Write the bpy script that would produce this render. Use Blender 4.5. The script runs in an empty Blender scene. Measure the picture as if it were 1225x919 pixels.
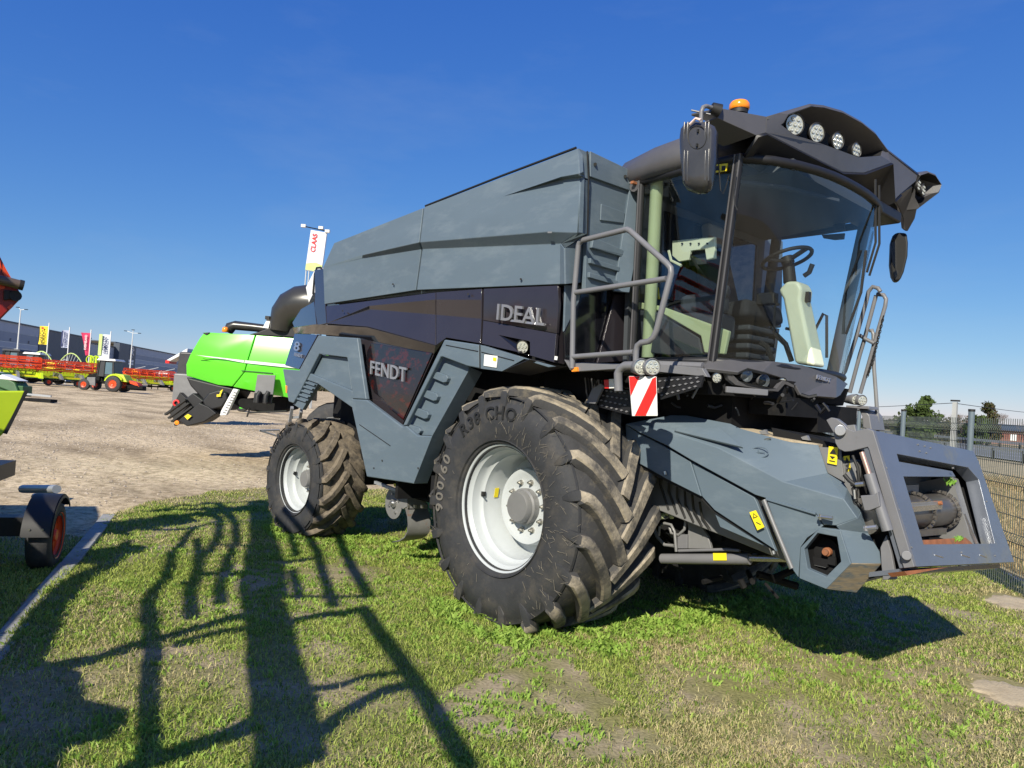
import bpy, bmesh, math, random
import numpy as np
from math import radians, sin, cos, pi, atan2, sqrt, hypot
from mathutils import Vector, Matrix
random.seed(7)
rng = np.random.default_rng(7)
SC = bpy.context.scene
COL = SC.collection

# ------------------------------------------------------------------ camera
# world = the big harvester's own frame: X forward, Y to its left, Z up, origin on the ground under the front axle
CX, CY, CZ = 4.354, -5.423, 1.834
YAW, PITCH, ROLL, FPX = 2.42553, 0.024074, 0.066967, 845.26      # focal length in pixels of a 1225 px wide picture
F_ = Vector((cos(YAW) * cos(PITCH), sin(YAW) * cos(PITCH), sin(PITCH)))
R_ = F_.cross(Vector((0, 0, 1))).normalized()
U_ = R_.cross(F_)
R2 = R_ * cos(ROLL) + U_ * sin(ROLL)
U2 = U_ * cos(ROLL) - R_ * sin(ROLL)
CAMP = Vector((CX, CY, CZ))
cam = bpy.data.cameras.new('camera')
camo = bpy.data.objects.new('camera', cam)
COL.objects.link(camo)
M = Matrix((R2, U2, -F_)).transposed().to_4x4()
M.translation = CAMP
camo.matrix_world = M
cam.sensor_width = 36
cam.lens = 36 * FPX / 1225
cam.clip_start = 0.05
cam.clip_end = 6000
SC.camera = camo

# ------------------------------------------------------------------ light
SUN_EL = radians(34)
SUNDIR = Vector((.455, -.89, 0)).normalized()                    # towards the sun, on the ground plan
world = bpy.data.worlds.new('World')
SC.world = world
world.use_nodes = True
nt = world.node_tree
sky = nt.nodes.new('ShaderNodeTexSky')
sky.sky_type = 'NISHITA'
sky.sun_disc = False
sky.sun_elevation = SUN_EL
sky.sun_rotation = atan2(SUNDIR.x, SUNDIR.y)
sky.air_density = 1.0
sky.dust_density = 0.1
sky.ozone_density = 4.0
bg = nt.nodes['Background']
sep = nt.nodes.new('ShaderNodeSeparateColor'); com = nt.nodes.new('ShaderNodeCombineColor')
nt.links.new(sky.outputs[0], sep.inputs[0])
for ci, (gp_, gm_) in enumerate([(1.247, 0.3603), (0.897, 0.4235), (0.414, 0.6619)]):                     # the camera's colour response to a clear sky, the same in every direction
    m1 = nt.nodes.new('ShaderNodeMath'); m1.operation = 'MULTIPLY'; m1.inputs[1].default_value = .1912
    m2 = nt.nodes.new('ShaderNodeMath'); m2.operation = 'POWER'; m2.inputs[1].default_value = gp_
    m3 = nt.nodes.new('ShaderNodeMath'); m3.operation = 'MULTIPLY'; m3.inputs[1].default_value = gm_ / .1912
    nt.links.new(sep.outputs[ci], m1.inputs[0]); nt.links.new(m1.outputs[0], m2.inputs[0]); nt.links.new(m2.outputs[0], m3.inputs[0]); nt.links.new(m3.outputs[0], com.inputs[ci])
# a few very faint thin wisps of high cloud, all round
tcw = nt.nodes.new('ShaderNodeTexCoord'); mpw = nt.nodes.new('ShaderNodeMapping'); mpw.inputs['Scale'].default_value = (2.2, 3.4, 11)
nzw = nt.nodes.new('ShaderNodeTexNoise'); nzw.inputs['Scale'].default_value = 1.1; nzw.inputs['Detail'].default_value = 7; nzw.inputs['Roughness'].default_value = .6
rpw = nt.nodes.new('ShaderNodeValToRGB'); rpw.color_ramp.elements[0].position = .52; rpw.color_ramp.elements[1].position = .85
rpw.color_ramp.elements[1].color = (.10, .10, .10, 1)
mxw = nt.nodes.new('ShaderNodeMix'); mxw.data_type = 'RGBA'
nt.links.new(tcw.outputs['Generated'], mpw.inputs[0]); nt.links.new(mpw.outputs[0], nzw.inputs['Vector']); nt.links.new(nzw.outputs[0], rpw.inputs[0])
nt.links.new(rpw.outputs[0], mxw.inputs[0]); nt.links.new(com.outputs[0], mxw.inputs[6]); mxw.inputs[7].default_value = (2.6, 3.0, 3.4, 1)
nt.links.new(mxw.outputs[2], bg.inputs[0])
bg.inputs[1].default_value = 0.15
sl = bpy.data.lights.new('sun', 'SUN')
sl.energy = 5.0
sl.angle = radians(0.53)
sl.color = (1, 0.93, 0.78)
so = bpy.data.objects.new('sun', sl)
COL.objects.link(so)
sdir = Vector((SUNDIR.x * cos(SUN_EL), SUNDIR.y * cos(SUN_EL), sin(SUN_EL)))
so.rotation_euler = sdir.to_track_quat('Z', 'Y').to_euler()
so.location = (0, 0, 30)
SC.view_settings.view_transform = 'Standard'
SC.view_settings.look = 'None'
SC.view_settings.exposure = 0.35
SC.view_settings.gamma = 1

# ------------------------------------------------------------------ measuring helpers
def ray(px, py):
    return F_ + R2 * ((px - 612.5) / FPX) - U2 * ((py - 459.5) / FPX)

def on(px, py, ax, v):
    d = ray(px, py)
    return CAMP + d * ((v - CAMP[ax]) / d[ax])

def PY(px, py, y): return on(px, py, 1, y)
def PX(px, py, x): return on(px, py, 0, x)
def PZ(px, py, z): return on(px, py, 2, z)

class Plane:
    def __init__(s, a, b, c):
        s.o = Vector(a); s.n = (Vector(b) - s.o).cross(Vector(c) - s.o).normalized()
    def __call__(s, px, py, off=0):
        d = ray(px, py)
        return CAMP + d * (((s.o - CAMP).dot(s.n) + off) / d.dot(s.n))

FG = Vector((F_.x, F_.y, 0)).normalized()
RG = Vector((FG.y, -FG.x, 0))
def far(px, depth, z=0.0):
    """ground point at a pixel column and a distance in front of the camera"""
    hy = 479.8 + .0671 * (px - 612.5)
    d = ray(px, hy); d.z = 0
    p = CAMP + d * (depth / d.dot(FG)); p.z = z
    return p
def zat(px, py, depth):
    d = ray(px, py)
    return CZ + d.z * depth / Vector((d.x, d.y, 0)).dot(FG)

# ------------------------------------------------------------------ materials
def mat(name, col, rough=.5, metal=0, var=.12, scale=3.0, col2=None, mixscale=None, mixlo=.45, mixhi=.6,
        bump=0, bscale=40, coat=0, spec=.5, emis=None, stretch=None):
    m = bpy.data.materials.new(name); m.use_nodes = True
    n = m.node_tree; b = n.nodes['Principled BSDF']
    b.inputs['Roughness'].default_value = rough
    b.inputs['Metallic'].default_value = metal
    b.inputs['Coat Weight'].default_value = coat
    b.inputs['Coat Roughness'].default_value = .04
    b.inputs['Specular IOR Level'].default_value = spec
    tc = n.nodes.new('ShaderNodeNewGeometry')
    vec = tc.outputs['Position']
    if stretch:
        mp = n.nodes.new('ShaderNodeVectorMath'); mp.operation = 'MULTIPLY'
        mp.inputs[1].default_value = stretch
        n.links.new(vec, mp.inputs[0]); vec = mp.outputs[0]
    nz = n.nodes.new('ShaderNodeTexNoise')
    nz.inputs['Scale'].default_value = scale; nz.inputs['Detail'].default_value = 6
    nz.inputs['Roughness'].default_value = .65
    n.links.new(vec, nz.inputs['Vector'])
    r = n.nodes.new('ShaderNodeValToRGB')
    r.color_ramp.elements[0].position = .3; r.color_ramp.elements[1].position = .7
    r.color_ramp.elements[0].color = tuple(c * (1 - var) for c in col[:3]) + (1,)
    r.color_ramp.elements[1].color = tuple(min(1, c * (1 + var)) for c in col[:3]) + (1,)
    n.links.new(nz.outputs[0], r.inputs[0])
    out = r.outputs[0]
    if col2:
        n2 = n.nodes.new('ShaderNodeTexNoise')
        n2.inputs['Scale'].default_value = mixscale or scale * 2
        n2.inputs['Detail'].default_value = 8; n2.inputs['Roughness'].default_value = .7
        n.links.new(vec, n2.inputs['Vector'])
        r2 = n.nodes.new('ShaderNodeValToRGB')
        r2.color_ramp.elements[0].position = mixlo; r2.color_ramp.elements[1].position = mixhi
        n.links.new(n2.outputs[0], r2.inputs[0])
        mx = n.nodes.new('ShaderNodeMix'); mx.data_type = 'RGBA'
        n.links.new(r2.outputs[0], mx.inputs[0])
        n.links.new(out, mx.inputs[6]); mx.inputs[7].default_value = tuple(col2[:3]) + (1,)
        out = mx.outputs[2]
    n.links.new(out, b.inputs['Base Color'])
    if bump:
        n3 = n.nodes.new('ShaderNodeTexNoise'); n3.inputs['Scale'].default_value = bscale
        n3.inputs['Detail'].default_value = 5
        n.links.new(vec, n3.inputs['Vector'])
        bp = n.nodes.new('ShaderNodeBump'); bp.inputs['Strength'].default_value = bump
        bp.inputs['Distance'].default_value = .01
        n.links.new(n3.outputs[0], bp.inputs['Height'])
        n.links.new(bp.outputs[0], b.inputs['Normal'])
    if emis:
        b.inputs['Emission Color'].default_value = tuple(emis[:3]) + (1,)
        b.inputs['Emission Strength'].default_value = emis[3]
    return m

MT = {}
MT['plastic'] = mat('weathered_grey_blue_plastic', (.105, .142, .175), .54, 0, .06, 1.6, (.165, .205, .235), 4.5, .50, .82, .10, 160, stretch=(.5, .5, 1.6))
MT['gloss'] = mat('glossy_anthracite_paint', (.030, .026, .031), .16, 0, .1, 2, coat=.22, spec=.4)
MT['gloss2'] = mat('glossy_black_panel', (.008, .008, .011), .1, 0, .1, 2, coat=.5)
MT['redreflectpanel'] = mat('glossy_black_panel_with_painted_red_reflection', (.010, .009, .012), .12, 0, .1, 2, (.055, .009, .008), 9, .52, .58, coat=.4, stretch=(1, 1, 1.6))  # red streaks are a reflection painted into the panel colour
MT['gasket'] = mat('black_gasket', (.008, .008, .009), .8)
MT['steel'] = mat('grey_painted_steel', (.165, .165, .175), .42, 0, .08, 4, (.11, .10, .095), 9, .62, .8)
MT['visor'] = mat('dark_grey_moulding', (.085, .083, .088), .38, 0, .1, 5, bump=.05, bscale=90)
MT['black'] = mat('black_plastic', (.012, .012, .014), .5, 0, .2, 6)
MT['dark'] = mat('dark_machinery', (.012, .012, .013), .85, 0, .3, 5, (.035, .03, .024), 8, .6, .8, spec=.2)
MT['rubber'] = mat('tyre_rubber', (.030, .031, .034), .75, 0, .2, 8, (.075, .067, .057), 6, .48, .75, .2, 60)
MT['dust'] = mat('dusty_tyre_lug', (.34, .29, .215), .95, 0, .2, 9, (.075, .07, .064), 4, .42, .60, .5, 60)
MT['dustletter'] = mat('dusty_letter', (.15, .138, .12), .9)
MT['tread'] = mat('dusty_tyre_tread', (.045, .044, .044), .85, 0, .2, 9, (.16, .135, .095), 6, .52, .72, .3, 60)
MT['reardust'] = mat('dusty_rear_tread', (.185, .152, .112), .95, 0, .2, 9, (.07, .06, .05), 10, .45, .62, .5, 60)
MT['rim'] = mat('pale_grey_rim_paint', (.47, .50, .51), .38, 0, .03, 6, (.42, .42, .38), 12, .66, .85)
MT['hub'] = mat('grey_hub', (.2, .2, .2), .4, .1)
MT['skid'] = mat('scuffed_grey_skid', (.16, .16, .155), .5, .1, .15, 9, (.17, .085, .05), 8, .6, .72)
MT['bolt'] = mat('zinc_bolt', (.55, .53, .48), .3, .9, .1)
MT['chrome'] = mat('chrome_lettering', (.38, .385, .41), .25, .6, .02)
MT['frame'] = mat('blue_grey_steel_frame', (.155, .172, .21), .24, .25, .08, 3, (.22, .205, .15), 1.7, .56, .72, .06, 50)
MT['drum'] = mat('worn_steel_drum', (.22, .205, .19), .35, .7, .15, 8, (.16, .08, .045), 9, .6, .8)
MT['rust'] = mat('rusty_steel', (.30, .11, .045), .8, 0, .3, 10, (.12, .08, .06), 12, .5, .7)
MT['bare'] = mat('bare_bright_steel', (.6, .6, .6), .25, .9, .1)
MT['copper'] = mat('dusty_piston_rod', (.62, .42, .34), .35, .7, .1)
MT['yellow'] = mat('yellow_sticker', (.85, .68, .02), .5, 0, .03)
MT['ink'] = mat('black_ink', (.015, .015, .015), .6)
MT['white'] = mat('white_paint', (.78, .78, .76), .5, 0, .04)
MT['signred'] = mat('reflective_red', (.72, .025, .02), .35, 0, .04)
MT['orange'] = mat('orange_lens', (.95, .28, .01), .2, 0, .05, coat=.5)
MT['cream'] = mat('cream_cab_trim', (.50, .57, .32), .6, 0, .05)
MT['column'] = mat('pale_steering_column', (.80, .84, .62), .5, 0, .04)
MT['interior'] = mat('grey_cab_interior', (.045, .052, .06), .7, 0, .1)
MT['seat'] = mat('seat_fabric', (.022, .024, .028), .9, 0, .2, 20)
MT['greyfabric'] = mat('grey_back_panel', (.22, .215, .20), .8, 0, .1)
MT['lime'] = mat('lime_paint', (.50, .66, .02), .4, 0, .06, 2)
MT['green'] = mat('bright_green_paint', (.13, .72, .035), .25, 0, .03, 1.2, coat=.4)
MT['dgreen'] = mat('dark_green_paint', (.03, .10, .03), .5, 0, .2)
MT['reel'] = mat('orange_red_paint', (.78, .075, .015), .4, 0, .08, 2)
MT['shade_red'] = mat('shaded_red_paint', (.30, .018, .012), .4, 0, .1)  # darker red; on the reel end plate it stands for shade
MT['concrete'] = mat('kerb_concrete', (.30, .30, .29), .9, 0, .12, 12, (.2, .19, .17), 5, .5, .7, .4, 80)
MT['galv'] = mat('galvanised_steel', (.42, .44, .46), .45, .5, .08, 6)
MT['wire'] = mat('fence_wire', (.10, .12, .11), .55, .3, .1)
MT['post'] = mat('grey_fence_post', (.14, .18, .21), .5, .1, .08)
MT['pole'] = mat('pale_pole', (.62, .63, .62), .5, 0, .1)
MT['wood'] = mat('weathered_concrete_pole', (.36, .37, .36), .85, 0, .1)
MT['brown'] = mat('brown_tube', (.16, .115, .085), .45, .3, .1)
MT['sheen'] = mat('dark_lid', (.05, .05, .052), .3, 0, .15, 4)
MT['pipe'] = mat('dark_grey_spout', (.035, .034, .032), .3, 0, .15, 3)
MT['wallA'] = mat('blue_grey_cladding', (.22, .26, .33), .55, 0, .05, .3)
MT['wallB'] = mat('pale_cladding_band', (.33, .375, .45), .55, 0, .05, .3)
MT['wallC'] = mat('charcoal_cladding', (.065, .08, .105), .55, 0, .08, .3)
MT['wallD'] = mat('grey_cladding', (.34, .385, .42), .55, 0, .05, .3)
MT['bannerY'] = mat('yellow_banner_cloth', (.85, .66, .04), .8, 0, .06, 1)
MT['bannerW'] = mat('white_banner_cloth', (.62, .65, .72), .8, 0, .08, 1)
MT['bannerB'] = mat('pale_lilac_banner_cloth', (.42, .45, .58), .8, 0, .15, 1)
MT['bannerR'] = mat('crimson_banner_cloth', (.55, .03, .10), .8, 0, .25, 1)
MT['navy'] = mat('navy_print', (.03, .04, .12), .8)
MT['redprint'] = mat('red_print', (.75, .02, .02), .6)
MT['limeprint'] = mat('pale_green_print', (.52, .66, .22), .6)
MT['asphalt'] = mat('asphalt', (.16, .165, .17), .9, 0, .1, 2)
MT['dry'] = mat('dry_bank_grass', (.44, .36, .21), 1, 0, .3, 5, (.30, .24, .13), 2, .4, .7, .8, 6)
MT['bark'] = mat('bark', (.09, .07, .055), .95, 0, .25, 12, bump=.5, bscale=30)
MT['bark2'] = mat('pale_twigs', (.20, .16, .14), .95, 0, .25, 12)
MT['pine'] = mat('pine_foliage', (.045, .075, .022), .8, 0, .45, 2.5)
MT['pine2'] = mat('dark_evergreen', (.03, .05, .02), .8, 0, .45, 2.5)
MT['bush'] = mat('dull_bush', (.075, .085, .04), .8, 0, .4, 3)
MT['roofred'] = mat('brick_red_wall', (.22, .10, .08), .8, 0, .2)
MT['sand'] = mat('pale_sand', (.46, .38, .26), 1, 0, .12, 12, (.34, .27, .18), 5, .5, .7, .6, 60)

def glassmat(name, tint, refl=1.0, ior=1.5):
    m = bpy.data.materials.new(name); m.use_nodes = True
    n = m.node_tree; n.nodes.remove(n.nodes['Principled BSDF'])
    o = n.nodes['Material Output']
    t = n.nodes.new('ShaderNodeBsdfTransparent'); t.inputs[0].default_value = tint + (1,)
    g = n.nodes.new('ShaderNodeBsdfGlossy'); g.inputs['Roughness'].default_value = .01
    g.inputs[0].default_value = (.9, .95, 1, 1)
    f = n.nodes.new('ShaderNodeFresnel'); f.inputs[0].default_value = ior
    nz = n.nodes.new('ShaderNodeTexNoise'); nz.inputs['Scale'].default_value = 6
    mth = n.nodes.new('ShaderNodeMath'); mth.operation = 'MULTIPLY_ADD'
    mth.inputs[1].default_value = .05; mth.inputs[2].default_value = 0
    n.links.new(nz.outputs[0], mth.inputs[0])
    ad = n.nodes.new('ShaderNodeMath'); ad.operation = 'ADD'
    ml = n.nodes.new('ShaderNodeMath'); ml.operation = 'MULTIPLY'; ml.inputs[1].default_value = refl
    n.links.new(f.outputs[0], ml.inputs[0])
    n.links.new(ml.outputs[0], ad.inputs[0]); n.links.new(mth.outputs[0], ad.inputs[1])
    mx = n.nodes.new('ShaderNodeMixShader')
    n.links.new(ad.outputs[0], mx.inputs[0]); n.links.new(t.outputs[0], mx.inputs[1]); n.links.new(g.outputs[0], mx.inputs[2])
    n.links.new(mx.outputs[0], o.inputs[0])
    return m
MT['glass'] = glassmat('tinted_cab_glass', (.93, .99, 1.0), .55)
MT['lampglass'] = mat('lamp_glass', (.55, .56, .50), .12, .3, .35, 70, coat=.8)
MT['mirrorshell'] = mat('satin_black_shell', (.05, .05, .053), .26, 0, .15, 7, bump=.06, bscale=70)
MT['mirror'] = mat('mirror_glass', (.85, .88, .9), .03, 1, 0)

def ground_mat():
    m = bpy.data.materials.new('yard_dirt'); m.use_nodes = True
    n = m.node_tree; b = n.nodes['Principled BSDF']; b.inputs['Roughness'].default_value = 1
    b.inputs['Specular IOR Level'].default_value = .1
    g = n.nodes.new('ShaderNodeNewGeometry')
    def noise(s, d=6, r=.6, st=None):
        z = n.nodes.new('ShaderNodeTexNoise'); z.inputs['Scale'].default_value = s
        z.inputs['Detail'].default_value = d; z.inputs['Roughness'].default_value = r
        if st:
            v = n.nodes.new('ShaderNodeMapping'); v.inputs['Scale'].default_value = st
            v.inputs['Rotation'].default_value = (0, 0, -(YAW - pi / 2) + .25)
            n.links.new(g.outputs['Position'], v.inputs[0]); n.links.new(v.outputs[0], z.inputs['Vector'])
        else: n.links.new(g.outputs['Position'], z.inputs['Vector'])
        return z
    a = noise(.5, 8, .6, (.35, 1, 1)); c = noise(6, 9, .8)
    r = n.nodes.new('ShaderNodeValToRGB'); e = r.color_ramp.elements
    e[0].position = .36; e[0].color = (.38, .295, .19, 1); e[1].position = .58; e[1].color = (.74, .59, .385, 1)
    n.links.new(a.outputs[0], r.inputs[0])
    r2 = n.nodes.new('ShaderNodeValToRGB'); e = r2.color_ramp.elements
    e[0].position = .40; e[0].color = (.50, .48, .45, 1); e[1].position = .56; e[1].color = (1.0, 1.0, 1.0, 1)
    n.links.new(c.outputs[0], r2.inputs[0])
    mx = n.nodes.new('ShaderNodeMix'); mx.data_type = 'RGBA'; mx.blend_type = 'MULTIPLY'; mx.inputs[0].default_value = 1
    n.links.new(r.outputs[0], mx.inputs[6]); n.links.new(r2.outputs[0], mx.inputs[7])
    n.links.new(mx.outputs[2], b.inputs['Base Color'])
    bp = n.nodes.new('ShaderNodeBump'); bp.inputs['Strength'].default_value = .6; bp.inputs['Distance'].default_value = .03
    n.links.new(c.outputs[0], bp.inputs['Height']); n.links.new(bp.outputs[0], b.inputs['Normal'])
    return m
MT['dirt'] = ground_mat()
def attr_mat(name, attr, rough=.9, trans=0, bump=0):
    m = bpy.data.materials.new(name); m.use_nodes = True
    n = m.node_tree; b = n.nodes['Principled BSDF']; b.inputs['Roughness'].default_value = rough
    b.inputs['Specular IOR Level'].default_value = .15
    a = n.nodes.new('ShaderNodeAttribute'); a.attribute_name = attr
    n.links.new(a.outputs['Color'], b.inputs['Base Color'])
    if trans:
        t = n.nodes.new('ShaderNodeBsdfTranslucent'); n.links.new(a.outputs['Color'], t.inputs[0])
        mx = n.nodes.new('ShaderNodeMixShader'); mx.inputs[0].default_value = trans
        n.links.new(b.outputs[0], mx.inputs[1]); n.links.new(t.outputs[0], mx.inputs[2])
        n.links.new(mx.outputs[0], n.nodes['Material Output'].inputs[0])
    return m
MT['blade'] = attr_mat('grass_blades', 'tint', .7, .3)
MT['leaf'] = attr_mat('tree_leaves', 'tint', .8, .2)

# ------------------------------------------------------------------ mesh helpers
class MB:
    def __init__(s): s.v = []; s.f = []; s.m = []
    def add(s, vs, fs, mi=0):
        o = len(s.v); s.v += [tuple(v) for v in vs]; s.f += [tuple(o + i for i in f) for f in fs]; s.m += [mi] * len(fs)
        return s
    def box(s, c, d, rz=0, mi=0, mtx=None):
        c = Vector(c); hx, hy, hz = d[0] / 2, d[1] / 2, d[2] / 2
        R = Matrix.Rotation(rz, 3, 'Z') if mtx is None else mtx
        vs = [c + R @ Vector((x * hx, y * hy, z * hz)) for x in (-1, 1) for y in (-1, 1) for z in (-1, 1)]
        return s.add(vs, [(0, 1, 3, 2), (4, 6, 7, 5), (0, 4, 5, 1), (2, 3, 7, 6), (0, 2, 6, 4), (1, 5, 7, 3)], mi)
    def hexa(s, a, b, mi=0):
        """two quads/polygons of equal count joined"""
        n = len(a)
        fs = [tuple(range(n))[::-1], tuple(range(n, 2 * n))] + [(i, (i + 1) % n, n + (i + 1) % n, n + i) for i in range(n)]
        return s.add(list(a) + list(b), fs, mi)
    def slab(s, pts, off, mi=0):
        off = Vector(off); return s.hexa(pts, [Vector(p) + off for p in pts], mi)
    def bar(s, a, b, w, h, mi=0, up=(0, 0, 1)):
        a, b = Vector(a), Vector(b); d = (b - a)
        if d.length < 1e-6: return s
        d.normalize(); upv = Vector(up)
        if abs(d.dot(upv)) > .98: upv = Vector((1, 0, 0))
        x = d.cross(upv).normalized(); y = x.cross(d)
        q = [x * (w / 2) + y * (h / 2), x * (-w / 2) + y * (h / 2), x * (-w / 2) - y * (h / 2), x * (w / 2) - y * (h / 2)]
        return s.hexa([a + k for k in q], [b + k for k in q], mi)
    def tube(s, path, r, n=10, mi=0, cap=True):
        path = [Vector(p) for p in path]; m = len(path)
        rs = r if isinstance(r, (list, tuple)) else [r] * m
        vs = []; prev = None
        for i, p in enumerate(path):
            d = (path[min(i + 1, m - 1)] - path[max(i - 1, 0)])
            if d.length < 1e-9: d = Vector((0, 0, 1))
            d.normalize()
            if prev is None:
                u = Vector((0, 0, 1)) if abs(d.z) < .9 else Vector((1, 0, 0))
            else: u = prev
            x = (u - d * u.dot(d)).normalized(); prev = x; y = d.cross(x)
            for k in range(n):
                a = 2 * pi * k / n
                vs.append(p + (x * cos(a) + y * sin(a)) * rs[i])
        fs = [(i * n + k, i * n + (k + 1) % n, (i + 1) * n + (k + 1) % n, (i + 1) * n + k) for i in range(m - 1) for k in range(n)]
        if cap: fs += [tuple(range(n))[::-1], tuple(range((m - 1) * n, m * n))]
        return s.add(vs, fs, mi)
    def lathe(s, prof, c, axis, n=48, mi=0, close=False, mis=None):
        """prof: (r, t) with t along axis from c"""
        c = Vector(c); ax = Vector(axis).normalized()
        u = Vector((0, 0, 1)) if abs(ax.z) < .9 else Vector((1, 0, 0))
        x = (u - ax * u.dot(ax)).normalized(); y = ax.cross(x)
        o = len(s.v); m = len(prof)
        for k in range(n):
            a = 2 * pi * k / n; e = x * cos(a) + y * sin(a)
            for (r, t) in prof: s.v.append(tuple(c + e * r + ax * t))
        for k in range(n):
            for j in range(m if close else m - 1):
                j2 = (j + 1) % m
                s.f.append((o + k * m + j, o + k * m + j2, o + ((k + 1) % n) * m + j2, o + ((k + 1) % n) * m + j))
                s.m.append(mis[j] if mis else mi)
        return s
    def disc(s, c, axis, r, t, n=24, mi=0):
        return s.tube([Vector(c), Vector(c) + Vector(axis).normalized() * t], r, n, mi)
    def build(s, name, mats, parent=None, bevel=0, smooth=35, solid=0, solid_off=-1, seg=2):
        me = bpy.data.meshes.new(name)
        me.from_pydata(s.v, [], s.f)
        if not isinstance(mats, (list, tuple)): mats = [mats]
        for k in mats: me.materials.append(MT[k] if isinstance(k, str) else k)
        if len(mats) > 1: me.polygons.foreach_set('material_index', s.m)
        bm = bmesh.new(); bm.from_mesh(me)
        if not solid: bmesh.ops.recalc_face_normals(bm, faces=bm.faces)
        for f in bm.faces: f.smooth = True
        lim = radians(smooth)
        for e in bm.edges:
            e.smooth = len(e.link_faces) == 2 and e.calc_face_angle(3) < lim
        bm.to_mesh(me); bm.free()
        o = bpy.data.objects.new(name, me); COL.objects.link(o)
        if parent: o.parent = parent
        if solid:
            md = o.modifiers.new('solid', 'SOLIDIFY'); md.thickness = solid; md.offset = solid_off
        if bevel:
            md = o.modifiers.new('bevel', 'BEVEL'); md.width = bevel; md.segments = seg; md.limit_method = 'ANGLE'
            md.angle_limit = radians(28)
            md.harden_normals = True
        return o

def empty(name, label, cat, loc=(0, 0, 0), group=None, rz=0, kind=None):
    o = bpy.data.objects.new(name, None); COL.objects.link(o); o.location = loc; o.rotation_euler = (0, 0, rz)
    o.empty_display_size = .2
    return tag(o, label, cat, group, kind)
def tag(o, label=None, cat=None, group=None, kind=None):
    if label: o['label'] = label
    if cat: o['category'] = cat
    if group: o['group'] = group
    if kind: o['kind'] = kind
    return o
def copy_tree(o, parent=None):
    c = o.copy(); COL.objects.link(c); c.parent = parent
    for ch in [x for x in ALLCH.get(o.name, [])]: pass
    for ch in list(o.children): copy_tree(ch, c)
    return c
ALLCH = {}

_font_cache = {}
def text_tris(s):
    """flat text outline triangles in a unit box: verts 2D (0..w, 0..1) and faces"""
    if s in _font_cache: return _font_cache[s]
    cu = bpy.data.curves.new('t', 'FONT'); cu.body = s; cu.resolution_u = 3
    cu.offset = .012
    ob = bpy.data.objects.new('t', cu); COL.objects.link(ob)
    bpy.context.view_layer.update()
    dg = bpy.context.evaluated_depsgraph_get()
    me = bpy.data.meshes.new_from_object(ob.evaluated_get(dg))
    vs = [tuple(v.co) for v in me.vertices]; fs = [tuple(p.vertices) for p in me.polygons]
    bpy.data.objects.remove(ob); bpy.data.meshes.remove(me); bpy.data.curves.remove(cu)
    x0 = min(v[0] for v in vs); x1 = max(v[0] for v in vs); y0 = min(v[1] for v in vs); y1 = max(v[1] for v in vs)
    r = ([((v[0] - x0) / (x1 - x0), (v[1] - y0) / (y1 - y0)) for v in vs], fs, (x1 - x0) / (y1 - y0))
    _font_cache[s] = r
    return r
def text_on(s, BL, BR, TL, depth, name, m, parent, shear=0.0):
    vs, fs, asp = text_tris(s)
    BL, BR, TL = Vector(BL), Vector(BR), Vector(TL)
    ex, ey = BR - BL, TL - BL
    n = ex.cross(ey).normalized()
    if n.dot(CAMP - BL) < 0: n = -n
    bm = bmesh.new()
    bv = [bm.verts.new(BL + ex * (x + shear * y) + ey * y) for x, y in vs]
    for f in fs:
        try: bm.faces.new([bv[i] for i in f])
        except ValueError: pass
    bmesh.ops.remove_doubles(bm, verts=bm.verts, dist=1e-5)
    r = bmesh.ops.extrude_face_region(bm, geom=bm.faces[:])
    ev = [e for e in r['geom'] if isinstance(e, bmesh.types.BMVert)]
    bmesh.ops.translate(bm, verts=ev, vec=n * depth)
    bmesh.ops.recalc_face_normals(bm, faces=bm.faces)
    me = bpy.data.meshes.new(name); bm.to_mesh(me); bm.free(); me.materials.append(MT[m])
    o = bpy.data.objects.new(name, me); COL.objects.link(o)
    if parent: o.parent = parent
    return o

def sheet(pts, faces, name, m, parent, thick=.03, bevel=.008, toward=None):
    """facetted panel from (px, py, Y) corners, given real thickness behind its face"""
    V = [PY(*p) if len(p) == 3 else p[0] for p in pts]
    mb = MB().add(V, faces)
    c = sum(V, Vector()) / len(V)
    # orient faces to the outside (towards -Y unless told)
    tw = Vector(toward) if toward else Vector((.25, -1, .1))
    fs = []
    for f in mb.f:
        a = [Vector(mb.v[i]) for i in f]
        nn = Vector((0, 0, 0))
        for i in range(len(a)): nn += a[i].cross(a[(i + 1) % len(a)])
        fs.append(f if nn.dot(tw) > 0 else f[::-1])
    mb.f = fs
    return mb.build(name, m, parent, bevel=bevel, solid=thick, solid_off=-1, smooth=18)
def poly(px, Y, name, m, parent, thick=.03, bevel=.006):
    return sheet([(x, y, Y) for x, y in px], [tuple(range(len(px)))], name, m, parent, thick, bevel)


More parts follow.
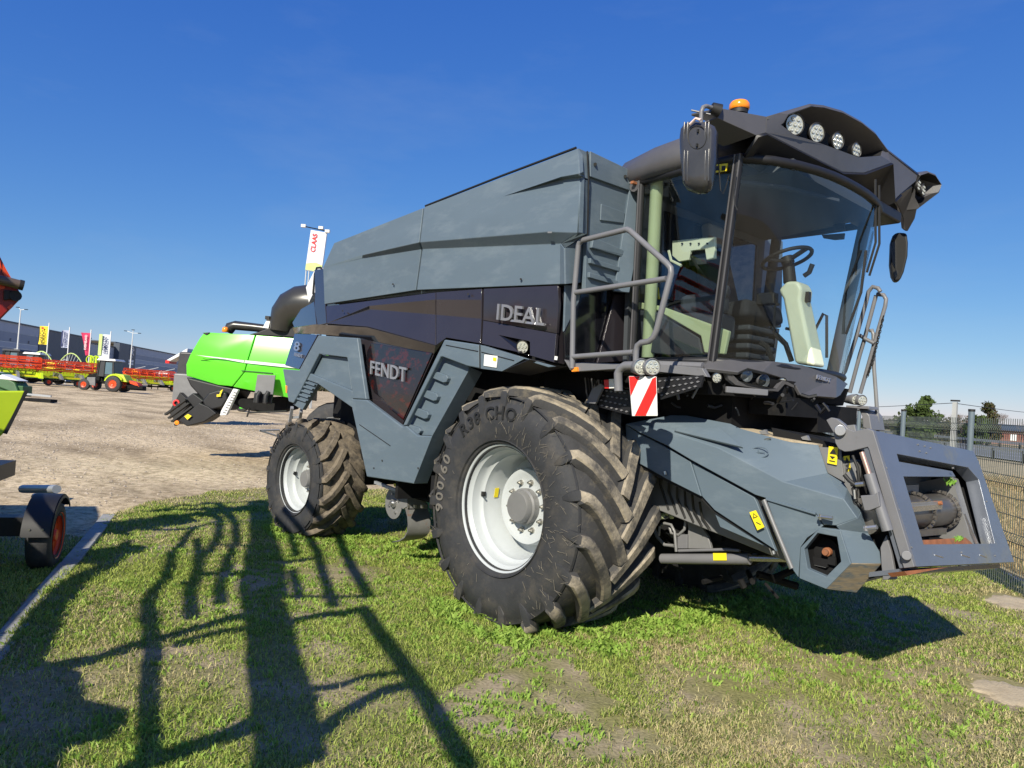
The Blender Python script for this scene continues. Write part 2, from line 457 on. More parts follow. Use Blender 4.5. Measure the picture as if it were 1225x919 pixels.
# ================================================================== GROUND
def grid_ground():
    # near yard with real unevenness, then one far sheet reaching the horizon
    mb = MB()
    S = 3000
    mb.add([(-S, -S, -.06), (S, -S, -.06), (S, S, -.06), (-S, S, -.06)], [(0, 1, 2, 3)])
    o = mb.build('ground', 'dirt'); tag(o, kind='structure')
    # uneven near sheet: polar fan ahead of the camera so that faces stay small nearby
    n1, n2 = 300, 300
    ang = np.linspace(YAW - 1.6, YAW + 1.6, n1)
    rad = 1.2 * np.exp(np.linspace(0, 1, n2) * math.log(90 / 1.2))
    A, Rr = np.meshgrid(ang, rad)
    X = CX - 1.0 * cos(YAW) + Rr * np.cos(A); Y = CY - 1.0 * sin(YAW) + Rr * np.sin(A)
    Z = height(X, Y) * np.clip((90 - Rr) / 20, 0, 1) - .03 * np.clip((Rr - 60) / 30, 0, 1)
    me = bpy.data.meshes.new('yard')
    idx = np.arange(n1 * n2).reshape(n2, n1)
    q = np.stack([idx[:-1, :-1], idx[:-1, 1:], idx[1:, 1:], idx[1:, :-1]], -1).reshape(-1, 4)
    me.from_pydata(np.stack([X, Y, Z], -1).reshape(-1, 3).tolist(), [], q.tolist())
    me.materials.append(MT['dirt'])
    for p in me.polygons: p.use_smooth = True
    o = bpy.data.objects.new('yard', me); COL.objects.link(o); tag(o, kind='structure')

_perm = rng.random((64, 64, 8))
def vnoise(X, Y, s, k=0):
    x = np.asarray(X, float) / s + 17.3; y = np.asarray(Y, float) / s + 9.1
    xi = np.floor(x).astype(int); yi = np.floor(y).astype(int); fx = x - xi; fy = y - yi
    fx = fx * fx * (3 - 2 * fx); fy = fy * fy * (3 - 2 * fy)
    g = lambda a, b: _perm[a % 64, b % 64, k]
    return (g(xi, yi) * (1 - fx) + g(xi + 1, yi) * fx) * (1 - fy) + (g(xi, yi + 1) * (1 - fx) + g(xi + 1, yi + 1) * fx) * fy
def height(X, Y):
    d = np.hypot(X - CX, Y - CY)
    return (vnoise(X, Y, 1.7, 0) - .5) * .05 + (vnoise(X, Y, .45, 1) - .5) * .03 + (vnoise(X, Y, .16, 2) - .5) * .018 * (d < 30)
def inpoly(X, Y, P):
    X = np.asarray(X); Y = np.asarray(Y); r = np.zeros(X.shape, bool); n = len(P)
    for i in range(n):
        x1, y1 = P[i]; x2, y2 = P[(i + 1) % n]
        c = ((y1 > Y) != (y2 > Y)) & (X < (x2 - x1) * (Y - y1) / ((y2 - y1) or 1e-9) + x1)
        r ^= c
    return r
KERB = [(9.0, -8.25), (3.35, -6.35), (-1.2, -4.80), (-5.77, -3.26)]
LAWN = [(9.0, -8.25), (3.35, -6.35), (-1.2, -4.80), (-5.77, -3.26), (-6.60, -2.65), (-6.95, -2.20), (-7.45, -1.2), (-7.6, -.2), (-7.2, .8), (-7.0, 2.0), (-6.5, 5), (-5.5, 12), (-2.3, 12), (2.1, 4.9), (2.9, 3.9), (9, -1)]
VERGE = [(9.0, -8.35), (3.35, -6.45), (-1.2, -4.89), (-4.6, -3.74), (-5.4, -4.3), (-5.2, -6.5), (0, -9), (9, -10)]
SANDS = [(1210, 835, .30, .16), (1216, 727, .34, .2)]

def lawn_mat():
    m = bpy.data.materials.new('lawn_soil'); m.use_nodes = True
    n = m.node_tree; b = n.nodes['Principled BSDF']; b.inputs['Roughness'].default_value = 1
    b.inputs['Specular IOR Level'].default_value = .1
    g = n.nodes.new('ShaderNodeNewGeometry')
    z = n.nodes.new('ShaderNodeTexNoise'); z.inputs['Scale'].default_value = 2.2; z.inputs['Detail'].default_value = 8
    z2 = n.nodes.new('ShaderNodeTexNoise'); z2.inputs['Scale'].default_value = 45; z2.inputs['Detail'].default_value = 4
    n.links.new(g.outputs['Position'], z.inputs['Vector']); n.links.new(g.outputs['Position'], z2.inputs['Vector'])
    r = n.nodes.new('ShaderNodeValToRGB'); e = r.color_ramp.elements
    e[0].position = .38; e[0].color = (.36, .34, .14, 1)
    e[1].position = .62; e[1].color = (.54, .44, .30, 1)
    k = e.new(.5); k.color = (.42, .37, .20, 1)
    n.links.new(z.outputs[0], r.inputs[0])
    mx = n.nodes.new('ShaderNodeMix'); mx.data_type = 'RGBA'; mx.blend_type = 'MULTIPLY'; mx.inputs[0].default_value = .75
    n.links.new(r.outputs[0], mx.inputs[6]); n.links.new(z2.outputs[0], mx.inputs[7])
    n.links.new(mx.outputs[2], b.inputs['Base Color'])
    bp = n.nodes.new('ShaderNodeBump'); bp.inputs['Strength'].default_value = .7; bp.inputs['Distance'].default_value = .012
    n.links.new(z2.outputs[0], bp.inputs['Height']); n.links.new(bp.outputs[0], b.inputs['Normal'])
    return m
MT['lawn'] = lawn_mat()

def make_lawn():
    for nm, P, st in (('lawn', LAWN, .09), ('verge', VERGE, .12)):
        xs = np.arange(-8, 9.2, st); ys = np.arange(-10, 12.2, st)
        X, Y = np.meshgrid(xs, ys); Z = height(X, Y) + .035
        ins = inpoly(X, Y, P)
        # ragged edge away from the kerb
        idx = np.arange(X.size).reshape(X.shape)
        ok = ins[:-1, :-1] & ins[1:, :-1] & ins[:-1, 1:] & ins[1:, 1:]
        q = np.stack([idx[:-1, :-1], idx[:-1, 1:], idx[1:, 1:], idx[1:, :-1]], -1)[ok]
        used, inv = np.unique(q, return_inverse=True)
        V = np.stack([X.ravel(), Y.ravel(), Z.ravel()], -1)[used]
        me = bpy.data.meshes.new(nm); me.from_pydata(V.tolist(), [], inv.reshape(-1, 4).tolist())
        me.materials.append(MT['lawn'])
        for p in me.polygons: p.use_smooth = True
        o = bpy.data.objects.new(nm, me); COL.objects.link(o); tag(o, kind='structure')

def build_blades(name, x, y, z, h, w, lean, col, kindlabel, mname='blade'):
    """one mesh of curved three-triangle blades"""
    n = len(x); a = rng.random(n) * 2 * pi; b = rng.random(n) * 2 * pi
    wx, wy = np.cos(a) * w / 2, np.sin(a) * w / 2
    lx, ly = np.cos(b) * lean * h, np.sin(b) * lean * h
    v = np.empty((n, 5, 3), np.float32)
    v[:, 0] = np.stack([x - wx, y - wy, z - .01], -1); v[:, 1] = np.stack([x + wx, y + wy, z - .01], -1)
    v[:, 2] = np.stack([x + lx * .35 + wx * .8, y + ly * .35 + wy * .8, z + h * .6], -1)
    v[:, 3] = np.stack([x + lx * .35 - wx * .8, y + ly * .35 - wy * .8, z + h * .6], -1)
    v[:, 4] = np.stack([x + lx, y + ly, z + h * np.sqrt(np.clip(1 - lean ** 2 * .5, .1, 1))], -1)
    base = (np.arange(n) * 5)[:, None]
    tri = np.concatenate([base + np.array([[0, 1, 2]]), base + np.array([[0, 2, 3]]), base + np.array([[3, 2, 4]])], 1).reshape(-1)
    me = bpy.data.meshes.new(name)
    me.vertices.add(n * 5); me.vertices.foreach_set('co', v.reshape(-1))
    me.loops.add(n * 9); me.loops.foreach_set('vertex_index', tri.astype(np.int32))
    me.polygons.add(n * 3); me.polygons.foreach_set('loop_start', np.arange(0, n * 9, 3, dtype=np.int32))
    at = me.color_attributes.new('tint', 'FLOAT_COLOR', 'POINT')
    c = np.ones((n, 5, 4), np.float32); c[:, :, :3] = col[:, None, :]
    at.data.foreach_set('color', c.reshape(-1))
    me.update(); me.materials.append(MT[mname])
    o = bpy.data.objects.new(name, me); COL.objects.link(o)
    return o

def make_grass():
    N = 1700000
    # sample by polar distribution round the camera so that near ground is denser
    r = .9 + 15 * rng.random(N) ** 1.25; a = YAW + (rng.random(N) - .5) * 1.55
    x = CX + r * np.cos(a); y = CY + r * np.sin(a)
    ed = (vnoise(x, y, .35, 3) - .5) * .5
    ok = inpoly(x + ed * (x < -6.5), y + ed * 0, LAWN) | (inpoly(x, y, VERGE))
    d = vnoise(x, y, 1.1, 4) * .5 + vnoise(x, y, .33, 5) * .35 + vnoise(x, y, .12, 6) * .15
    keep = np.clip((d - .24) * 3.6, .28, 1)
    # sandy bare places
    for px, py, ra, rb in SANDS:
        g = PZ(px, py, 0)
        q = np.hypot((x - g.x) / ra, (y - g.y) / ra) + (vnoise(x, y, .12, 7) - .5) * .5
        keep = np.where(q < 1, .0, keep)
    for px, py, ra in ((650, 840, .45), (560, 860, .3), (720, 880, .35), (330, 700, .5), (430, 690, .4), (620, 800, .3), (1000, 800, .35), (860, 830, .3)):
        g = PZ(px, py, 0)
        q = np.hypot(x - g.x, y - g.y) / ra + (vnoise(x, y, .2, 7) - .5) * 1.3 + (vnoise(x, y, .07, 2) - .5) * .5
        keep = np.where(q < .9, keep * .07, keep)
    ok &= rng.random(N) < keep
    # keep weights: drop some near samples
    x, y, r, d = x[ok], y[ok], r[ok], d[ok]
    m = min(len(x), 640000); s = rng.permutation(len(x))[:m]; x, y, r, d = x[s], y[s], r[s], d[s]
    z = height(x, y) + .03
    n = len(x)
    h = .016 + .040 * rng.random(n) ** 2 + .03 * np.clip(d - .5, 0, 1)
    # longer by the kerb, round the wheels and the fence
    w = .0020 + .0014 * rng.random(n) + .00065 * r
    lean = .5 + .8 * rng.random(n)
    g1 = np.array([.27, .36, .06]); g2 = np.array([.50, .55, .15]); st = np.array([.56, .49, .25]); dk = np.array([.14, .21, .04])
    t = rng.random((n, 1)); col = g1 * t + g2 * (1 - t)
    dry = vnoise(x, y, .8, 7) * .5 + vnoise(x, y, .25, 1) * .3 + rng.random(n) * .3
    right = np.clip((x - 1.2) / 2.5, 0, 1) * np.clip((y + 4.2) / 3, 0, 1)
    dry = dry + .30 * right + np.clip((-5.4 - x) / 4, 0, .12)
    k = (dry > .645)[:, None]; col = np.where(k, st * (.65 + .6 * rng.random((n, 1))), col)
    k = (rng.random(n) < .2)[:, None]; col = np.where(k, dk, col)
    o = build_blades('lawn_grass', x, y, z, h, w, lean, col, 'grass')
    tag(o, 'short patchy green and straw coloured grass growing on the lawn', 'grass', kind='stuff')
    # broad-leaved weeds in clumps
    nc = 12500
    r = 1.5 + 9.5 * rng.random(nc) ** .9; a = YAW + (rng.random(nc) - .5) * 1.45
    cx = CX + r * np.cos(a); cy = CY + r * np.sin(a)
    dd = vnoise(cx, cy, .9, 3)
    ok = inpoly(cx, cy, LAWN) & (rng.random(nc) < np.clip((dd - .35) * 3, .05, 1) * (1 - .75 * np.clip((cx - 1.6) / 2, 0, 1) * (cy > -3)))
    cx, cy = cx[ok], cy[ok]
    for px, py, ra, rb in SANDS:
        g = PZ(px, py, 0); kk = np.hypot(cx - g.x, cy - g.y) > ra * 1.05; cx, cy = cx[kk], cy[kk]
    # thick fringe along the shadow edge by the front tyre and feeder
    for _ in range(420):
        t = random.random(); p0 = PZ(690 + 290 * t, 742 + 18 * sin(t * 6) + random.uniform(-8, 16), 0)
        cx = np.append(cx, p0.x); cy = np.append(cy, p0.y)
    for _ in range(260):
        t = random.random(); p0 = PZ(330 + 220 * t, 640 + 30 * t + random.uniform(-10, 16), 0)
        cx = np.append(cx, p0.x); cy = np.append(cy, p0.y)
    nt0 = len(cx)
    for (wx, wy, wr, cnt) in ((0, -1.75, .55, 220), (.55, -1.3, .5, 160), (-3.9, -1.7, .4, 160), (-3.5, -1.3, .4, 100)):
        aa = rng.random(cnt) * 2 * pi; rr = wr * (.6 + .6 * rng.random(cnt)); cx = np.append(cx, wx + rr * np.cos(aa)); cy = np.append(cy, wy + .35 * rr * np.sin(aa) - .05)
    k = rng.integers(7, 15, len(cx)); X = np.repeat(cx, k); Y = np.repeat(cy, k); n = len(X)
    X = X + rng.normal(0, .022, n); Y = Y + rng.normal(0, .022, n)
    sc = .7 + .7 * rng.random(len(cx)); sc[nt0 - 680:] *= 1.7; sc = np.repeat(sc, k)
    h = (.012 + .026 * rng.random(n)) * sc; w = (.007 + .007 * rng.random(n)) * sc; lean = .5 + .6 * rng.random(n)
    t = rng.random((n, 1)); col = np.array([.20, .34, .05]) * t + np.array([.38, .52, .11]) * (1 - t)
    o = build_blades('weed_leaves', X, Y, height(X, Y) + .035, h, w, lean, col, 'weeds')
    tag(o, 'bright green broad leaved weeds growing in clumps across the lawn', 'weeds', kind='stuff')

def make_gravel():
    n = 30000
    r = 9 + 32 * rng.random(n) ** .8; a = YAW + .02 + rng.random(n) * .72
    x = CX + r * np.cos(a); y = CY + r * np.sin(a)
    d = vnoise(x, y, 4, 4) * .6 + vnoise(x, y, 1.0, 5) * .4
    band = np.exp(-((r - 22) / 4.5) ** 2) * .45
    ok = (rng.random(n) < np.clip((d - .42) * 3 + band, .1, 1)) & ~inpoly(x, y, LAWN) & ~inpoly(x, y, VERGE)
    x, y, r = x[ok], y[ok], r[ok]; n = len(x)
    z = height(x, y)
    s = (.006 + .012 * rng.random(n) ** 2.5) * (1 + r / 26)
    b = np.array([(1, 0, 0), (0, 1, 0), (-1, 0, 0), (0, -1, 0), (0, 0, .8), (0, 0, -.8)], np.float32)
    v = b[None] * s[:, None, None] * (.6 + .8 * rng.random((n, 6, 1)))
    v = v + np.stack([x, y, z + s * .2], -1)[:, None, :]
    t = np.array([(0, 1, 4), (1, 2, 4), (2, 3, 4), (3, 0, 4)])
    tri = ((np.arange(n) * 6)[:, None, None] + t[None]).reshape(-1)
    me = bpy.data.meshes.new('gravel'); me.vertices.add(n * 6); me.vertices.foreach_set('co', v.astype(np.float32).reshape(-1))
    me.loops.add(n * 12); me.loops.foreach_set('vertex_index', tri.astype(np.int32))
    me.polygons.add(n * 4); me.polygons.foreach_set('loop_start', np.arange(0, n * 12, 3, dtype=np.int32))
    at = me.color_attributes.new('tint', 'FLOAT_COLOR', 'POINT')
    c = np.ones((n, 6, 4), np.float32); g = .26 + .26 * rng.random((n, 1)); c[:, :, :3] = (g * np.array([[1.1, .92, .70]]))[:, None, :]
    at.data.foreach_set('color', c.reshape(-1)); me.update()
    me.materials.append(MT['stone'])
    o = bpy.data.objects.new('gravel', me); COL.objects.link(o)
    tag(o, 'loose stones and clods scattered over the dirt yard', 'gravel', kind='stuff')
MT['stone'] = attr_mat('loose_stone', 'tint', .95)

def kerb():
    root = empty('kerb', 'straight grey concrete kerb dividing the lawn from the dirt yard', 'kerb', (-1.2, -4.8, 0))
    pts = [Vector((x, y, 0)) for x, y in KERB]
    L = [0]
    for i in range(1, len(pts)): L.append(L[-1] + (pts[i] - pts[i - 1]).length)
    def pos(s):
        for i in range(1, len(pts)):
            if s <= L[i] or i == len(pts) - 1:
                t = (s - L[i - 1]) / (L[i] - L[i - 1]); return pts[i - 1].lerp(pts[i], t)
    s = 0; k = 0
    while s < L[-1] - .1:
        e = min(s + 1.0, L[-1]); a, b = pos(s + .004), pos(e - .004)
        dz = random.uniform(-.008, .008) + .055
        d = (b - a).normalized(); nn = Vector((-d.y, d.x, 0)) * .075
        q = [a - nn, a + nn, b + nn, b - nn]
        mb = MB().hexa([Vector((p.x, p.y, -.12)) for p in q], [Vector((p.x, p.y, dz + random.uniform(-.003, .003))) for p in q])
        o = mb.build('kerb_stone', 'concrete', None, bevel=.012)
        o.parent = root; o.matrix_parent_inverse = Matrix.Translation(-Vector(root.location))
        s = e
for i in range(1): pass
grid_ground(); make_lawn(); make_grass(); make_gravel(); kerb()
for px, py, ra, rb in SANDS:
    g = PZ(px, py, 0); mb = MB(); n = 64; vs = []
    for k in range(n):
        a = 2 * pi * k / n; rr = ra * (.62 + .55 * float(vnoise(g.x + 3 * cos(a), g.y + 3 * sin(a), .9, 3)) + .12 * random.random())
        vs.append(Vector((g.x + rr * cos(a), g.y + rr * sin(a), 0)))
    cc_ = Vector((g.x, g.y, 0))
    R1 = [Vector((v.x, v.y, float(height(v.x, v.y)) + .020)) for v in vs]
    R2_ = [Vector((p.x, p.y, float(height(p.x, p.y)) + .044)) for p in (v.lerp(cc_, .22) for v in vs)]
    R3_ = [Vector((p.x, p.y, float(height(p.x, p.y)) + .046)) for p in (v.lerp(cc_, .6) for v in vs)]
    mb.add(R1 + R2_ + R3_ + [Vector((g.x, g.y, float(height(g.x, g.y)) + .046))], [(i, (i + 1) % n, n + (i + 1) % n, n + i) for i in range(n)] + [(n + i, n + (i + 1) % n, 2 * n + (i + 1) % n, 2 * n + i) for i in range(n)] + [(2 * n + i, 2 * n + (i + 1) % n, 3 * n) for i in range(n)])
    o = mb.build('sand_patch', 'sand', smooth=80); tag(o, kind='structure')

# ================================================================== WHEELS
def tyre_mesh(R, W, rr, nl, lh, direction, n=96, kind='front'):
    """local frame: axle along Y, outer face at y = -W/2, centre at origin"""
    mb = MB(); h = W / 2; Rc = R - lh
    prof = [(rr, -h * .90), (rr + .012, -h * .985), (rr + .05, -h * 1.02), (rr + (Rc - rr) * .30, -h * 1.06), (rr + (Rc - rr) * .55, -h * 1.07),
            (rr + (Rc - rr) * .78, -h * 1.03), (Rc - .075, -h * .985), (Rc - .03, -h * .94), (Rc - .008, -h * .80), (Rc, -h * .4), (Rc + .008, 0)]
    full = prof + [(r, -t) for r, t in prof[-2::-1]] + [(rr - .02, h * .9), (rr - .02, -h * .9)]
    mis = [0] * len(full)
    for j in range(len(full)):
        if 7 <= j <= len(full) - 11: mis[j] = 2
    mb.lathe(full, (0, 0, 0), (0, 1, 0), n, close=True, mis=mis)
    # raised ring lines on the sidewall
    for rad, ww in ((rr + .035, .006), (rr + (Rc - rr) * .92, .005)):
        t = -h * 1.02 if rad < rr + .1 else -h * 1.0
        mb.lathe([(rad - ww, t + .01), (rad, t - .010), (rad + ww, t + .01)], (0, 0, 0), (0, 1, 0), n)
    SW = (.53 if kind == 'front' else .50) # angular sweep of a lug
    for side in (-1, 1):
        for k in range(nl):
            a0 = 2 * pi * (k + (.5 if side > 0 else 0)) / nl
            st = [(-h * 1.035, Rc - .17, .5, 0), (-h * 1.03, Rc - .085, .85, -.01), (-h * 1.0, R - .055, 1, .0), (-h * .955, R - .022, 1, .025), (-h * .86, R - .008, 1, .085), (-h * .66, R - .002, 1, .24),
                  (-h * .40, R, 1, .48), (-h * .14, R + .003, 1, .76), (h * .055, R + .003, 1.05, 1.0)]
            rows = []
            for j, (y, rt, wf, t) in enumerate(st):
                ang = a0 + direction * SW * t + .006 * sin(j * 2.3 + k * 1.7); yy = y if side < 0 else -y
                # path direction for the cross width
                j0, j1 = max(j - 1, 0), min(j + 1, len(st) - 1)
                dy = (st[j1][0] - st[j0][0]) * (1 if side < 0 else -1); da = direction * SW * (st[j1][3] - st[j0][3]) * R
                L = hypot(dy, da) or 1
                tx, ty = da / L, dy / L      # tangent in (arc, y)
                nxv, nyv = -ty, tx           # across
                w1, w2 = .042 * wf * (R / 1.02) * 1.05, .064 * wf * (R / 1.02)
                rb = min(rt - .004, Rc - .02) if j > 2 else rt - .05 - .02 * j
                row = []
                jit = random.uniform(-.004, .004)
                for rr_, ww in ((rb, -w2), (rt - .016, -w1 * 1.1), (rt, -w1 * .78), (rt, w1 * .78), (rt - .016, w1 * 1.1), (rb, w2)):
                    aa = ang + nxv * ww / R; y2 = yy + nyv * ww + (0)
                    if j <= 2: y2 = yy + (0.02 if rr_ == rb else -.012) * (1 if side < 0 else -1)
                    q = rr_ + (jit if rr_ == rt else 0)
                    row.append((q * sin(aa), y2, q * cos(aa)))
                rows.append(row)
            o = len(mb.v)
            for row in rows: mb.v += row
            m = len(rows)
            for j in range(m - 1):
                for q, mi in ((0, 2), (1, 1), (2, 1), (3, 1), (4, 2)):
                    mb.f.append((o + j * 6 + q, o + j * 6 + q + 1, o + (j + 1) * 6 + q + 1, o + (j + 1) * 6 + q))
                    mb.m.append(mi if j > 1 else 0)
            mb.f.append(tuple(o + i for i in range(6))); mb.m.append(0)
            e = o + (m - 1) * 6; mb.f.append(tuple(e + i for i in range(5, -1, -1))); mb.m.append(1)
    return mb

def arc_text(s, r, a0, size, y0, dep, m, root):
    """letters standing on a circle seen from the -Y side; a0 = clock angle of the first letter"""
    a = a0
    for ch in s:
        if ch == ' ': a += size * .45 / r; continue
        vs, fs, asp = text_tris(ch)
        w = size * max(asp, .25) if ch not in '/I1' else size * .3
        bm = []
        for x, y in vs:
            aa = a + x * w / r; q = r + y * size
            bm.append((q * sin(aa), q * cos(aa)))
        mb = MB(); o = 0
        mb.v += [(x, y0, z) for x, z in bm] + [(x, y0 - dep, z) for x, z in bm]
        nb = len(bm)
        for f in fs:
            mb.f.append(tuple(o + nb + i for i in f)); mb.m.append(0)
        cnt = {}
        for f in fs:
            for i in range(len(f)):
                e = (f[i], f[(i + 1) % len(f)]); cnt[tuple(sorted(e))] = cnt.get(tuple(sorted(e)), 0) + 1
        for (i, j), c in cnt.items():
            if c == 1: mb.f.append((o + i, o + j, o + nb + j, o + nb + i)); mb.m.append(0)
        mb.build('tyre_letter', m, root)
        a += (w + size * .22) / r

def make_wheel(name, root, loc, R, W, rr, nl, lh, direction, steer, kind, rim_depth, outer=-1, tmats=('rubber', 'dust', 'tread'), texts=True):
    wh = bpy.data.objects.new(name, None); COL.objects.link(wh); wh.parent = root; wh.location = loc
    wh.rotation_euler = (0, 0, steer if outer < 0 else pi + steer)
    t = tyre_mesh(R, W, rr, nl, lh, direction if outer < 0 else -direction, kind=kind)
    t.build('tyre', list(tmats), wh, smooth=42)
    h = W / 2; y = -h
    fl = rr
    mb = MB()
    d = rim_depth
    prof = [(fl + .014, y + .075), (fl + .018, y + .05), (fl + .014, y + .032), (fl + .002, y + .026), (fl - .010, y + .034), (fl - .016, y + .06), (fl - .030, y + .085), (fl - .046, y + .10),
            (fl - .052, y + .16), (fl - .066, y + .185), (fl - .085, y + .195), (fl - .088, y + .25), (fl - .10, y + .275), (fl - .105, y + d + .13), (fl * .64, y + d + .14), (fl * .62, y + d + .02), (fl * .605, y + d), (fl * .52, y + d + .004), (fl * .47, y + d + .02),
            (fl * .33, y + d + .022), (.0, y + d + .022)]
    mb.lathe(prof, (0, 0, 0), (0, 1, 0), 72)
    back = [(fl - .012, -y * .9), (fl - .10, -y * .9 - .1), (fl - .105, y + d + .13)]
    mb.lathe(back, (0, 0, 0), (0, 1, 0), 72)
    mb.build('rim', 'rim', wh, smooth=40)
    hb = MB(); rh = fl * .26
    hb.lathe([(rh * 1.12, y + d + .03), (rh * 1.12, y + d - .035), (rh, y + d - .045), (rh * .98, y + d - .085), (rh * .9, y + d - .10), (0, y + d - .10)], (0, 0, 0), (0, 1, 0), 36)
    hb.build('hub', 'hub', wh, smooth=40)
    for k in range(10):
        a = 2 * pi * (k + .3) / 10; r = fl * .40
        c = Vector((r * sin(a), y + d + .02, r * cos(a)))
        b = MB().tube([c, c + Vector((0, -.012, 0))], .024, 10).tube([c + Vector((0, -.012, 0)), c + Vector((0, -.035, 0))], .016, 6).tube([c + Vector((0, -.035, 0)), c + Vector((0, -.05, 0))], .009, 8)
        b.build('bolt', 'bolt', wh, smooth=30)
    a = radians(-84); r = fl - .075
    v = MB().tube([(r * sin(a), y + .205, r * cos(a)), ((r - .02) * sin(a), y + .16, (r - .02) * cos(a)), ((r - .05) * sin(a), y + .15, (r - .05) * cos(a))], .008, 8).box((r * sin(a) * .985, y + .19, r * cos(a)), (.03, .03, .04))
    v.build('valve', 'ink', wh)
    st = MB(); a1, a2 = radians(-88), radians(-76); r = fl - .1065
    q = [(r * sin(a), yy, r * cos(a)) for a, yy in ((a1, y + .29), (a1, y + .335), (a2, y + .335), (a2, y + .29))]
    st.add(q + [(x * .993, yy, z * .993) for x, yy, z in q], [(0, 1, 2, 3), (7, 6, 5, 4), (0, 4, 5, 1), (1, 5, 6, 2), (2, 6, 7, 3), (3, 7, 4, 0)])
    st.build('sticker', 'yellow', wh)
    return wh


# ================================================================== THE BIG GREY HARVESTER
H = empty('combine_harvester', 'large dark grey combine harvester without its header, parked on the grass', 'combine harvester')

# ---- wheels
FW = make_wheel('front_wheel', H, (0, -1.270, .965), 1.0, .85, .5125, 19, .066, 1, 0, 'front', .30)
arc_text('900/60', .715, radians(-101), .105, -.4560, .006, 'dustletter', FW)
arc_text('R38 CHO', .715, radians(-42), .11, -.4560, .006, 'ink', FW)
# pale straw stuck to the sidewall and carcass
mb = MB()
for k in range(170):
    a = random.uniform(-.2, 2.6) if random.random() < .75 else random.uniform(0, 2 * pi); r = random.uniform(.55, .93); l = random.uniform(.015, .075); d = random.uniform(-.8, .8)
    def S(a, r):
        y = -.4835 if r < .86 else -.4835 + (r - .86) * .6
        y = -.446 - .012 * sin(min(1, max(0, (r - .53) / .35)) * pi)
        return Vector((r * sin(a), y - .0045, r * cos(a)))
    p0 = S(a, r); p1 = S(a + d * l / r, min(.94, r + l * cos(d)));
    mb.bar(p0, p1, .0014, .0014)
tag(mb.build('straw_strands', mat('pale_straw', (.24, .21, .16), .9), FW), kind='stuff')
RW = make_wheel('rear_wheel', H, (-3.90, -1.39, .70),   .755, .60, .402, 17, .05, -1, .063, 'rear', .24, tmats=('rubber', 'reardust', 'reardust'))
arc_text('600/65 IMP', .575, radians(-62), .07, -.3225, .005, 'ink', RW)
def clone(o, loc, rz):
    c = o.copy(); COL.objects.link(c); c.parent = o.parent; c.location = loc; c.rotation_euler = (0, 0, rz)
    for ch in list(o.children):
        if ch.name.startswith(('tyre_letter', 'straw')): continue
        k = ch.copy(); COL.objects.link(k); k.parent = c
    return c
clone(FW, (0, 1.270, .965), pi)
clone(RW, (-3.90, 1.39, .70), pi + .063)

# ---- hopper cover (two grey plastic panels on the side)
U, Lw, Mi = -1.72, -1.635, -1.72
pts = [(692, 177.6, -1.66), (507.5, 248, -1.66), (502, 289.5, -1.70), (692, 278.5, -1.70),            # 0-3 main upper face front panel
       (671.5, 291, Lw), (505.3, 298, Lw), (499, 347, -1.64), (671, 339.5, -1.64),                         # 4-7 lower face
       (693, 209, -1.72), (671.5, 213, -1.70), (612, 232, -1.675), (695, 213, -1.64)]
V = sheet([(692, 177.6, -1.66), (507.5, 248, -1.66), (502.5, 290, -1.70), (654, 277.5, -1.70), (692, 278.5, -1.70), (695, 213, -1.67), (671.5, 214, -1.675), (612, 232, -1.68),
           (505.3, 298, Lw), (671.5, 291.5, Lw), (498.6, 347, -1.64), (671, 340, -1.64), (693, 208, -1.72), (671, 212, -1.715)],
          [(0, 1, 7, 13, 12), (1, 2, 3, 4, 5, 6, 7), (7, 6, 13), (6, 5, 12, 13), (2, 8, 9, 3), (3, 9, 4), (8, 10, 11, 9)],
          'hopper_cover_front', 'plastic', H, .05, .006)
sheet([(506, 248.8, -1.66), (399.7, 290.8, -1.63), (386.4, 320, -1.62), (388, 364, -1.60), (497, 347.3, -1.64), (503.8, 298, Lw), (501, 290.2, -1.70),
       (433.5, 305.5, -1.67), (433.5, 308.5, -1.64)],
      [(0, 1, 2, 7, 6), (6, 7, 8, 5), (2, 3, 4, 5, 8, 7)], 'hopper_cover_rear', 'plastic', H, .05, .006)
# forward return faces of the hopper side
def quad(ps, name, m, thick=.03, tw=(1, -.4, 0), parent=H, bevel=.004):
    V = [Vector(p) for p in ps]
    mb = MB(); f = tuple(range(len(V)))
    nn = Vector((0, 0, 0))
    for i in range(len(V)): nn += V[i].cross(V[(i + 1) % len(V)])
    if nn.dot(Vector(tw)) < 0: f = f[::-1]
    mb.add(V, [f]); return mb.build(name, m, parent, bevel=bevel, solid=thick, solid_off=-1, smooth=15)
a0 = PY(692, 177.6, -1.66); a1 = PY(693, 209, -1.72); a2 = PY(695, 213, -1.67); a3 = PY(692, 278.5, -1.70)
b0, b1, b2, b3 = PX(702, 182, .64), PX(703, 214, .66), PX(703, 216, .66), PX(702, 280, .66)
MBf = MB().add([a0, a1, b1, b0], [(0, 1, 2, 3)]).add([a2, a3, b3, b2], [(0, 1, 2, 3)])
MBf.build('hopper_corner', 'plastic', H, solid=.01)
quad([a3, PY(671.5, 291.5, Lw), PX(676, 297, .58), b3], 'hopper_underside', 'plastic', .01, (0, 0, -1))
quad([PY(671.5, 291.5, Lw), PY(671, 340, -1.64), PX(677, 340, .60), PX(676, 297, .58)], 'hopper_lower_corner', 'plastic', .01)
quad([PX(676, 297, .58), PX(677, 340, .6), PX(697, 338, .585), PX(703, 281, .6)], 'hopper_lower_front', 'plastic', .02)
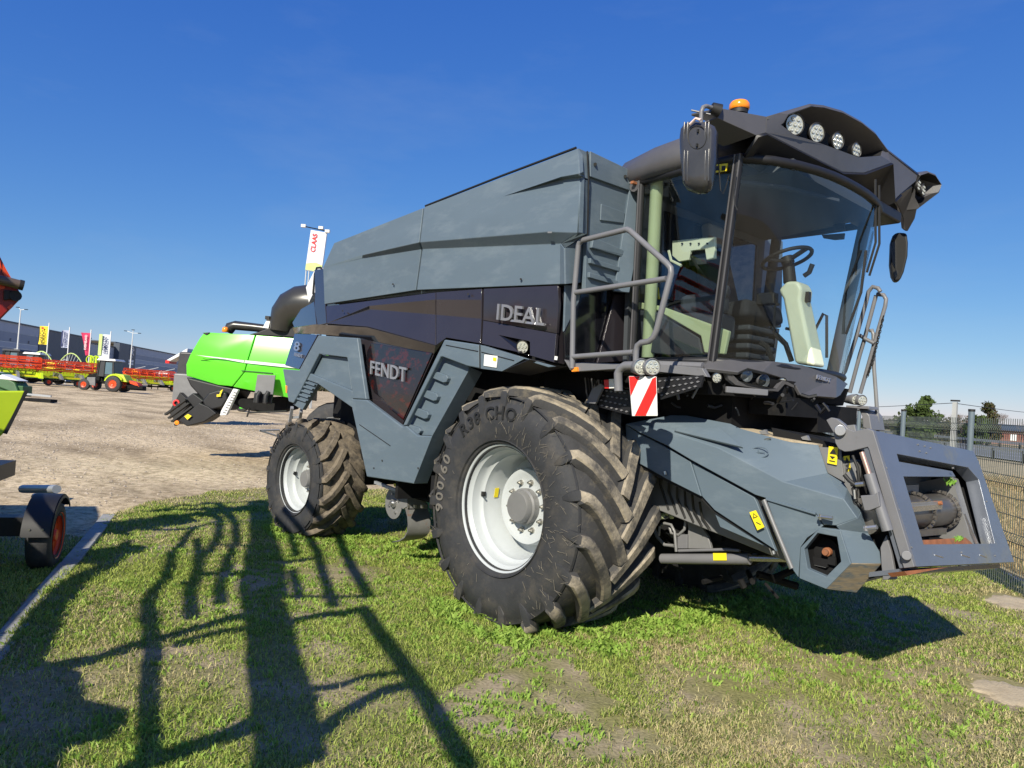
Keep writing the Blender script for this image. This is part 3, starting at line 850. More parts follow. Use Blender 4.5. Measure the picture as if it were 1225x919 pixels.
# front wall of the grain tank with pressed ribs
FX = .64
def fx(x, y, d=0): return PX(x, y, FX + d)
quad([fx(703.5, 181), fx(754.5, 205), fx(749, 262), fx(735, 346), fx(700, 350), fx(702, 280)], 'tank_front_wall', 'plastic', .04)
rib = MB()
def ribq(c, d=.018):
    a = [fx(*p) for p in c]; rib.slab(a, (d, 0, 0))
ribq([(703.6, 212), (753, 229.5), (754.5, 205.5), (704, 181.5)], .022)
ribq([(718, 244), (746.5, 254.5), (745, 267.5), (717, 264)], .012)
ribq([(707, 284), (743, 300), (741.5, 306), (704.5, 297)], .03)
for (x, y) in ((706, 291), (703, 309), (702, 326)):
    ribq([(x, y), (x + 36, y + 11), (x + 35, y + 16.5), (x, y + 6.5)], .028)
rib.build('pressed_rib', 'plastic', H, bevel=.006)
MB().tube([fx(702.5, 181, .01), fx(704.2, 214, .03), fx(703, 281, .01)], .006).build('seam_seal', 'gasket', H)
MB().tube([PY(689, 177, -1.65), PY(600, 210.5, -1.65), PY(509, 246.5, -1.65)], .011, 6).build('hopper_rim', 'gasket', H)
for x, y in ((712, 196.5), (748, 211)):
    MB().tube([fx(x, y, .02), fx(x, y, .035)], .013, 8).build('catch_bolt', 'ink', H)
# hopper body (far side, rear, lid)
hb = MB()
prof = [(-3.55, 3.42), (-3.1, 3.55), (-1.5, 3.64), (.52, 3.74), (.56, 2.8), (-3.45, 2.85)]
hb.hexa([(x, -1.56, z) for x, z in prof], [(x, 1.62, z) for x, z in prof])
hb.build('hopper_body', 'plastic', H, bevel=.02)

# ---- cab rear post beside the tank wall, with a bracket
quad([PX(755, 214, .66), PX(775, 228, .7), PX(753, 350, .72), PX(735, 348, .66)], 'cab_rear_panel', 'plastic', .03)
MB().tube([PX(759, 222, .72), PX(772, 227, .72)], .05, 12).build('roof_duct', 'visor', H)
br = MB().box(PX(757, 208, .68), (.06, .04, .10)).box(PX(760, 218, .70), (.08, .06, .03))
br.build('latch_bracket', 'steel', H, bevel=.006)
MB().box(PX(758.5, 219, .73), (.03, .05, .02)).build('latch_pin', 'rust', H)

# ---- glossy side bodywork
G0 = -1.60
sheet([(390, 366.5, -1.58), (521, 349.8, -1.625), (521, 358.5, -1.64), (442, 366, -1.63), (442, 370, -1.60), (521, 376.5, -1.615), (521, 413, -1.66), (440, 391, -1.66), (391, 387, -1.63)],
      [(0, 1, 2, 3, 8), (3, 4, 8), (4, 5, 6, 7, 8), (2, 5, 4, 3)], 'side_panel', 'gloss', H, .03, .003)
sheet([(521.8, 349.7, -1.625), (576.2, 345.6, -1.63), (576.2, 358.8, -1.645), (521.8, 358.6, -1.64), (521.8, 376.6, -1.615), (576, 381.5, -1.625), (574.5, 411, -1.66), (534, 404, -1.66), (521.8, 413, -1.66)],
      [(0, 1, 2, 3), (3, 2, 5, 4), (4, 5, 6, 7, 8)], 'side_panel', 'gloss', H, .03, .003)
sheet([(578.5, 345.5, -1.63), (667.5, 341.5, -1.63), (668, 364, -1.645), (578.5, 359.5, -1.645), (578, 383, -1.625), (665.5, 399, -1.625), (662.5, 433.5, -1.66), (576.5, 411.5, -1.66)],
      [(0, 1, 2, 3), (3, 2, 5, 4)], 'side_panel', 'gloss', H, .03, .003)
# lower part of the front side panel, with the lamp niche left open
sheet([(578, 383.4, -1.625), (665.5, 399.4, -1.625), (662.5, 433.5, -1.66), (634, 425.5, -1.66), (633.8, 408.5, -1.645), (597, 401, -1.642), (622, 422, -1.66), (576.5, 411.5, -1.66)],
      [(0, 1, 2, 3, 4, 5), (0, 5, 6, 7)], 'side_panel', 'gloss', H, .03, .003)
quad([PY(597, 401, -1.642), PY(633.8, 408.5, -1.56), PY(634, 425.5, -1.57), PY(622, 422.5, -1.64)], 'lamp_niche', 'gloss2', .01, (.3, -1, 0))
quad([PY(597, 401.5, -1.642), PY(617, 409, -1.60), PY(618, 421, -1.60), PY(621, 422, -1.655)], 'niche_wing', 'galv', .006, (.3, -1, 0))
def lamp(c, d, r, name='work_lamp', parent=H, body='black', dep=.07, oval=1.0):
    d = Vector(d).normalized(); c = Vector(c)
    MB().lathe([(0, -dep), (r * .75, -dep), (r * 1.05, -dep * .3), (r * 1.12, 0), (r * 1.02, .008), (r * .96, .0)], c, d, 28).build(name, body, parent, smooth=50)
    o = MB().lathe([(0, .004), (r * .5, .002), (r * .97, -.002), (r * .97, -.01)], c, d, 28).build('lens', 'lampglass', parent and bpy.data.objects[name] if False else LAST(), smooth=60)
    m = MB()
    u = Vector((0, 0, 1)); x = d.cross(u).normalized(); y = x.cross(d)
    for k in range(7):
        a = 2 * pi * k / 6; rr = 0 if k == 6 else r * .55
        q = c + x * rr * cos(a) + y * rr * sin(a) + d * .003
        m.lathe([(r * .21, .0), (r * .16, .006), (0, .003)], q, d, 10)
    m.build('led_cell', 'chrome', LAST2(), smooth=60)
_last = [None]
_bd = MB.build
def _b2(s, *a, **k):
    o = _bd(s, *a, **k)
    return o
def lamp(c, d, r, name='work_lamp', parent=H, body='black', dep=.07):
    d = Vector(d).normalized(); c = Vector(c)
    L = MB().lathe([(0, -dep), (r * .75, -dep), (r * 1.05, -dep * .3), (r * 1.12, 0), (r * 1.02, .008), (r * .96, .0)], c, d, 28).build(name, body, parent, smooth=50)
    MB().lathe([(0, .002), (r * .5, .001), (r * .97, -.002), (r * .97, -.01)], c, d, 28).build('lens', 'lampglass', L, smooth=60)
    m = MB(); u = Vector((0, 0, 1)); x = d.cross(u).normalized(); y = x.cross(d)
    for k in range(7):
        a = 2 * pi * k / 6; rr = 0 if k == 6 else r * .58
        q = c + x * rr * cos(a) + y * rr * sin(a) + d * .003
        m.lathe([(r * .22, .0), (r * .16, .005), (0, .002)], q, d, 10)
    m.build('reflector', 'lampglass', L, smooth=60)
    return L
lamp(PY(625, 415, -1.63), (.35, -1, -.25), .052, 'side_lamp', dep=.05)
text_on('IDEAL', PY(595.5, 382.5, -1.655), PY(652.5, 390, -1.655), PY(597, 363.5, -1.665), .018, 'model_lettering', 'chrome', H)
MB().add([PY(x, y, Y) for x, y, Y in ((610, 384.6, -1.662), (652, 390.2, -1.662), (652, 387.2, -1.662), (612, 382.4, -1.662))], [(0, 1, 2, 3)]).build('lettering_bar', 'chrome', H, solid=.012)
# front corner strip and dark corner behind the railing
sheet([(669.5, 341.5, -1.60), (677, 341.5, -1.52), (675, 398, -1.52), (675.5, 436, -1.52), (664, 433.5, -1.62), (667, 399, -1.60)], [(0, 1, 2, 5), (5, 2, 3, 4)], 'corner_trim', 'gloss', H, .02, .003, (1, -1, 0))
wallx = .52
quad([PX(677, 341, wallx), PX(697, 341, wallx), PX(693, 360, wallx), PX(675, 397, wallx)], 'front_panel_upper', 'plastic', .02)
quad([PX(697, 341, wallx), PX(753, 352, wallx), PX(757, 420, wallx), PX(740, 438, wallx), PX(676, 434, wallx), PX(675.5, 398, wallx), PX(693, 360, wallx)], 'front_panel_lower', 'gloss2', .02)
quad([PX(736, 352, wallx + .03), PX(752, 352, wallx + .03), PX(756, 432, wallx + .03), PX(715, 434, wallx + .03)], 'front_panel_gusset', 'gloss', .02)
# FENDT panel
poly([(430, 402, ), (535, 405), (531.5, 406.5), (519, 424), (481, 509), (437.5, 478), (432, 474), (427, 405)], -1.62, 'lower_side_panel', 'gloss', H, .02, .003)
poly([(444, 410.5), (517, 422.5), (482, 502), (466, 488.5), (459, 478), (447, 469), (440, 455), (437.5, 437), (439, 420)], -1.635, 'name_panel', 'redreflectpanel', H, .012, .004)
text_on('FENDT', PY(444, 447.5, -1.65), PY(487, 457.5, -1.65), PY(444.6, 431.5, -1.652), .016, 'name_lettering', 'chrome', H)

# ---- grey plastic fender frame
FO = -1.735
fr = [(357.5, 442.5), (381, 401.2), (427.3, 404.6), (432, 436), (438, 478), (481, 510.3), (531.5, 406.3), (573.5, 412.6), (574, 441), (559.5, 438.5), (529, 431), (526.5, 427.5), (485.5, 509), (482, 520)]
def fen(px, Y=FO, name='fender_panel', thick=.05, bevel=.012): return poly(px, Y, name, 'plastic', H, thick, bevel)
fen([(357.6, 443), (380.5, 401.2), (427.3, 404.4), (431.5, 436), (437.8, 478), (420.5, 477), (421, 467.5), (415, 428), (381.6, 423.7), (358, 470), (350.5, 482.5), (345, 480.5), (339.5, 450), (338, 441.5)], name='rear_fender')
fen([(438.2, 478.4), (481, 510.6), (485.6, 509.5), (499, 521), (516.5, 521.5), (494.5, 579), (438.5, 570.5), (421, 489), (420.6, 477.4)], name='lower_fender')
fen([(531.5, 406.3), (573.2, 412.5), (573.6, 441), (558, 438), (529, 427), (526.5, 427.5), (485.8, 509), (481.2, 510)], name='fender_rib')
fen([(574.6, 412.8), (634, 430.6), (627, 429.6), (600.5, 444.4), (574.8, 441.2)], name='fender_tip')
fen([(633, 430), (664, 438.4), (656, 439.6), (627, 430.6)], Y=-1.69, name='fender_lip', thick=.02, bevel=.004)
sheet([(524, 424, -1.66), (560.5, 432, -1.66), (560.5, 444, -1.66), (518, 521.5, -1.66), (483, 521, -1.66), (483, 508, -1.66)],
      [(0, 1, 2, 3, 4, 5)], 'fender_recess', 'plastic', H, .03, .008)
quad([PY(560.5, 438.8, -1.66), PY(560, 444, -1.66), PY(517, 521.5, -1.735), PY(494.5, 579, -1.735), PY(494.5, 579, -1.735) + Vector((0, .16, 0)), PY(517, 521.5, -1.735) + Vector((0, .16, 0)), PY(560, 444, -1.66) + Vector((0, .16, 0))], 'fender_edge', 'plastic', .01, (1, 0, -.2))
for (x, y) in ((526, 451), (514, 473), (503, 494.5), (493.5, 514)):
    a = [(x - 7, y - 4), (x - 3.5, y - 6), (x + 8, y - 2.2), (x + 9.4, y + 1.5), (x + 7.5, y + 6.3), (x + 4, y + 7), (x - 9.5, y + 1.2), (x - 10, y - .3)]
    if y > 510: a = [(px, min(py, 519)) for px, py in a]
    poly(a, -1.70, 'grip_pad', 'plastic', H, .05, .010)
MB().tube([PY(481 + 52.5, 413.5 - .5, -1.737), PY(572, 420.5, -1.737)], .004, 6).build('moulded_line', 'gasket', H)
MB().tube([PY(576, 421.3, -1.737), PY(615, 431.5, -1.737)], .004, 6).build('moulded_line', 'gasket', H)
MB().tube([PY(430, 508, -1.737), PY(467, 533.5, -1.737)], .004, 6).build('moulded_line', 'gasket', H)
MB().tube([PY(574.0, 413, -1.738), PY(574.2, 441, -1.738)], .006, 6).build('fender_joint', 'gasket', H)
poly([(579.5, 424), (595, 426), (594, 440), (578.5, 437.5)], -1.742, 'paper_sticker', 'white', H, .004, 0)
poly([(589.8, 427.6), (593.6, 428.1), (593.3, 432), (589.6, 431.4)], -1.747, 'sticker_print', 'yellow', H, .002, 0)
# triangular end at the fender tip that turns inwards (dark)
quad([PY(634, 430.6, FO), PY(600.5, 444.4, FO), PY(606, 447, FO) + Vector((0, .25, 0)), PY(650, 436, FO) + Vector((0, .25, 0))], 'fender_return', 'black', .01, (0, -.2, -1))
# rear fender recess with steps
poly([(382, 424), (415.5, 428.5), (421, 467.5), (369.5, 446.5)], -1.675, 'rear_recess', 'plastic', H, .03, .004)
fen([(369.2, 446), (421, 467.3), (422.5, 489), (379.8, 459.3), (364.5, 454)], Y=-1.72, name='rear_lip', thick=.06, bevel=.012)
poly([(364.5, 454.5), (380, 459.5), (361.5, 490.6), (350.5, 484)], -1.70, 'step_strip', 'plastic', H, .05, .006)
for k in range(5):
    t = k / 5; x0, y0 = 367.5 - 13 * t, 456.5 + 24 * t
    poly([(x0 - 2, y0), (x0 + 9, y0 + 3.6), (x0 + 8, y0 + 5.6), (x0 - 3, y0 + 2)], -1.725, 'step_ridge', 'plastic', H, .03, .003)
poly([(341.4, 461), (343.2, 461.6), (343.2, 470.4), (341.8, 470)], -1.74, 'amber_reflector', 'orange', H, .006, 0)
# rear hood and badge panel
sheet([(388, 322, -1.55), (389, 366, -1.58), (390.5, 387, -1.63), (380, 389, -1.60), (375.5, 386, -1.55), (377, 350, -1.5), (376, 323, -1.5)], [(0, 1, 2, 3, 4, 5, 6)], 'rear_post', 'gloss', H, .03, .004)
sheet([(375.5, 361, -1.50), (378.5, 388, -1.60), (352, 392, -1.30), (349.8, 386, -1.25), (360, 370, -1.35)], [(0, 1, 2, 3, 4)], 'rear_hood', 'gloss', H, .02, .003, (-.3, -1, 0))
sheet([(349.8, 391.5, -1.25), (378.5, 388, -1.60), (439, 391.5, -1.66), (521, 413.3, -1.66), (534, 404.5, -1.66), (532.5, 406, -1.66), (519, 424, -1.625), (427.5, 404, -1.625), (381, 400, -1.58), (352.5, 399, -1.22)],
      [(0, 1, 8, 9), (1, 2, 7, 8), (2, 3, 6, 7), (3, 4, 5, 6)], 'crease_band', 'gloss2', H, .015, .002)
sheet([(352.5, 399.3, -1.25), (380, 400.2, -1.60), (357.5, 441.8, -1.68), (340.8, 437, -1.45)], [(0, 1, 2, 3)], 'badge_panel', 'gloss', H, .02, .004)
BPn = Plane(PY(352.5, 399.3, -1.25), PY(380, 400.2, -1.60), PY(357.5, 441.8, -1.68))
bs = 1 if BPn.n.dot(CAMP - BPn.o) > 0 else -1
text_on('8', BPn(351.6, 419.5, .012 * bs), BPn(358, 421, .012 * bs), BPn(353.6, 408.6, .012 * bs), .012, 'size_badge', 'chrome', H)
text_on('FENDT', BPn(352.4, 426, .012 * bs), BPn(362, 428.5, .012 * bs), BPn(353, 422, .012 * bs), .01, 'rear_name_badge', 'chrome', H)
# small pipe rail at the rear corner and pale ladder piece
MB().tube([PY(374.5, 352, -1.3), PY(376.5, 328, -1.3), PY(379, 320.5, -1.3), PY(383.5, 320, -1.3), PY(386, 324, -1.3), PY(388, 362, -1.45)], .014, 8).build('rear_rail', 'ink', H)
MB().slab([PY(x, y, -1.25) for x, y in ((366, 344), (378.5, 319), (375, 350), (369.5, 362))], (0, .1, 0)).build('rear_lamp_bracket', 'white', H)
# rear steps near the wheel
ld = MB()
for (x0, y0, x1, y1) in ((345, 516, 349.5, 487.5), (357.5, 507, 360.5, 491.5)): ld.bar(PY(x0, y0, -1.55), PY(x1, y1, -1.62), .035, .05)
ld.bar(PY(347, 500, -1.56), PY(359, 499, -1.56), .03, .03)
ld.build('rear_ladder', 'galv', H)
MB().tube([PX(310.5, 515, -5.0), PX(334, 514.5, -5.0), PX(336, 523, -5), PX(310.5, 515, -5.0)], .012, 6).build('drawbar_plate', 'galv', H)

# ---- body core (dark inside of the machine)
core = MB()
core.box((-1.75, 0, 1.85), (4.4, 2.2, 1.75)); core.box((-4.0, .1, 2.0), (.7, 2.2, 1.1)); core.box((-.1, 0, 2.2), (1.1, 3.05, .15))
core.box((-1.9, 0, 2.5), (3.6, 3.0, .45)); core.box((-1.4, 0, 1.0), (1.6, 2.6, .5)); core.box((.35, 0, 1.95), (.9, 1.5, .75))
core.build('chassis', 'dark', H, bevel=.03)
MB().box((0, 0, .97), (.34, 1.7, .36)).box((0, 0, .98), (.5, .6, .5)).build('front_axle', 'dark', H, bevel=.04)
MB().box((-3.9, 0, .72), (.2, 2.2, .22)).box((-3.9, 0, .95), (.4, .5, .4)).build('rear_axle', 'dark', H, bevel=.03)
for x in (-1.6, -1.0): MB().box((x, -1.45, .95), (.05, .4, .3)).build('hanger', 'dark', H)
# far side panels
fs = MB(); fs.hexa([(x, 1.62, z) for x, z in ((-4.5, 1.9), (-4.2, 3.1), (.5, 2.8), (.45, 2.2), (-.6, 2.1), (-1.3, 1.0), (-2.3, .95), (-2.8, 2.0), (-3.6, 2.3))],
                   [(x, 1.68, z) for x, z in ((-4.5, 1.9), (-4.2, 3.1), (.5, 2.8), (.45, 2.2), (-.6, 2.1), (-1.3, 1.0), (-2.3, .95), (-2.8, 2.0), (-3.6, 2.3))])
fs.build('far_side_panel', 'gloss', H)
MB().hexa([(-4.7, y, z) for y, z in ((-1.0, 2.0), (-.95, 2.8), (1.2, 2.8), (1.25, 2.0))], [(-4.2, y, z) for y, z in ((-1.2, 1.9), (-1.15, 2.95), (1.4, 2.95), (1.45, 1.9))]).build('rear_body', 'gloss', H, bevel=.05)

# ---- disc and curved skid between the wheels
YD = -1.35
MB().lathe([(0, 0), (.155, 0), (.165, .006), (.165, .014), (0, .016)], PY(472, 602, YD), (0, -1, 0), 40).build('brake_disc', 'hub', H, smooth=30)
pin = MB().lathe([(.045, 0), (.045, .03), (.02, .03), (.02, .06), (0, .06)], PY(472, 602, YD - .015), (0, -1, 0), 14)
for k in range(4): pin.lathe([(.012, 0), (.012, .02), (0, .02)], PY(472, 602, YD - .015) + Vector((.1 * cos(k * 1.57 + .4), 0, .1 * sin(k * 1.57 + .4))), (0, -1, 0), 8)
pin.build('disc_hub', 'bare', H, smooth=30)
br = MB().slab([PY(x, y, YD - .02) for x, y in ((476, 579), (488, 581), (487, 606), (482, 609), (474, 600))], (0, .02, 0)).slab([PY(488, 581, YD - .02), PY(511, 604, YD + .2), PY(510, 609, YD + .2), PY(486.5, 608.5, YD - .02)], (-.01, .02, 0))
br.build('skid_bracket', 'hub', H)
MB().bar(PY(449, 577, YD - .05), PY(478, 588, YD - .05), .03, .03).build('lever', 'galv', H)
MB().box(PY(474, 580.5, YD - .06), (.05, .03, .03)).build('grease_point', 'yellow', H)
# curved plate (bottom turns back)
A = [PY(x, y, YD - .02) for x, y in ((485, 608), (487.5, 618), (488.3, 628), (487.3, 637), (484, 643.5), (478, 647.5), (468.5, 649.5))]
B = [PY(x, y, YD + .22) for x, y in ((511, 606), (514, 616), (515, 627), (514, 636), (510, 641.5), (504, 644.5), (495, 646))]
n = len(A)
MB().add(A + B, [(k, k + 1, n + k + 1, n + k) for k in range(n - 1)]).build('curved_skid', 'skid', H, solid=.012, smooth=70)
for x in (488, 496.5, 505):
    MB().box(PY(x, 606, YD + .0), (.035, .02, .03)).build('skid_bolt', 'bolt', H)

# ---- platform, railing, lamps, warning board
pl = MB()
ypl = -1.60
pf = [(674.5, 430), (684, 435), (696, 434.5), (745, 436.5), (752, 440.5), (690, 444.5), (682, 443)]
pl.slab([PY(x, y, ypl) for x, y in pf], (0, .05, 0))
pl.hexa([(.62, -1.56, 2.13), (1.12, -1.56, 2.12), (1.05, -.95, 2.12), (.42, -.95, 2.13)], [(.62, -1.56, 2.16), (1.12, -1.56, 2.15), (1.05, -.95, 2.15), (.42, -.95, 2.16)])
pl.slab([PY(x, y, -1.15) for x, y in ((788, 435.5), (840, 440.5), (846, 451), (788, 445))], (0, .05, 0))
pl.build('platform', 'steel', H, bevel=.004)
poly([(683, 440), (690, 439), (690.3, 444.5), (683.5, 445)], -1.62, 'amber_marker', 'orange', H, .03, .004)
r = .021
ry = -1.62
rail = MB()
rail.tube([PY(684.5, 441, ry), PY(686, 360, ry), PY(692, 294, ry), PY(693.5, 290, ry), PY(697, 287.5, ry), PY(746, 275.5, ry), PY(750, 274.5, ry), PY(754, 276.5, ry), PY(798, 315.5, ry), PY(802.5, 321, ry), PY(803, 327, ry),
           PY(785.5, 395, ry), PY(782, 403.5, ry), PY(776.5, 408.5, ry), PY(767, 410, ry), PY(762.5, 413.5, ry), PY(761, 420, ry), PY(760.5, 436, ry)], r, 10)
rail.build('handrail', 'steel', H, smooth=60)
MB().tube([PY(688.5, 350, ry), PY(797, 333.5, ry)], r * .95, 10).build('handrail_bar', 'steel', H, smooth=60)
MB().tube([PY(685, 427, ry), PY(758, 421.5, ry)], r * .95, 10).build('handrail_bar', 'steel', H, smooth=60)
YW = -1.66
lamp(PY(767.3, 439, YW - .02), (.86, -.50, 0), .052, 'front_lamp', dep=.13, body='steel')
lamp(PY(780.5, 439, YW), (.86, -.50, 0), .052, 'front_lamp', dep=.13, body='steel')
MB().tube([PY(740, 468, YW), PY(739.5, 447, YW), PY(742, 441, YW), PY(748, 437.5, YW), PY(760, 437.5, YW)], .03, 10).build('lamp_bracket', 'steel', H, smooth=60)
# warning board, facing forwards
wp = [PY(752.3, 450, YW), PY(785.5, 450.5, YW + .02), PY(786.8, 497.8, YW + .02), PY(756.2, 498, YW)]
def wq(u, v): return wp[0].lerp(wp[1], u).lerp(wp[3].lerp(wp[2], u), v)
bd = MB().slab(wp, (-.012, .012, 0)); bd.build('warning_board', 'white', H, bevel=.004)
WB = bpy.data.objects['warning_board']
nb = (wp[1] - wp[0]).cross(wp[3] - wp[0]).normalized()
if nb.dot(CAMP - wp[0]) < 0: nb = -nb
def stripe(uv):
    MB().slab([wq(u, v) + nb * .0015 for u, v in uv], nb * .003).build('red_stripe', 'signred', WB)
stripe([(0.02, .01), (.40, .01), (.02, .50)]); stripe([(.86, .06), (.985, .01), (.985, .42), (.55, .99), (.12, .99)])
MB().tube([PX(787, 468, 1.0), PX(804, 450, 1.0)], .018, 8).build('stay_rod', 'hub', H)
poly([(722, 454.5), (727.5, 454), (728, 465), (723, 465)], -1.44, 'side_marker_red', 'signred', H, .05, .004)
poly([(728, 453.5), (736, 453), (736.5, 464.5), (728.3, 465)], -1.44, 'side_marker_white', 'white', H, .05, .004)
# perforated step plates
for (q, nx_, ny_) in ((((719, 464), (753, 467), (754, 497), (716, 487)), 6, 4), (((786, 452), (842, 449), (838, 463), (790, 478)), 7, 3)):
    P4 = [PY(x, y, -1.25 + (.1 if x > 780 else 0)) for x, y in q]
    MB().slab(P4, (0, .02, 0)).build('step_plate', 'black', H)
    hm = MB()
    for i in range(nx_):
        for j in range(ny_):
            u = (i + .5 + (.3 if j % 2 else 0)) / (nx_ + .4); v = (j + .5) / ny_
            c = P4[0].lerp(P4[1], u).lerp(P4[3].lerp(P4[2], u), v) + Vector((0, -.004, 0))
            d = (P4[1] - P4[0]).normalized() * .017; e = (P4[1] - P4[0]).normalized() * .012 + Vector((0, 0, .007))
            hm.hexa([c - d, c - e * .3 + Vector((0, 0, -.006)), c + d, c + Vector((0, 0, .007))], [p + Vector((0, -.004, 0)) for p in (c - d, c - e * .3 + Vector((0, 0, -.006)), c + d, c + Vector((0, 0, .007)))])
    tag(hm.build('step_studs', 'steel', H), kind='stuff')
sb = MB().slab([PY(x, y, -1.3) for x, y in ((701, 482), (708, 466), (718, 459), (722, 462), (712, 483))], (0, .02, 0))
sb.build('step_bracket', 'steel', H)
poly([(645, 451), (650.5, 446), (652.5, 448), (650, 460), (646, 460)], -1.1, 'yellow_sticker', 'yellow', H, .003, 0)

# ================= CAB
def planline(z):
    t = (z - 2.22) / 1.4
    fxp = 1.76 + .20 * t; hw = .98 + .10 * t
    xr = .70 + .06 * t; xc = 1.44 + .18 * t
    L = [(xr, -hw), (xr + (xc - xr) * .5, -hw - .015), (xc, -hw)]
    arc = []
    for k in range(1, 12):
        a = -1 + 2 * k / 12
        y = hw * a
        arc.append((xc + (fxp - xc) * (1 - abs(a) ** 2.4) ** .8, y))
    return L, arc, [(xc, hw), (xr + (xc - xr) * .5, hw + .015), (xr, hw)]
zs = [2.22 + 1.42 * k / 8 for k in range(9)]
def skin(get, name, m, inset=0):
    rows = [[Vector((x, y, z)) for x, y in get(z)] for z in zs]
    mb = MB(); n = len(rows[0])
    for r_ in rows: mb.v += [tuple(p) for p in r_]
    for j in range(len(rows) - 1):
        for i in range(n - 1): mb.f.append((j * n + i, j * n + i + 1, (j + 1) * n + i + 1, (j + 1) * n + i)); mb.m.append(0)
    return mb.build(name, m, H, smooth=60)
skin(lambda z: planline(z)[0], 'side_window', 'glass')
skin(lambda z: [planline(z)[0][2]] + planline(z)[1] + [planline(z)[2][0]], 'windscreen', 'glass')
skin(lambda z: planline(z)[2], 'far_side_window', 'glass')
def post(getp, name, m, r_=.03, z0=2.2, z1=3.66, rad=8, off=(0, 0)):
    path = []
    for k in range(8):
        z = z0 + (z1 - z0) * k / 7; x, y = getp(z); path.append((x + off[0], y + off[1], z))
    return MB().tube(path, r_, rad).build(name, m, H, smooth=60)
post(lambda z: planline(z)[0][2], 'corner_seal', 'black', .032)
post(lambda z: planline(z)[0][0], 'rear_seal', 'black', .030)
for off in ((-.018, -.03), (.02, -.026)):
    post(lambda z: planline(z)[0][2], 'corner_pillar_trim', 'visor', .007, off=off)
post(lambda z: planline(z)[0][0], 'rear_pillar_trim', 'visor', .008, off=(0, -.03))
post(lambda z: planline(z)[2][0], 'far_pillar', 'interior', .055, off=(-.02, -.03))
post(lambda z: planline(z)[2][2], 'far_rear_pillar', 'interior', .05, off=(0, -.04))
post(lambda z: planline(z)[0][0], 'near_rear_pillar', 'cream', .05, off=(.095, .075))
# lower frame of the windows
def ringpath(z, dz=0): L, a, Rr = planline(z); return [(x, y, z + dz) for x, y in L + a + Rr]
MB().tube(ringpath(2.22), .03, 8).build('lower_window_seal', 'black', H, smooth=60)
MB().tube(ringpath(3.64), .035, 8).build('upper_window_seal', 'black', H, smooth=60)
# floor, rear wall, ceiling
fl = [(.62, -.98)] + [(x - .02, y) for x, y in planline(2.2)[1]] + [(.62, .98)]
MB().hexa([(x, y, 2.10) for x, y in fl], [(x, y, 2.20) for x, y in fl]).build('cab_floor', 'interior', H)
rw = MB().hexa([(.60, y, z) for y, z in ((-.98, 2.2), (-1.04, 3.64), (1.04, 3.64), (.98, 2.2))], [(.64, y, z) for y, z in ((-.98, 2.2), (-1.04, 3.64), (1.04, 3.64), (.98, 2.2))])
rw.build('cab_rear_wall', 'interior', H)
MB().box((.66, .1, 3.15), (.03, 1.5, .75)).build('rear_window', 'gloss2', H, bevel=.02)
# cream lower door trims
poly([(762, 361), (790, 366), (872, 396), (866, 424), (842, 422), (838, 402), (785, 371), (763, 370)], -.90, 'door_trim', 'cream', H, .04, .01)
poly([(765, 371), (784, 373), (836, 404), (840, 424), (800, 425), (768, 421)], -.93, 'door_lower_panel', 'interior', H, .02, .01)
MB().slab([PY(x, y, -.80) for x, y in ((773, 345), (787, 344), (789, 358), (774, 359))], (0, .01, 0)).build('yellow_label', 'yellow', H)
# grey-white bracket with monitors
mo = MB().slab([PY(x, y, -.62) for x, y in ((804, 288), (855, 283), (855, 309), (845, 311), (843, 298), (826, 300), (824, 311), (812, 313), (804, 306))], (0, .03, 0))
mo.build('monitor_bracket', 'column', H, bevel=.005)
for k in range(4):
    MB().box(PY(816 + 10 * k, 291.5, -.63), (.012, .012, .012)).build('bracket_slot', 'ink', H)
MB().slab([PY(x, y, -.55) for x, y in ((822, 297), (845, 296), (846, 316), (824, 318))], (0, .03, 0)).build('display', 'interior', H, bevel=.006)
MB().tube([PY(826, 305, -.60), PY(833, 318, -.6), PY(853, 344, -.6)], .012, 6).build('display_arm', 'ink', H)
MB().tube([PY(855, 350, -.7), PY(830, 356, -.7), PY(803, 364, -.7), PY(790, 372, -.7)], .014, 6).build('side_wiper', 'ink', H)
MB().tube([PY(800, 300, -.7), PY(803, 312, -.7), PY(815, 318, -.7)], .012, 6).build('grab_hoop', 'column', H)
cons = MB()
for (x, y, z, dx, dy, dz) in ((1.02, -.60, 2.52, .55, .32, .22), (1.1, -.62, 2.70, .35, .22, .16), (1.25, -.60, 2.80, .10, .12, .12)):
    cons.box((x, y, z), (dx, dy, dz))
cons.build('armrest_console', 'interior', H, bevel=.05)
# seat
st = MB(); st.hexa([(.85, -.30, 2.62), (1.3, -.32, 2.64), (1.3, .32, 2.64), (.85, .30, 2.62)], [(.85, -.27, 2.76), (1.28, -.28, 2.80), (1.28, .28, 2.80), (.85, .27, 2.76)])
st.build('seat_cushion', 'seat', H, bevel=.05)
MB().hexa([(.80, -.26, 2.72), (.92, -.27, 2.74), (.92, .27, 2.74), (.80, .26, 2.72)], [(.66, -.22, 3.30), (.77, -.22, 3.32), (.77, .22, 3.32), (.66, .22, 3.30)]).build('seat_backrest', 'seat', H, bevel=.06)
MB().hexa([(.70, -.13, 3.34), (.79, -.13, 3.35), (.79, .13, 3.35), (.70, .13, 3.34)], [(.66, -.12, 3.52), (.76, -.12, 3.53), (.76, .12, 3.53), (.66, .12, 3.52)]).build('headrest', 'greyfabric', H, bevel=.03)
sp = MB()
for k in range(5): sp.box((1.08, -.02, 2.26 + .075 * k), (.42 - .03 * (k % 2), .46 - .04 * (k % 2), .05))
sp.build('seat_suspension', 'interior', H, bevel=.02)
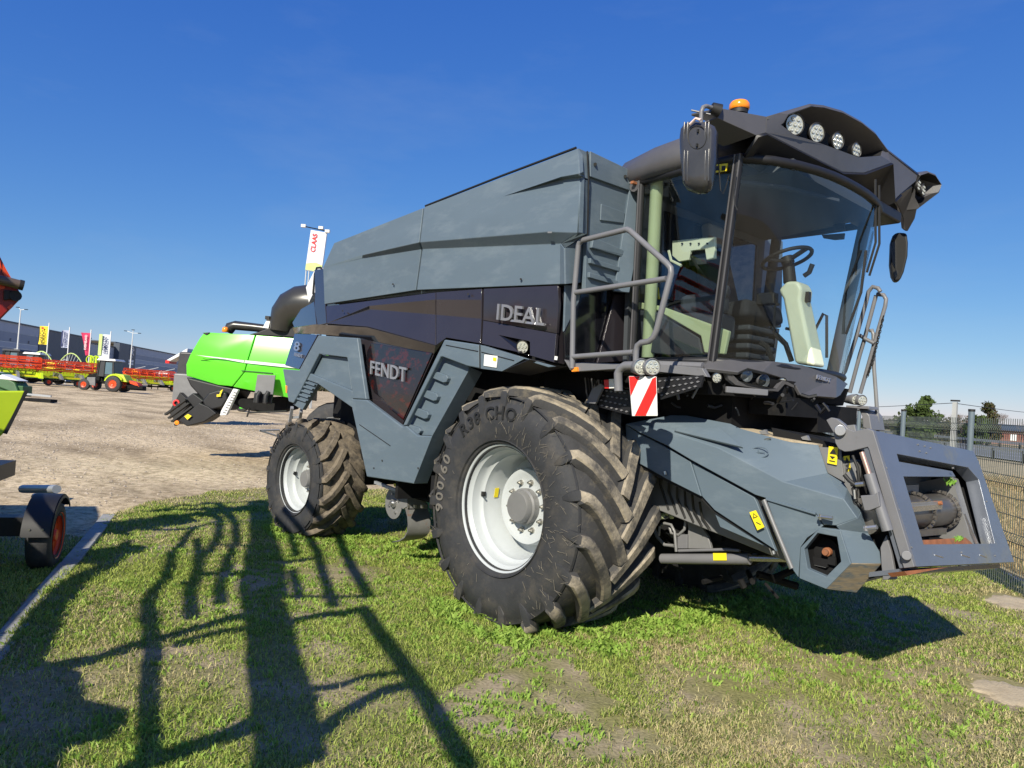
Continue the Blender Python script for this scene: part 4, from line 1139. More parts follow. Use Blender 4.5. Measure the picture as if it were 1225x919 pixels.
# steering column and wheel
sc0 = PY(975, 432, -.05); 
yc = -.12
col = MB()
bl = [(951, 433), (971, 436), (955, 360), (958, 342), (952, 336), (938, 337), (932, 344), (934, 352)]
fr_ = [PY(x, y, yc - .09) for x, y in ((950, 435), (974, 438), (957, 358), (959, 345), (954, 336), (940, 336), (930, 347), (936, 358))]
col.slab(fr_, (0, .2, 0)); col.build('steering_column', 'column', H, bevel=.03, seg=3)
wc = PY(943, 315, yc)
axd = Vector((-.35, 0, 1)).normalized()
MB().tube([PY(945, 338, yc), wc + axd * .0], [.05, .045], 12).build('column_gaiter', 'ink', H)
u = Vector((0, 1, 0)); w_ = axd.cross(u)
path = [wc + axd * .04 + (u * cos(a) + w_ * sin(a)) * .19 for a in np.linspace(0, 2 * pi, 41)]
swm = MB().tube(path, .016, 8, cap=False); swm.build('steering_wheel', 'ink', H, smooth=70)
sk = MB()
for a in (.5, 2.6, 4.6): sk.bar(wc + axd * .02, wc + axd * .04 + (u * cos(a) + w_ * sin(a)) * .18, .04, .02)
sk.lathe([(.05, 0), (.05, .05), (0, .06)], wc + axd * .0, axd, 16); sk.build('wheel_spokes', 'ink', bpy.data.objects['steering_wheel'])
MB().tube([PY(972, 322 - 6, yc), PY(968, 326, yc), PY(962, 330, yc)], .02, 8).build('spinner_knob', 'ink', H)
MB().box(PY(918, 358, yc), (.16, .08, .10)).build('switch_pod', 'ink', H, bevel=.015)
MB().tube([PY(955, 356, yc), PY(966, 355.5, yc)], .010, 6).box(PY(966.5, 355.5, yc), (.03, .04, .08)).build('column_lever', 'ink', H)
hp = MB(); hp.tube([PY(940, 393, yc), PY(956, 396, yc), PY(965, 408, yc), PY(967, 433, yc)], .012, 6); hp.tube([PY(926, 398, yc), PY(927, 366, yc), PY(932, 364, yc)], .012, 6)
hp.tube([PY(910, 410, yc), PY(918, 415, yc), PY(924, 432, yc)], .022, 6); hp.tube([PY(928, 400, yc), PY(940, 412, yc), PY(947, 432, yc)], .022, 6)
hp.build('pedal_and_hose', 'ink', H)
gh = MB(); gh.tube([PY(970, 405, .8), PY(985, 375, .8), PY(989, 378, .8), PY(989, 428, .8)], .014, 6); gh.build('door_handle', 'interior', H)
MB().slab([PY(x, y, .75) for x, y in ((983, 281), (1010, 279), (1009, 286), (998, 287), (985, 285))], (0, .02, 0)).build('far_sun_visor', 'ink', H)
MB().slab([PY(x, y, .75) for x, y in ((997, 268), (1010, 267), (1010, 275), (998, 276))], (0, .02, 0)).build('far_mirror', 'ink', H)
MB().hexa([(.66, -1.0, 3.60), (1.85, -.75, 3.60), (1.85, .75, 3.60), (.66, 1.0, 3.60)], [(.66, -1.0, 3.68), (1.85, -.75, 3.68), (1.85, .75, 3.68), (.66, 1.0, 3.68)]).build('headliner', 'interior', H)
MB().tube([(1.5, -1.0, 3.52), (1.7, -.6, 3.54), (1.83, 0, 3.56)], .02, 6).build('blind_roller', 'interior', H)

# roof shell: loft in plan
def roofring(z, grow, zf):
    P = []
    for x, y in ((.40, -.95), (.55, -1.10), (.9, -1.16), (1.2, -1.15), (1.42, -1.05), (1.52, -.75), (1.56, -.35), (1.57, 0), (1.56, .35), (1.52, .75), (1.42, 1.05), (1.2, 1.15), (.9, 1.16), (.55, 1.10), (.40, .95)):
        P.append(Vector((1.0 + (x - 1.0) * grow, y * grow, z + zf * (x - .4) / 1.6)))
    return P
rings = [roofring(3.62, .98, .06), roofring(3.66, 1.02, .08), roofring(3.74, 1.02, .10), roofring(3.82, .97, .14), roofring(3.89, .84, .16), roofring(3.93, .6, .17)]
rf = MB(); n = len(rings[0])
for r_ in rings: rf.v += [tuple(p) for p in r_]
for j in range(len(rings) - 1):
    for i in range(n): rf.f.append((j * n + i, j * n + (i + 1) % n, (j + 1) * n + (i + 1) % n, (j + 1) * n + i)); rf.m.append(0)
rf.f.append(tuple(range(n))[::-1]); rf.m.append(0); rf.f.append(tuple(range((len(rings) - 1) * n, len(rings) * n))); rf.m.append(0)
rf.build('cab_roof', 'visor', H, smooth=50)
# visor (brow) traced corner by corner with its own depths
VS = {
 'A0': (860.5, 129, -1.45), 'A1': (857.6, 141, -1.45), 'A2': (905, 162, -1.18), 'A3': (917, 139.5, -1.08), 'A4': (916, 159, -1.06),
 'P0': (932, 135, -.95), 'P1': (968.6, 124.3, -.62), 'P2': (985, 126, -.42), 'P3': (1007.8, 132.7, -.15), 'P4': (1030, 145, .12), 'P5': (1047, 158.8, .40), 'P6': (1061.6, 178.4, .68),
 'Q0': (935, 149, -.93), 'Q1': (949, 160.4, -.78), 'Q2': (988, 173.5, -.33), 'Q3': (1027.3, 188, .12), 'Q4': (1053.5, 186.2, .55),
 'R0': (1008, 206, -.05), 'R1': (1034, 207, .30), 'R2': (1067, 195, .72),
 'S0': (1099, 207.8, 1.18), 'S1': (1096, 217, 1.15), 'S2': (1078, 232, .95), 'S3': (1070, 240, .85)}
VV = {k: PY(*v) for k, v in VS.items()}
def vis(faces, name, m='visor', thick=.03, bevel=.01, tw=(1, -.6, 0)):
    keys = []
    for f in faces:
        for k in f:
            if k not in keys: keys.append(k)
    mb = MB(); fs = []
    for f in faces:
        a = [VV[k] for k in f]; nn = Vector((0, 0, 0))
        for i in range(len(a)): nn += a[i].cross(a[(i + 1) % len(a)])
        ff = tuple(keys.index(k) for k in f); fs.append(ff if nn.dot(Vector(tw)) > 0 else ff[::-1])
    mb.add([VV[k] for k in keys], fs)
    return mb.build(name, m, H, bevel=bevel, solid=thick, solid_off=-1, smooth=20)
back = lambda k, dx, dz=0, dy=0: VV[k] + Vector((dx, dy, dz))
VV['I0'] = PY(938, 147, -.92); VV['I1'] = PY(944, 136.5, -.88); VV['I2'] = PY(970, 127.5, -.62); VV['I3'] = PY(984, 129, -.42); VV['I4'] = PY(1002, 135.5, -.18); VV['I5'] = PY(1028, 149, .12); VV['I6'] = PY(1043, 161, .38); VV['I7'] = PY(1056, 177.5, .64)
# face of the brow around the lamp bay
vis([('A3', 'P0', 'I1', 'I0', 'Q0', 'A4'), ('P0', 'P1', 'I2', 'I1'), ('P1', 'P2', 'I3', 'I2'), ('P2', 'P3', 'I4', 'I3'), ('P3', 'P4', 'I5', 'I4'), ('P4', 'P5', 'I6', 'I5'), ('P5', 'P6', 'I7', 'I6'),
     ('A4', 'Q0', 'Q1', 'Q2', 'R0'), ('R0', 'Q2', 'Q3', 'R1'), ('R1', 'Q3', 'Q4', 'R2'), ('P6', 'R2', 'Q4', 'I7')], 'roof_visor', thick=.02, bevel=.006)
# bay interior
bayo = ['I0', 'I1', 'I2', 'I3', 'I4', 'I5', 'I6', 'I7', 'Q4', 'Q3', 'Q2', 'Q1', 'Q0']
mb = MB(); A = [VV[k] for k in bayo]; B = [p + Vector((-.16, 0, .0)) for p in A]
B = [B_.lerp(sum(B, Vector()) / len(B), .05) for B_ in B]
mb.add(A + B, [(i, (i + 1) % len(A), len(A) + (i + 1) % len(A), len(A) + i) for i in range(len(A))] + [tuple(range(len(A), 2 * len(A)))])
mb.build('lamp_bay', 'gasket', H, smooth=30)
# arms, right section and end pod
VV['T0'] = back('A0', -.22, .02); VV['T3'] = back('A3', -.35, .03); VV['T1'] = back('A1', -.22, -.02); VV['T2'] = back('A2', -.25, -.02)
vis([('A0', 'A3', 'A4', 'A2', 'A1'), ('T0', 'T3', 'A3', 'A0'), ('A1', 'A2', 'T2', 'T1')], 'visor_arm', tw=(1, -.6, .1), thick=.015)
# top surface between the brow edge and the roof
mb = MB(); E_ = ['A3', 'P0', 'P1', 'P2', 'P3', 'P4', 'P5', 'P6', 'S0']
top = [VV[k] for k in E_]; bk = []
for i, p in enumerate(top): bk.append(Vector((p.x - .55 + .1 * abs(i - 4) / 4, p.y * .92, min(p.z + .01, 3.99) - .03)))
mb.add(top + bk, [(i, i + 1, len(top) + i + 1, len(top) + i) for i in range(len(top) - 1)])
mb.build('visor_top', 'visor', H, solid=.02, smooth=60)
vis([('P6', 'S0', 'S1', 'S2', 'S3', 'R2')], 'visor_side', thick=.015, tw=(1, -.6, 0))
# underside of the visor back to the windscreen
mb = MB(); E_ = ['A2', 'A4', 'R0', 'R1', 'R2', 'S3', 'S2']
lo = [VV[k] for k in E_]; bk = [Vector((min(p.x - .12, 1.62), max(-1.1, min(1.1, p.y * .9)), 3.63)) for p in lo]
mb.add(lo + bk, [(i, i + 1, len(lo) + i + 1, len(lo) + i) for i in range(len(lo) - 1)])
mb.build('visor_underside', 'black', H, solid=.02, smooth=60)
# right-hand pod with its two lamps
pod = {'a': (1099, 207.8, 1.18), 'b': (1109, 204.5, 1.30), 'c': (1119, 208.5, 1.42), 'd': (1127, 220.8, 1.52), 'e': (1123.7, 230.6, 1.50), 'f': (1110, 241, 1.40), 'g': (1097.6, 250.5, 1.30), 'h': (1091, 238, 1.25), 'i': (1092, 222, 1.18)}
for k, v in pod.items(): VV['p' + k] = PY(*v)
pin_ = {k: (x + (1108 - x) * .12, y + (226 - y) * .12, Y) for k, (x, y, Y) in pod.items()}
mb = MB(); ks = 'abcdefghi'; A = [PY(*pod[k]) for k in ks]; B = [PY(*pin_[k]) + Vector((.01, 0, 0)) for k in ks]; C = [p + Vector((-.20, -.02, 0)) for p in B]; D = [p + Vector((-.22, -.05, 0)) for p in A]
n = 9; mb.add(A + B + D, [(i, (i + 1) % n, n + (i + 1) % n, n + i) for i in range(n)] + [(i, (i + 1) % n, 2 * n + (i + 1) % n, 2 * n + i) for i in range(n)] + [tuple(range(2 * n, 3 * n))])
mb.build('visor_end_pod', 'visor', H, smooth=25, bevel=.006)
mb = MB(); mb.add(B + C, [(i, (i + 1) % n, n + (i + 1) % n, n + i) for i in range(n)] + [tuple(range(n, 2 * n))]); mb.build('pod_inside', 'gasket', H)
quad([PY(1092, 222, 1.18), PY(1091, 238, 1.25), PY(1097.6, 250.5, 1.30), PY(1095, 262, 1.34), PY(1086, 278, 1.38), PY(1082, 276, 1.36), PY(1081, 262, 1.30), PY(1075, 247, 1.16), PY(1071, 243, 1.05), PY(1078, 232, .95)],
     'visor_prong', 'visor', .05, (1, -.5, 0), bevel=.012)
dd = (1, -.35, -.1)
for x, y, Y, r_ in ((956.5, 147.5, -.82, .072), (983, 157.5, -.50, .068), (1008, 167.5, -.20, .062), (1030, 179, .10, .060)):
    c = PY(x, y, Y); c = c + Vector((-.035, 0, 0)); c = CAMP + (c - CAMP) * ((PY(x, y, Y) - CAMP).length + .07) / (PY(x, y, Y) - CAMP).length
    lamp(c, (1, -.5 + (x - 956) / 150 * .8, -.15), r_, 'roof_lamp', dep=.05)
for x, y, Y in ((1099, 222, 1.24), (1104.5, 228, 1.32)): lamp(PY(x, y, Y), (1, .1, -.1), .055, 'roof_lamp', dep=.05)
# beacon
bc = PY(884, 137, -.95)
MB().lathe([(.062, 0), (.062, .03), (0, .03)], bc, (0, 0, 1), 24).build('beacon_base', 'ink', H)
MB().lathe([(.066, .03), (.074, .04), (.072, .07), (.060, .088), (0, .094)], bc, (0, 0, 1), 24).build('beacon', 'orange', H, smooth=50)
# left mirror on its arm
my = -1.62
mb = MB().tube([PY(861, 133, -1.45), PY(851, 129, -1.5)], [.045, .035], 12); mb.build('mirror_socket', 'ink', H, smooth=60)
MB().tube([PY(853, 129.5, -1.5), PY(845, 127, -1.56), PY(841, 128.5, my), PY(839, 134, my), PY(838.5, 148, my)], .014, 8).tube([PY(827, 132, my), PY(850, 137, -1.55)], .006, 6).build('mirror_arm', 'steel', H, smooth=60)
mo_ = [(818, 149.5), (823, 145.5), (833, 144.5), (848, 147), (854, 150), (856.5, 156), (855.5, 190), (852, 215), (849, 224), (843, 229), (832, 229.5), (821, 226), (816.5, 219), (814, 190), (813, 165), (814.5, 154)]
mc = (835, 187)
def mring(s, off): return [PY(mc[0] + (x - mc[0]) * s, mc[1] + (y - mc[1]) * s, my) + Vector((off * .35, -off, 0)) for x, y in mo_]
mb = MB(); rr = [mring(.93, -.075), mring(1.0, -.05), mring(1.0, -.015), mring(.955, .02), mring(.86, .045), mring(.62, .055)]
n = len(mo_)
for r_ in rr: mb.v += [tuple(p) for p in r_]
for j in range(5):
    for i in range(n): mb.f.append((j * n + i, j * n + (i + 1) % n, (j + 1) * n + (i + 1) % n, (j + 1) * n + i)); mb.m.append(0)
mb.f.append(tuple(range(n))); mb.m.append(0); mb.f.append(tuple(range(5 * n, 6 * n))); mb.m.append(0)
MIR = mb.build('mirror', 'mirrorshell', H, smooth=50)
MB().slab(mring(.86, -.078), (0, .004, 0)).build('mirror_glass', 'mirror', MIR)
rb = MB()
for x0 in (821, 825, 846, 850):
    for ya, yb in ((150, 176), (182, 219)):
        rb = MB().tube([PY(x0 + .6, ya, my) + Vector((.050 * .35, -.050, 0)), PY(x0 + .3, (ya + yb) / 2, my) + Vector((.058 * .35, -.058, 0)), PY(x0 - .2, yb, my) + Vector((.045 * .35, -.045, 0))], .005, 6); rb.build('mirror_rib', 'mirrorshell', MIR, smooth=60)
MB().tube([PY(837 + 11 * cos(a_), 168 + 14 * sin(a_), my) + Vector((.056 * .35, -.056, 0)) for a_ in np.linspace(0, 2 * pi, 25)], .003, 5, cap=False).build('mirror_ring', 'ink', MIR)
MB().box(PY(838.5, 161, my) + Vector((.055 * .35, -.055, 0)), (.01, .03, .02)).box(PY(837.5, 178, my) + Vector((.055 * .35, -.055, 0)), (.01, .03, .02)).build('mirror_clip', 'ink', MIR)
MB().tube([PY(829, 154, my) + Vector((.07 * .35, -.07, 0)), PY(836, 147, my) + Vector((.07 * .35, -.07, 0)), PY(842, 149, my) + Vector((.07 * .35, -.07, 0))], .009, 6).build('tied_tape', mat('pinkish_tape', (.7, .55, .5), .7), H)
# right mirror, hanging from the prong
ry_ = 1.42
rm = [(1068.5, 280.5), (1074, 277.5), (1085, 278.5), (1086.5, 290), (1086, 306), (1081.5, 325), (1077, 335), (1070.5, 337), (1066.5, 330), (1064.5, 316), (1065.5, 290)]
mb = MB().slab([PY(x, y, ry_) for x, y in rm], (-.05, .10, 0)); mb.build('far_mirror_housing', 'ink', H, bevel=.02)
MB().slab([PY(x, y, ry_ - .004) for x, y in ((1067.5, 283), (1071, 281), (1071.5, 322), (1068, 316), (1066, 300))], (0, -.004, 0)).build('far_mirror_glass', 'mirror', H)
MB().slab([PY(x, y, ry_ - .004) for x, y in ((1068.5, 326), (1072.5, 323), (1074, 329), (1071, 334.5))], (0, -.004, 0)).build('far_mirror_lower_glass', 'mirror', H)
# roof yellow sticker, cables, wipers
MB().slab([PY(x, y, -1.12) for x, y in ((852.5, 197.5), (870, 195.5), (868.5, 204.5), (851.5, 207))], (0, .01, 0)).build('roof_sticker', 'yellow', H)
sd = MB()
for x0 in (856, 863.5): sd.slab([PY(x, y, -1.124) for x, y in ((x0, 198.8), (x0 + 4.5, 198.3), (x0 + 4, 203.5), (x0 - .4, 204.2))], (0, .002, 0))
sd.build('sticker_print', 'ink', H)
for pth in ([(857, 142), (858, 170), (860, 200), (862, 228), (865, 232), (868, 225), (872, 210)], [(881, 205), (878, 225), (879, 245), (882, 252)]):
    MB().tube([PY(x, y, -1.14) for x, y in pth], .004, 5).build('loose_cable', 'ink', H)
wi = MB(); wi.tube([PY(1047, 215, .45), PY(1047.5, 290, .45), PY(1037, 326, .45)], .010, 6); wi.tube([PY(1051.5, 222, .5), PY(1052, 292, .5), PY(1040, 330, .5)], .010, 6); wi.tube([PY(1036, 300, .4), PY(1030, 350, .35), PY(1012, 400, .35)], .012, 6)
wi.build('front_wiper', 'ink', H)
MB().box((1.72, .85, 3.66), (.35, .5, .10)).build('visor_gear', 'black', H, bevel=.02)


# ---- nose under the windscreen
N_ = [(841.5, 437, -1.06), (849.6, 430.5, -1.0), (873, 429.6, -.90), (925, 432.5, -.60), (960, 437, -.30), (1000.5, 450.6, .12), (1014, 459.4, .40)]
B_ = [(843, 440.5, -1.10), (858.5, 442.3, -1.04), (883.7, 445.2, -.94), (894.5, 440.4, -.88), (912.4, 445, -.72), (934, 452, -.52), (952, 462, -.36), (958, 472.6, -.34), (1000.5, 475.8, .02), (1006, 472.6, .15)]
sheet(N_ + B_, [(0, 1, 8, 7), (1, 2, 9, 8), (2, 3, 11, 10, 9), (3, 4, 12, 11), (4, 13, 12), (4, 5, 14, 13), (5, 15, 14), (5, 6, 16, 15)], 'cab_nose', 'visor', H, .03, .006, (1, -.7, .2))
# top ledge up to the glass
mb = MB(); A = [PY(*p) for p in N_]; B = [Vector((p.x - .16, p.y * .94, 2.22)) for p in A]
mb.add(A + B, [(i, i + 1, 7 + i + 1, 7 + i) for i in range(6)]); mb.build('nose_ledge', 'visor', H, solid=.01, smooth=60)
text_on('FENDT', PY(976, 453.5, -.16), PY(992.5, 458.5, .02), PY(976.3, 448.8, -.14), .012, 'nose_lettering', 'chrome', H)
MB().tube([PY(841, 438.5, -1.07), PY(790, 436.5, -1.07), PY(768, 434.5, -1.07)], .03, 8).build('sill_tube', 'steel', H)
for x, y, Y, r_ in ((894, 449.5, -.85, .046), (914, 456, -.68, .050)):
    c = PY(x, y, Y)
    MB().lathe([(0, -.09), (r_ * .5, -.08), (r_ * .95, -.02), (r_, 0)], c, (1, -.4, -.1), 24).build('headlight', 'chrome', H, smooth=60)
    MB().lathe([(0, .014), (r_ * .6, .008), (r_, 0)], c, (1, -.4, -.1), 24).build('headlight_lens', 'glass', H, smooth=60)
lamp(PY(857.5, 452, -1.02), (1, -.6, -.1), .036, 'front_lamp', dep=.04)
lamp(PY(936, 457.5, -.50), (1, -.6, -.1), .034, 'front_lamp', dep=.04)
mb = MB().slab([PY(x, y, Y) for x, y, Y in ((868, 444, -.98), (873, 444, -.96), (878, 450, -.94), (884, 456, -.9), (915, 462.5, -.72), (929, 465, -.6), (937.5, 454.5, -.52), (950, 461, -.42), (950, 464, -.42), (939, 459.5, -.52), (931, 468.5, -.6), (912, 466.5, -.72), (880, 460.5, -.9), (872, 454, -.94))], (-.03, .0, 0))
mb.build('headlight_surround', 'visor', H)
MB().bar(PY(868, 466, -.95), PY(918, 470, -.68), .03, .045).build('nose_lower_bar', 'steel', H, bevel=.006)
MB().hexa([(.75, -.98, 1.98), (1.42, -.98, 1.98), (1.72, -.5, 1.98), (1.74, .5, 1.98), (1.42, .98, 1.98), (.75, .98, 1.98)], [(.75, -1.0, 2.12), (1.42, -1.0, 2.12), (1.76, -.5, 2.12), (1.78, .5, 2.12), (1.42, 1.0, 2.12), (.75, 1.0, 2.12)]).build('cab_underframe', 'dark', H)
mb = MB()
for k in range(26):
    x, y, Y = random.uniform(792, 990), random.uniform(458, 492), random.uniform(-.98, -.5)
    p = PY(x, y, Y); q = p + Vector((random.uniform(-.12, .12), random.uniform(-.05, .15), random.uniform(-.06, .06)))
    mb.tube([p, p.lerp(q, .5) + Vector((0, 0, random.uniform(-.05, .02))), q], random.uniform(.005, .014), 6)
tag(mb.build('underframe_hoses', 'black', H, smooth=60), kind='stuff')
MB().tube([PY(800, 452, -1.0), PY(808, 462, -1.0), PY(812, 478, -1.0)], .012, 8).build('grey_hose', 'steel', H, smooth=60)
MB().tube([PY(832, 455, -1.0), PY(836, 462, -1.0), PY(828, 476, -1.0)], .009, 8).build('grey_hose', 'steel', H, smooth=60)
MB().lathe([(.05, 0), (.05, .09), (0, .09)], PY(822, 462, -.95), (0, 0, 1), 14).build('filter_cap', 'rust' if 0 else 'hub', H)
MB().box((1.05, 0, 1.80), (.8, 1.4, .36)).build('tilt_gear', 'dark', H)
MB().box((1.50, .40, 1.86), (.5, .7, .22)).build('valve_block', 'dark', H)
MB().box((1.62, -.25, 1.93), (.3, .5, .14)).build('pipe_block', 'dark', H)
# right-hand platform lamps and rails
Yp = 1.15
lamp(PY(1024, 478, Yp), (1, -.55, 0), .045, 'front_lamp', dep=.13, body='steel')
lamp(PY(1031.5, 479, Yp), (1, -.55, 0), .045, 'front_lamp', dep=.13, body='steel')
MB().slab([PY(x, y, Yp) for x, y in ((1012, 485), (1039, 486), (1040, 489.5), (1012, 488.5))], (0, .2, 0)).build('far_platform', 'steel', H, bevel=.004)
MB().slab([PY(x, y, Yp + .05) for x, y in ((1027, 489), (1034, 490), (1040, 497), (1043, 515), (1032, 512), (1031, 498))], (0, .3, 0)).build('far_fender', 'steel', H, bevel=.01)
r1 = [PY(x, y, 1.25) for x, y in ((1004, 455), (1011, 444.4), (1024, 404), (1036, 362), (1039, 349), (1044, 343), (1050.6, 345), (1053, 349))]
MB().tube(r1, .019, 8).build('far_handrail', 'steel', H, smooth=60)
MB().tube([PY(x, y, 1.32) for x, y in ((1016.5, 470), (1029, 423), (1033, 410), (1048, 353.5))], .019, 8).tube([PY(x, y, 1.32) for x, y in ((1049, 352), (1057, 353), (1060, 358), (1059, 366), (1044.6, 416), (1034, 454), (1029, 471))], .019, 8).build('far_handrail', 'steel', H, smooth=60)
MB().tube([PY(x, y, 1.4) for x, y in ((1040, 396), (1043, 395), (1044.8, 400), (1045.5, 440), (1048, 473), (1051.5, 530))], .018, 8).build('ladder_stile', 'hub', H, smooth=60)
MB().tube([PY(x, y, 1.29) for x, y in ((1028, 401), (1036, 406), (1046, 411))], .017, 8).build('handrail_clamp', 'steel', H)
ch = MB(); P0, P1 = PY(1056.5, 380, 1.3), PY(1038, 449, 1.3)
for k in range(26):
    t = k / 25; c = P0.lerp(P1, t) + Vector((0, 0, -.10 * sin(pi * t))) * .4
    a = k % 2
    u = Vector((1, 0, 0)) if a else Vector((0, 1, 0)); dd_ = (P1 - P0).normalized()
    ch.tube([c + (dd_ * cos(q) * .020 + u * sin(q) * .010) for q in np.linspace(0, 2 * pi, 9)], .0035, 5, cap=False)
ch.build('safety_chain', 'ink', H)

# ================= FEEDER HOUSE
fh = MB().hexa([(.7, y, z) for y, z in ((-.70, 1.05), (-.70, 1.66), (.70, 1.66), (.70, 1.05))], [(2.38, y, z) for y, z in ((-.70, .78), (-.70, 1.60), (.70, 1.60), (.70, .78))])
fh.build('feeder_house', 'hub', H, bevel=.01)
MB().slab([PY(x, y, -.70) for x, y in ((880, 512), (900, 518.5), (978, 531.5), (977, 540), (900, 535), (870, 520))], (0, 1.35, 0)).build('feeder_top_plate', 'sand', H)
for x, y in ((868, 507), (912, 516), (962, 523)):
    MB().slab([PY(x - 4, y, -.66), PY(x + 3, y - 2, -.66), PY(x + 6, y + 4, -.66), PY(x - 2, y + 3, -.66)], (0, .03, 0)).build('top_lug', 'hub', H)
S1 = [(748, 507, -1.0), (795.5, 515, -.985), (860, 536, -.975), (938, 577, -.965), (1010, 597.6, -.93), (1026, 620, -.91),   # crease 0-5
      (803, 496.5, -.84), (822, 497, -.80), (874, 506.7, -.76), (885, 512, -.76), (898, 518.6, -.74), (946, 528.5, -.73), (979, 532, -.73), (990.6, 566, -.76), (1010, 578, -.78), (1014, 584.5, -.78), (1020, 596, -.78), (1030, 610.6, -.80),   # 6-17
      (765, 517.5, -1.0), (797.5, 533, -1.0), (826.6, 550.4, -.995), (903, 592, -.98), (916, 596, -.975), (976, 614.6, -.95), (985, 628, -.94), (1000.5, 629, -.925)]
sheet(S1, [(0, 1, 19, 18), (1, 2, 20, 19), (2, 3, 21, 20), (3, 22, 21), (3, 4, 23, 22), (4, 5, 25, 24, 23),
           (0, 6, 1), (1, 6, 7, 8), (1, 8, 2), (2, 8, 9), (2, 9, 10, 11), (2, 11, 3), (3, 11, 12, 13), (3, 13, 4), (4, 13, 14, 15), (4, 15, 16, 5), (5, 16, 17)],
      'feeder_shield', 'plastic', H, .03, .006, (.4, -1, .5))
# raised wedge and ring mark on the shield
sheet([(812, 512, -.99), (862, 511.5, -.87), (889, 535, -.985), (806, 515, -.985)], [(0, 1, 2, 3)], 'shield_wedge', 'plastic', H, .02, .006, (.4, -1, .5))
cc = PY(908, 542, -.90)
ov = MB(); pp = [PY(908 + 11 * cos(a), 541.5 + 6.3 * sin(a), -.885 - .012 * sin(a)) for a in np.linspace(0, 2 * pi, 25)]
ov.tube(pp, .004, 5, cap=False); ov.tube([PY(901, 542, -.888), PY(915, 541, -.888)], .003, 5); ov.tube([PY(907, 537, -.885), PY(909, 547, -.888)], .003, 5); ov.build('shield_emblem', 'plastic', H)
poly([(748, 507.5), (764, 518.5), (797, 535.5), (826, 552.5), (838.8, 594), (797, 573), (772.6, 559), (750, 547)], -.965, 'shield_lower_panel', 'plastic', H, .03, .005)
poly([(827.3, 553), (902, 595), (905, 600), (928.5, 660.5), (925, 657), (854.5, 610.5), (840, 594.5)], -.955, 'shield_lower_panel', 'plastic', H, .03, .012)
poly([(854.5, 613.5), (924.5, 657.7), (861.4, 630.5)], -.92, 'shield_lower_strip', 'plastic', H, .02, .004)
poly([(765, 517), (797.5, 532.5), (826.6, 549.8), (903, 591.5), (909, 596), (949, 681), (945, 681), (905, 600), (902.5, 595.6), (826.5, 553.2), (797, 536), (764, 519.5)], -.93, 'shield_groove', 'gasket', H, .01, 0)
poly([(750, 545), (772.6, 558), (797, 572), (838.8, 593.5), (854.5, 610.5), (925, 657), (926, 659), (854.5, 614), (838, 596.5), (797, 576), (772, 562), (750, 549)], -.93, 'shield_groove', 'gasket', H, .01, 0)
rod = MB().tube([PY(914, 598, -.99), PY(925, 626, -.99), PY(947.5, 680, -.99)], .014, 8); rod.build('shield_rod', 'hub', H, smooth=60)
MB().tube([PY(912, 599, -.985), PY(945.5, 681, -.985)], .008, 8).build('rod_edge', 'bare', H, smooth=60)
sheet([(916.5, 597, -.965), (976, 614.8, -.945), (985, 629, -.93), (976, 636.5, -.93), (965.5, 643.5, -.93), (957.5, 655, -.93), (955, 691, -.93), (947.5, 680.5, -.95)],
      [tuple(range(8))], 'shield_front_panel', 'plastic', H, .03, .004)
MB().tube([PY(916.5, 597, -.97), PY(976, 614.8, -.955)], .010, 6).build('panel_lip', 'plastic', H, smooth=60)
o6 = [(981, 631), (1005, 634), (1018, 674.7), (988, 705), (956, 692), (957.5, 655)]; i6 = [(977.6, 638), (1001, 642.5), (1006, 672), (988, 690), (966, 680.5), (962, 657)]
sheet([(x, y, -.935) for x, y in o6 + i6], [(i, (i + 1) % 6, 6 + (i + 1) % 6, 6 + i) for i in range(6)], 'shield_window_frame', 'plastic', H, .05, .006)
mb = MB(); A = [PY(x, y, -.91) for x, y in i6]; B = [p + Vector((0, .2, 0)) for p in A]
mb.add(A + B, [(i, (i + 1) % 6, 6 + (i + 1) % 6, 6 + i) for i in range(6)] + [(6, 7, 8, 9, 10, 11)]); mb.build('shield_window', 'dark', H)
MB().lathe([(.028, 0), (.028, .03), (.02, .035), (.02, .05), (0, .052)], PY(991, 660, -.80), (0, -1, 0), 16).build('shaft_end', 'rust', H, smooth=40)
MB().lathe([(.11, 0), (.11, .02), (0, .03)], PY(988, 663, -.76), (0, -1, 0), 24).box(PY(982, 672, -.80), (.10, .03, .05)).box(PY(996, 671, -.80), (.05, .03, .05)).build('drive_parts', 'dark', H)
MB().box(PY(978, 674, -.80), (.12, .02, .03)).build('drive_plate', 'hub', H)
sheet([(1000.5, 629, -.925), (1026, 620, -.91), (1031, 611, -.80), (1035, 626, -.80), (1040, 639, -.78), (1053, 660, -.76), (1054.7, 674.7, -.76), (1018, 674.7, -.925), (1005, 634, -.93)],
      [(0, 1, 3, 4, 8), (1, 2, 3), (4, 5, 6, 7, 8)], 'shield_end', 'plastic', H, .03, .006, (.8, -1, 0))
quad([PY(1018, 674.7, -.93), PY(1054.7, 674.7, -.76), PY(1024.6, 709.4, -.70), PY(988, 705, -.93)], 'shield_base', 'shieldbase', .03, (.3, -.6, -1)) if 0 else None
MT['shieldbase'] = mat('dusty_plastic', (.23, .185, .125), .9, 0, .2, 14, (.10, .12, .13), 6, .5, .62, stretch=(1, 1, 6))
quad([PY(1018, 674.7, -.93), PY(1054.7, 674.7, -.76), PY(1024.6, 709.4, -.74), PY(988, 705, -.93)], 'shield_base', 'shieldbase', .03, (.5, -1, -.4))
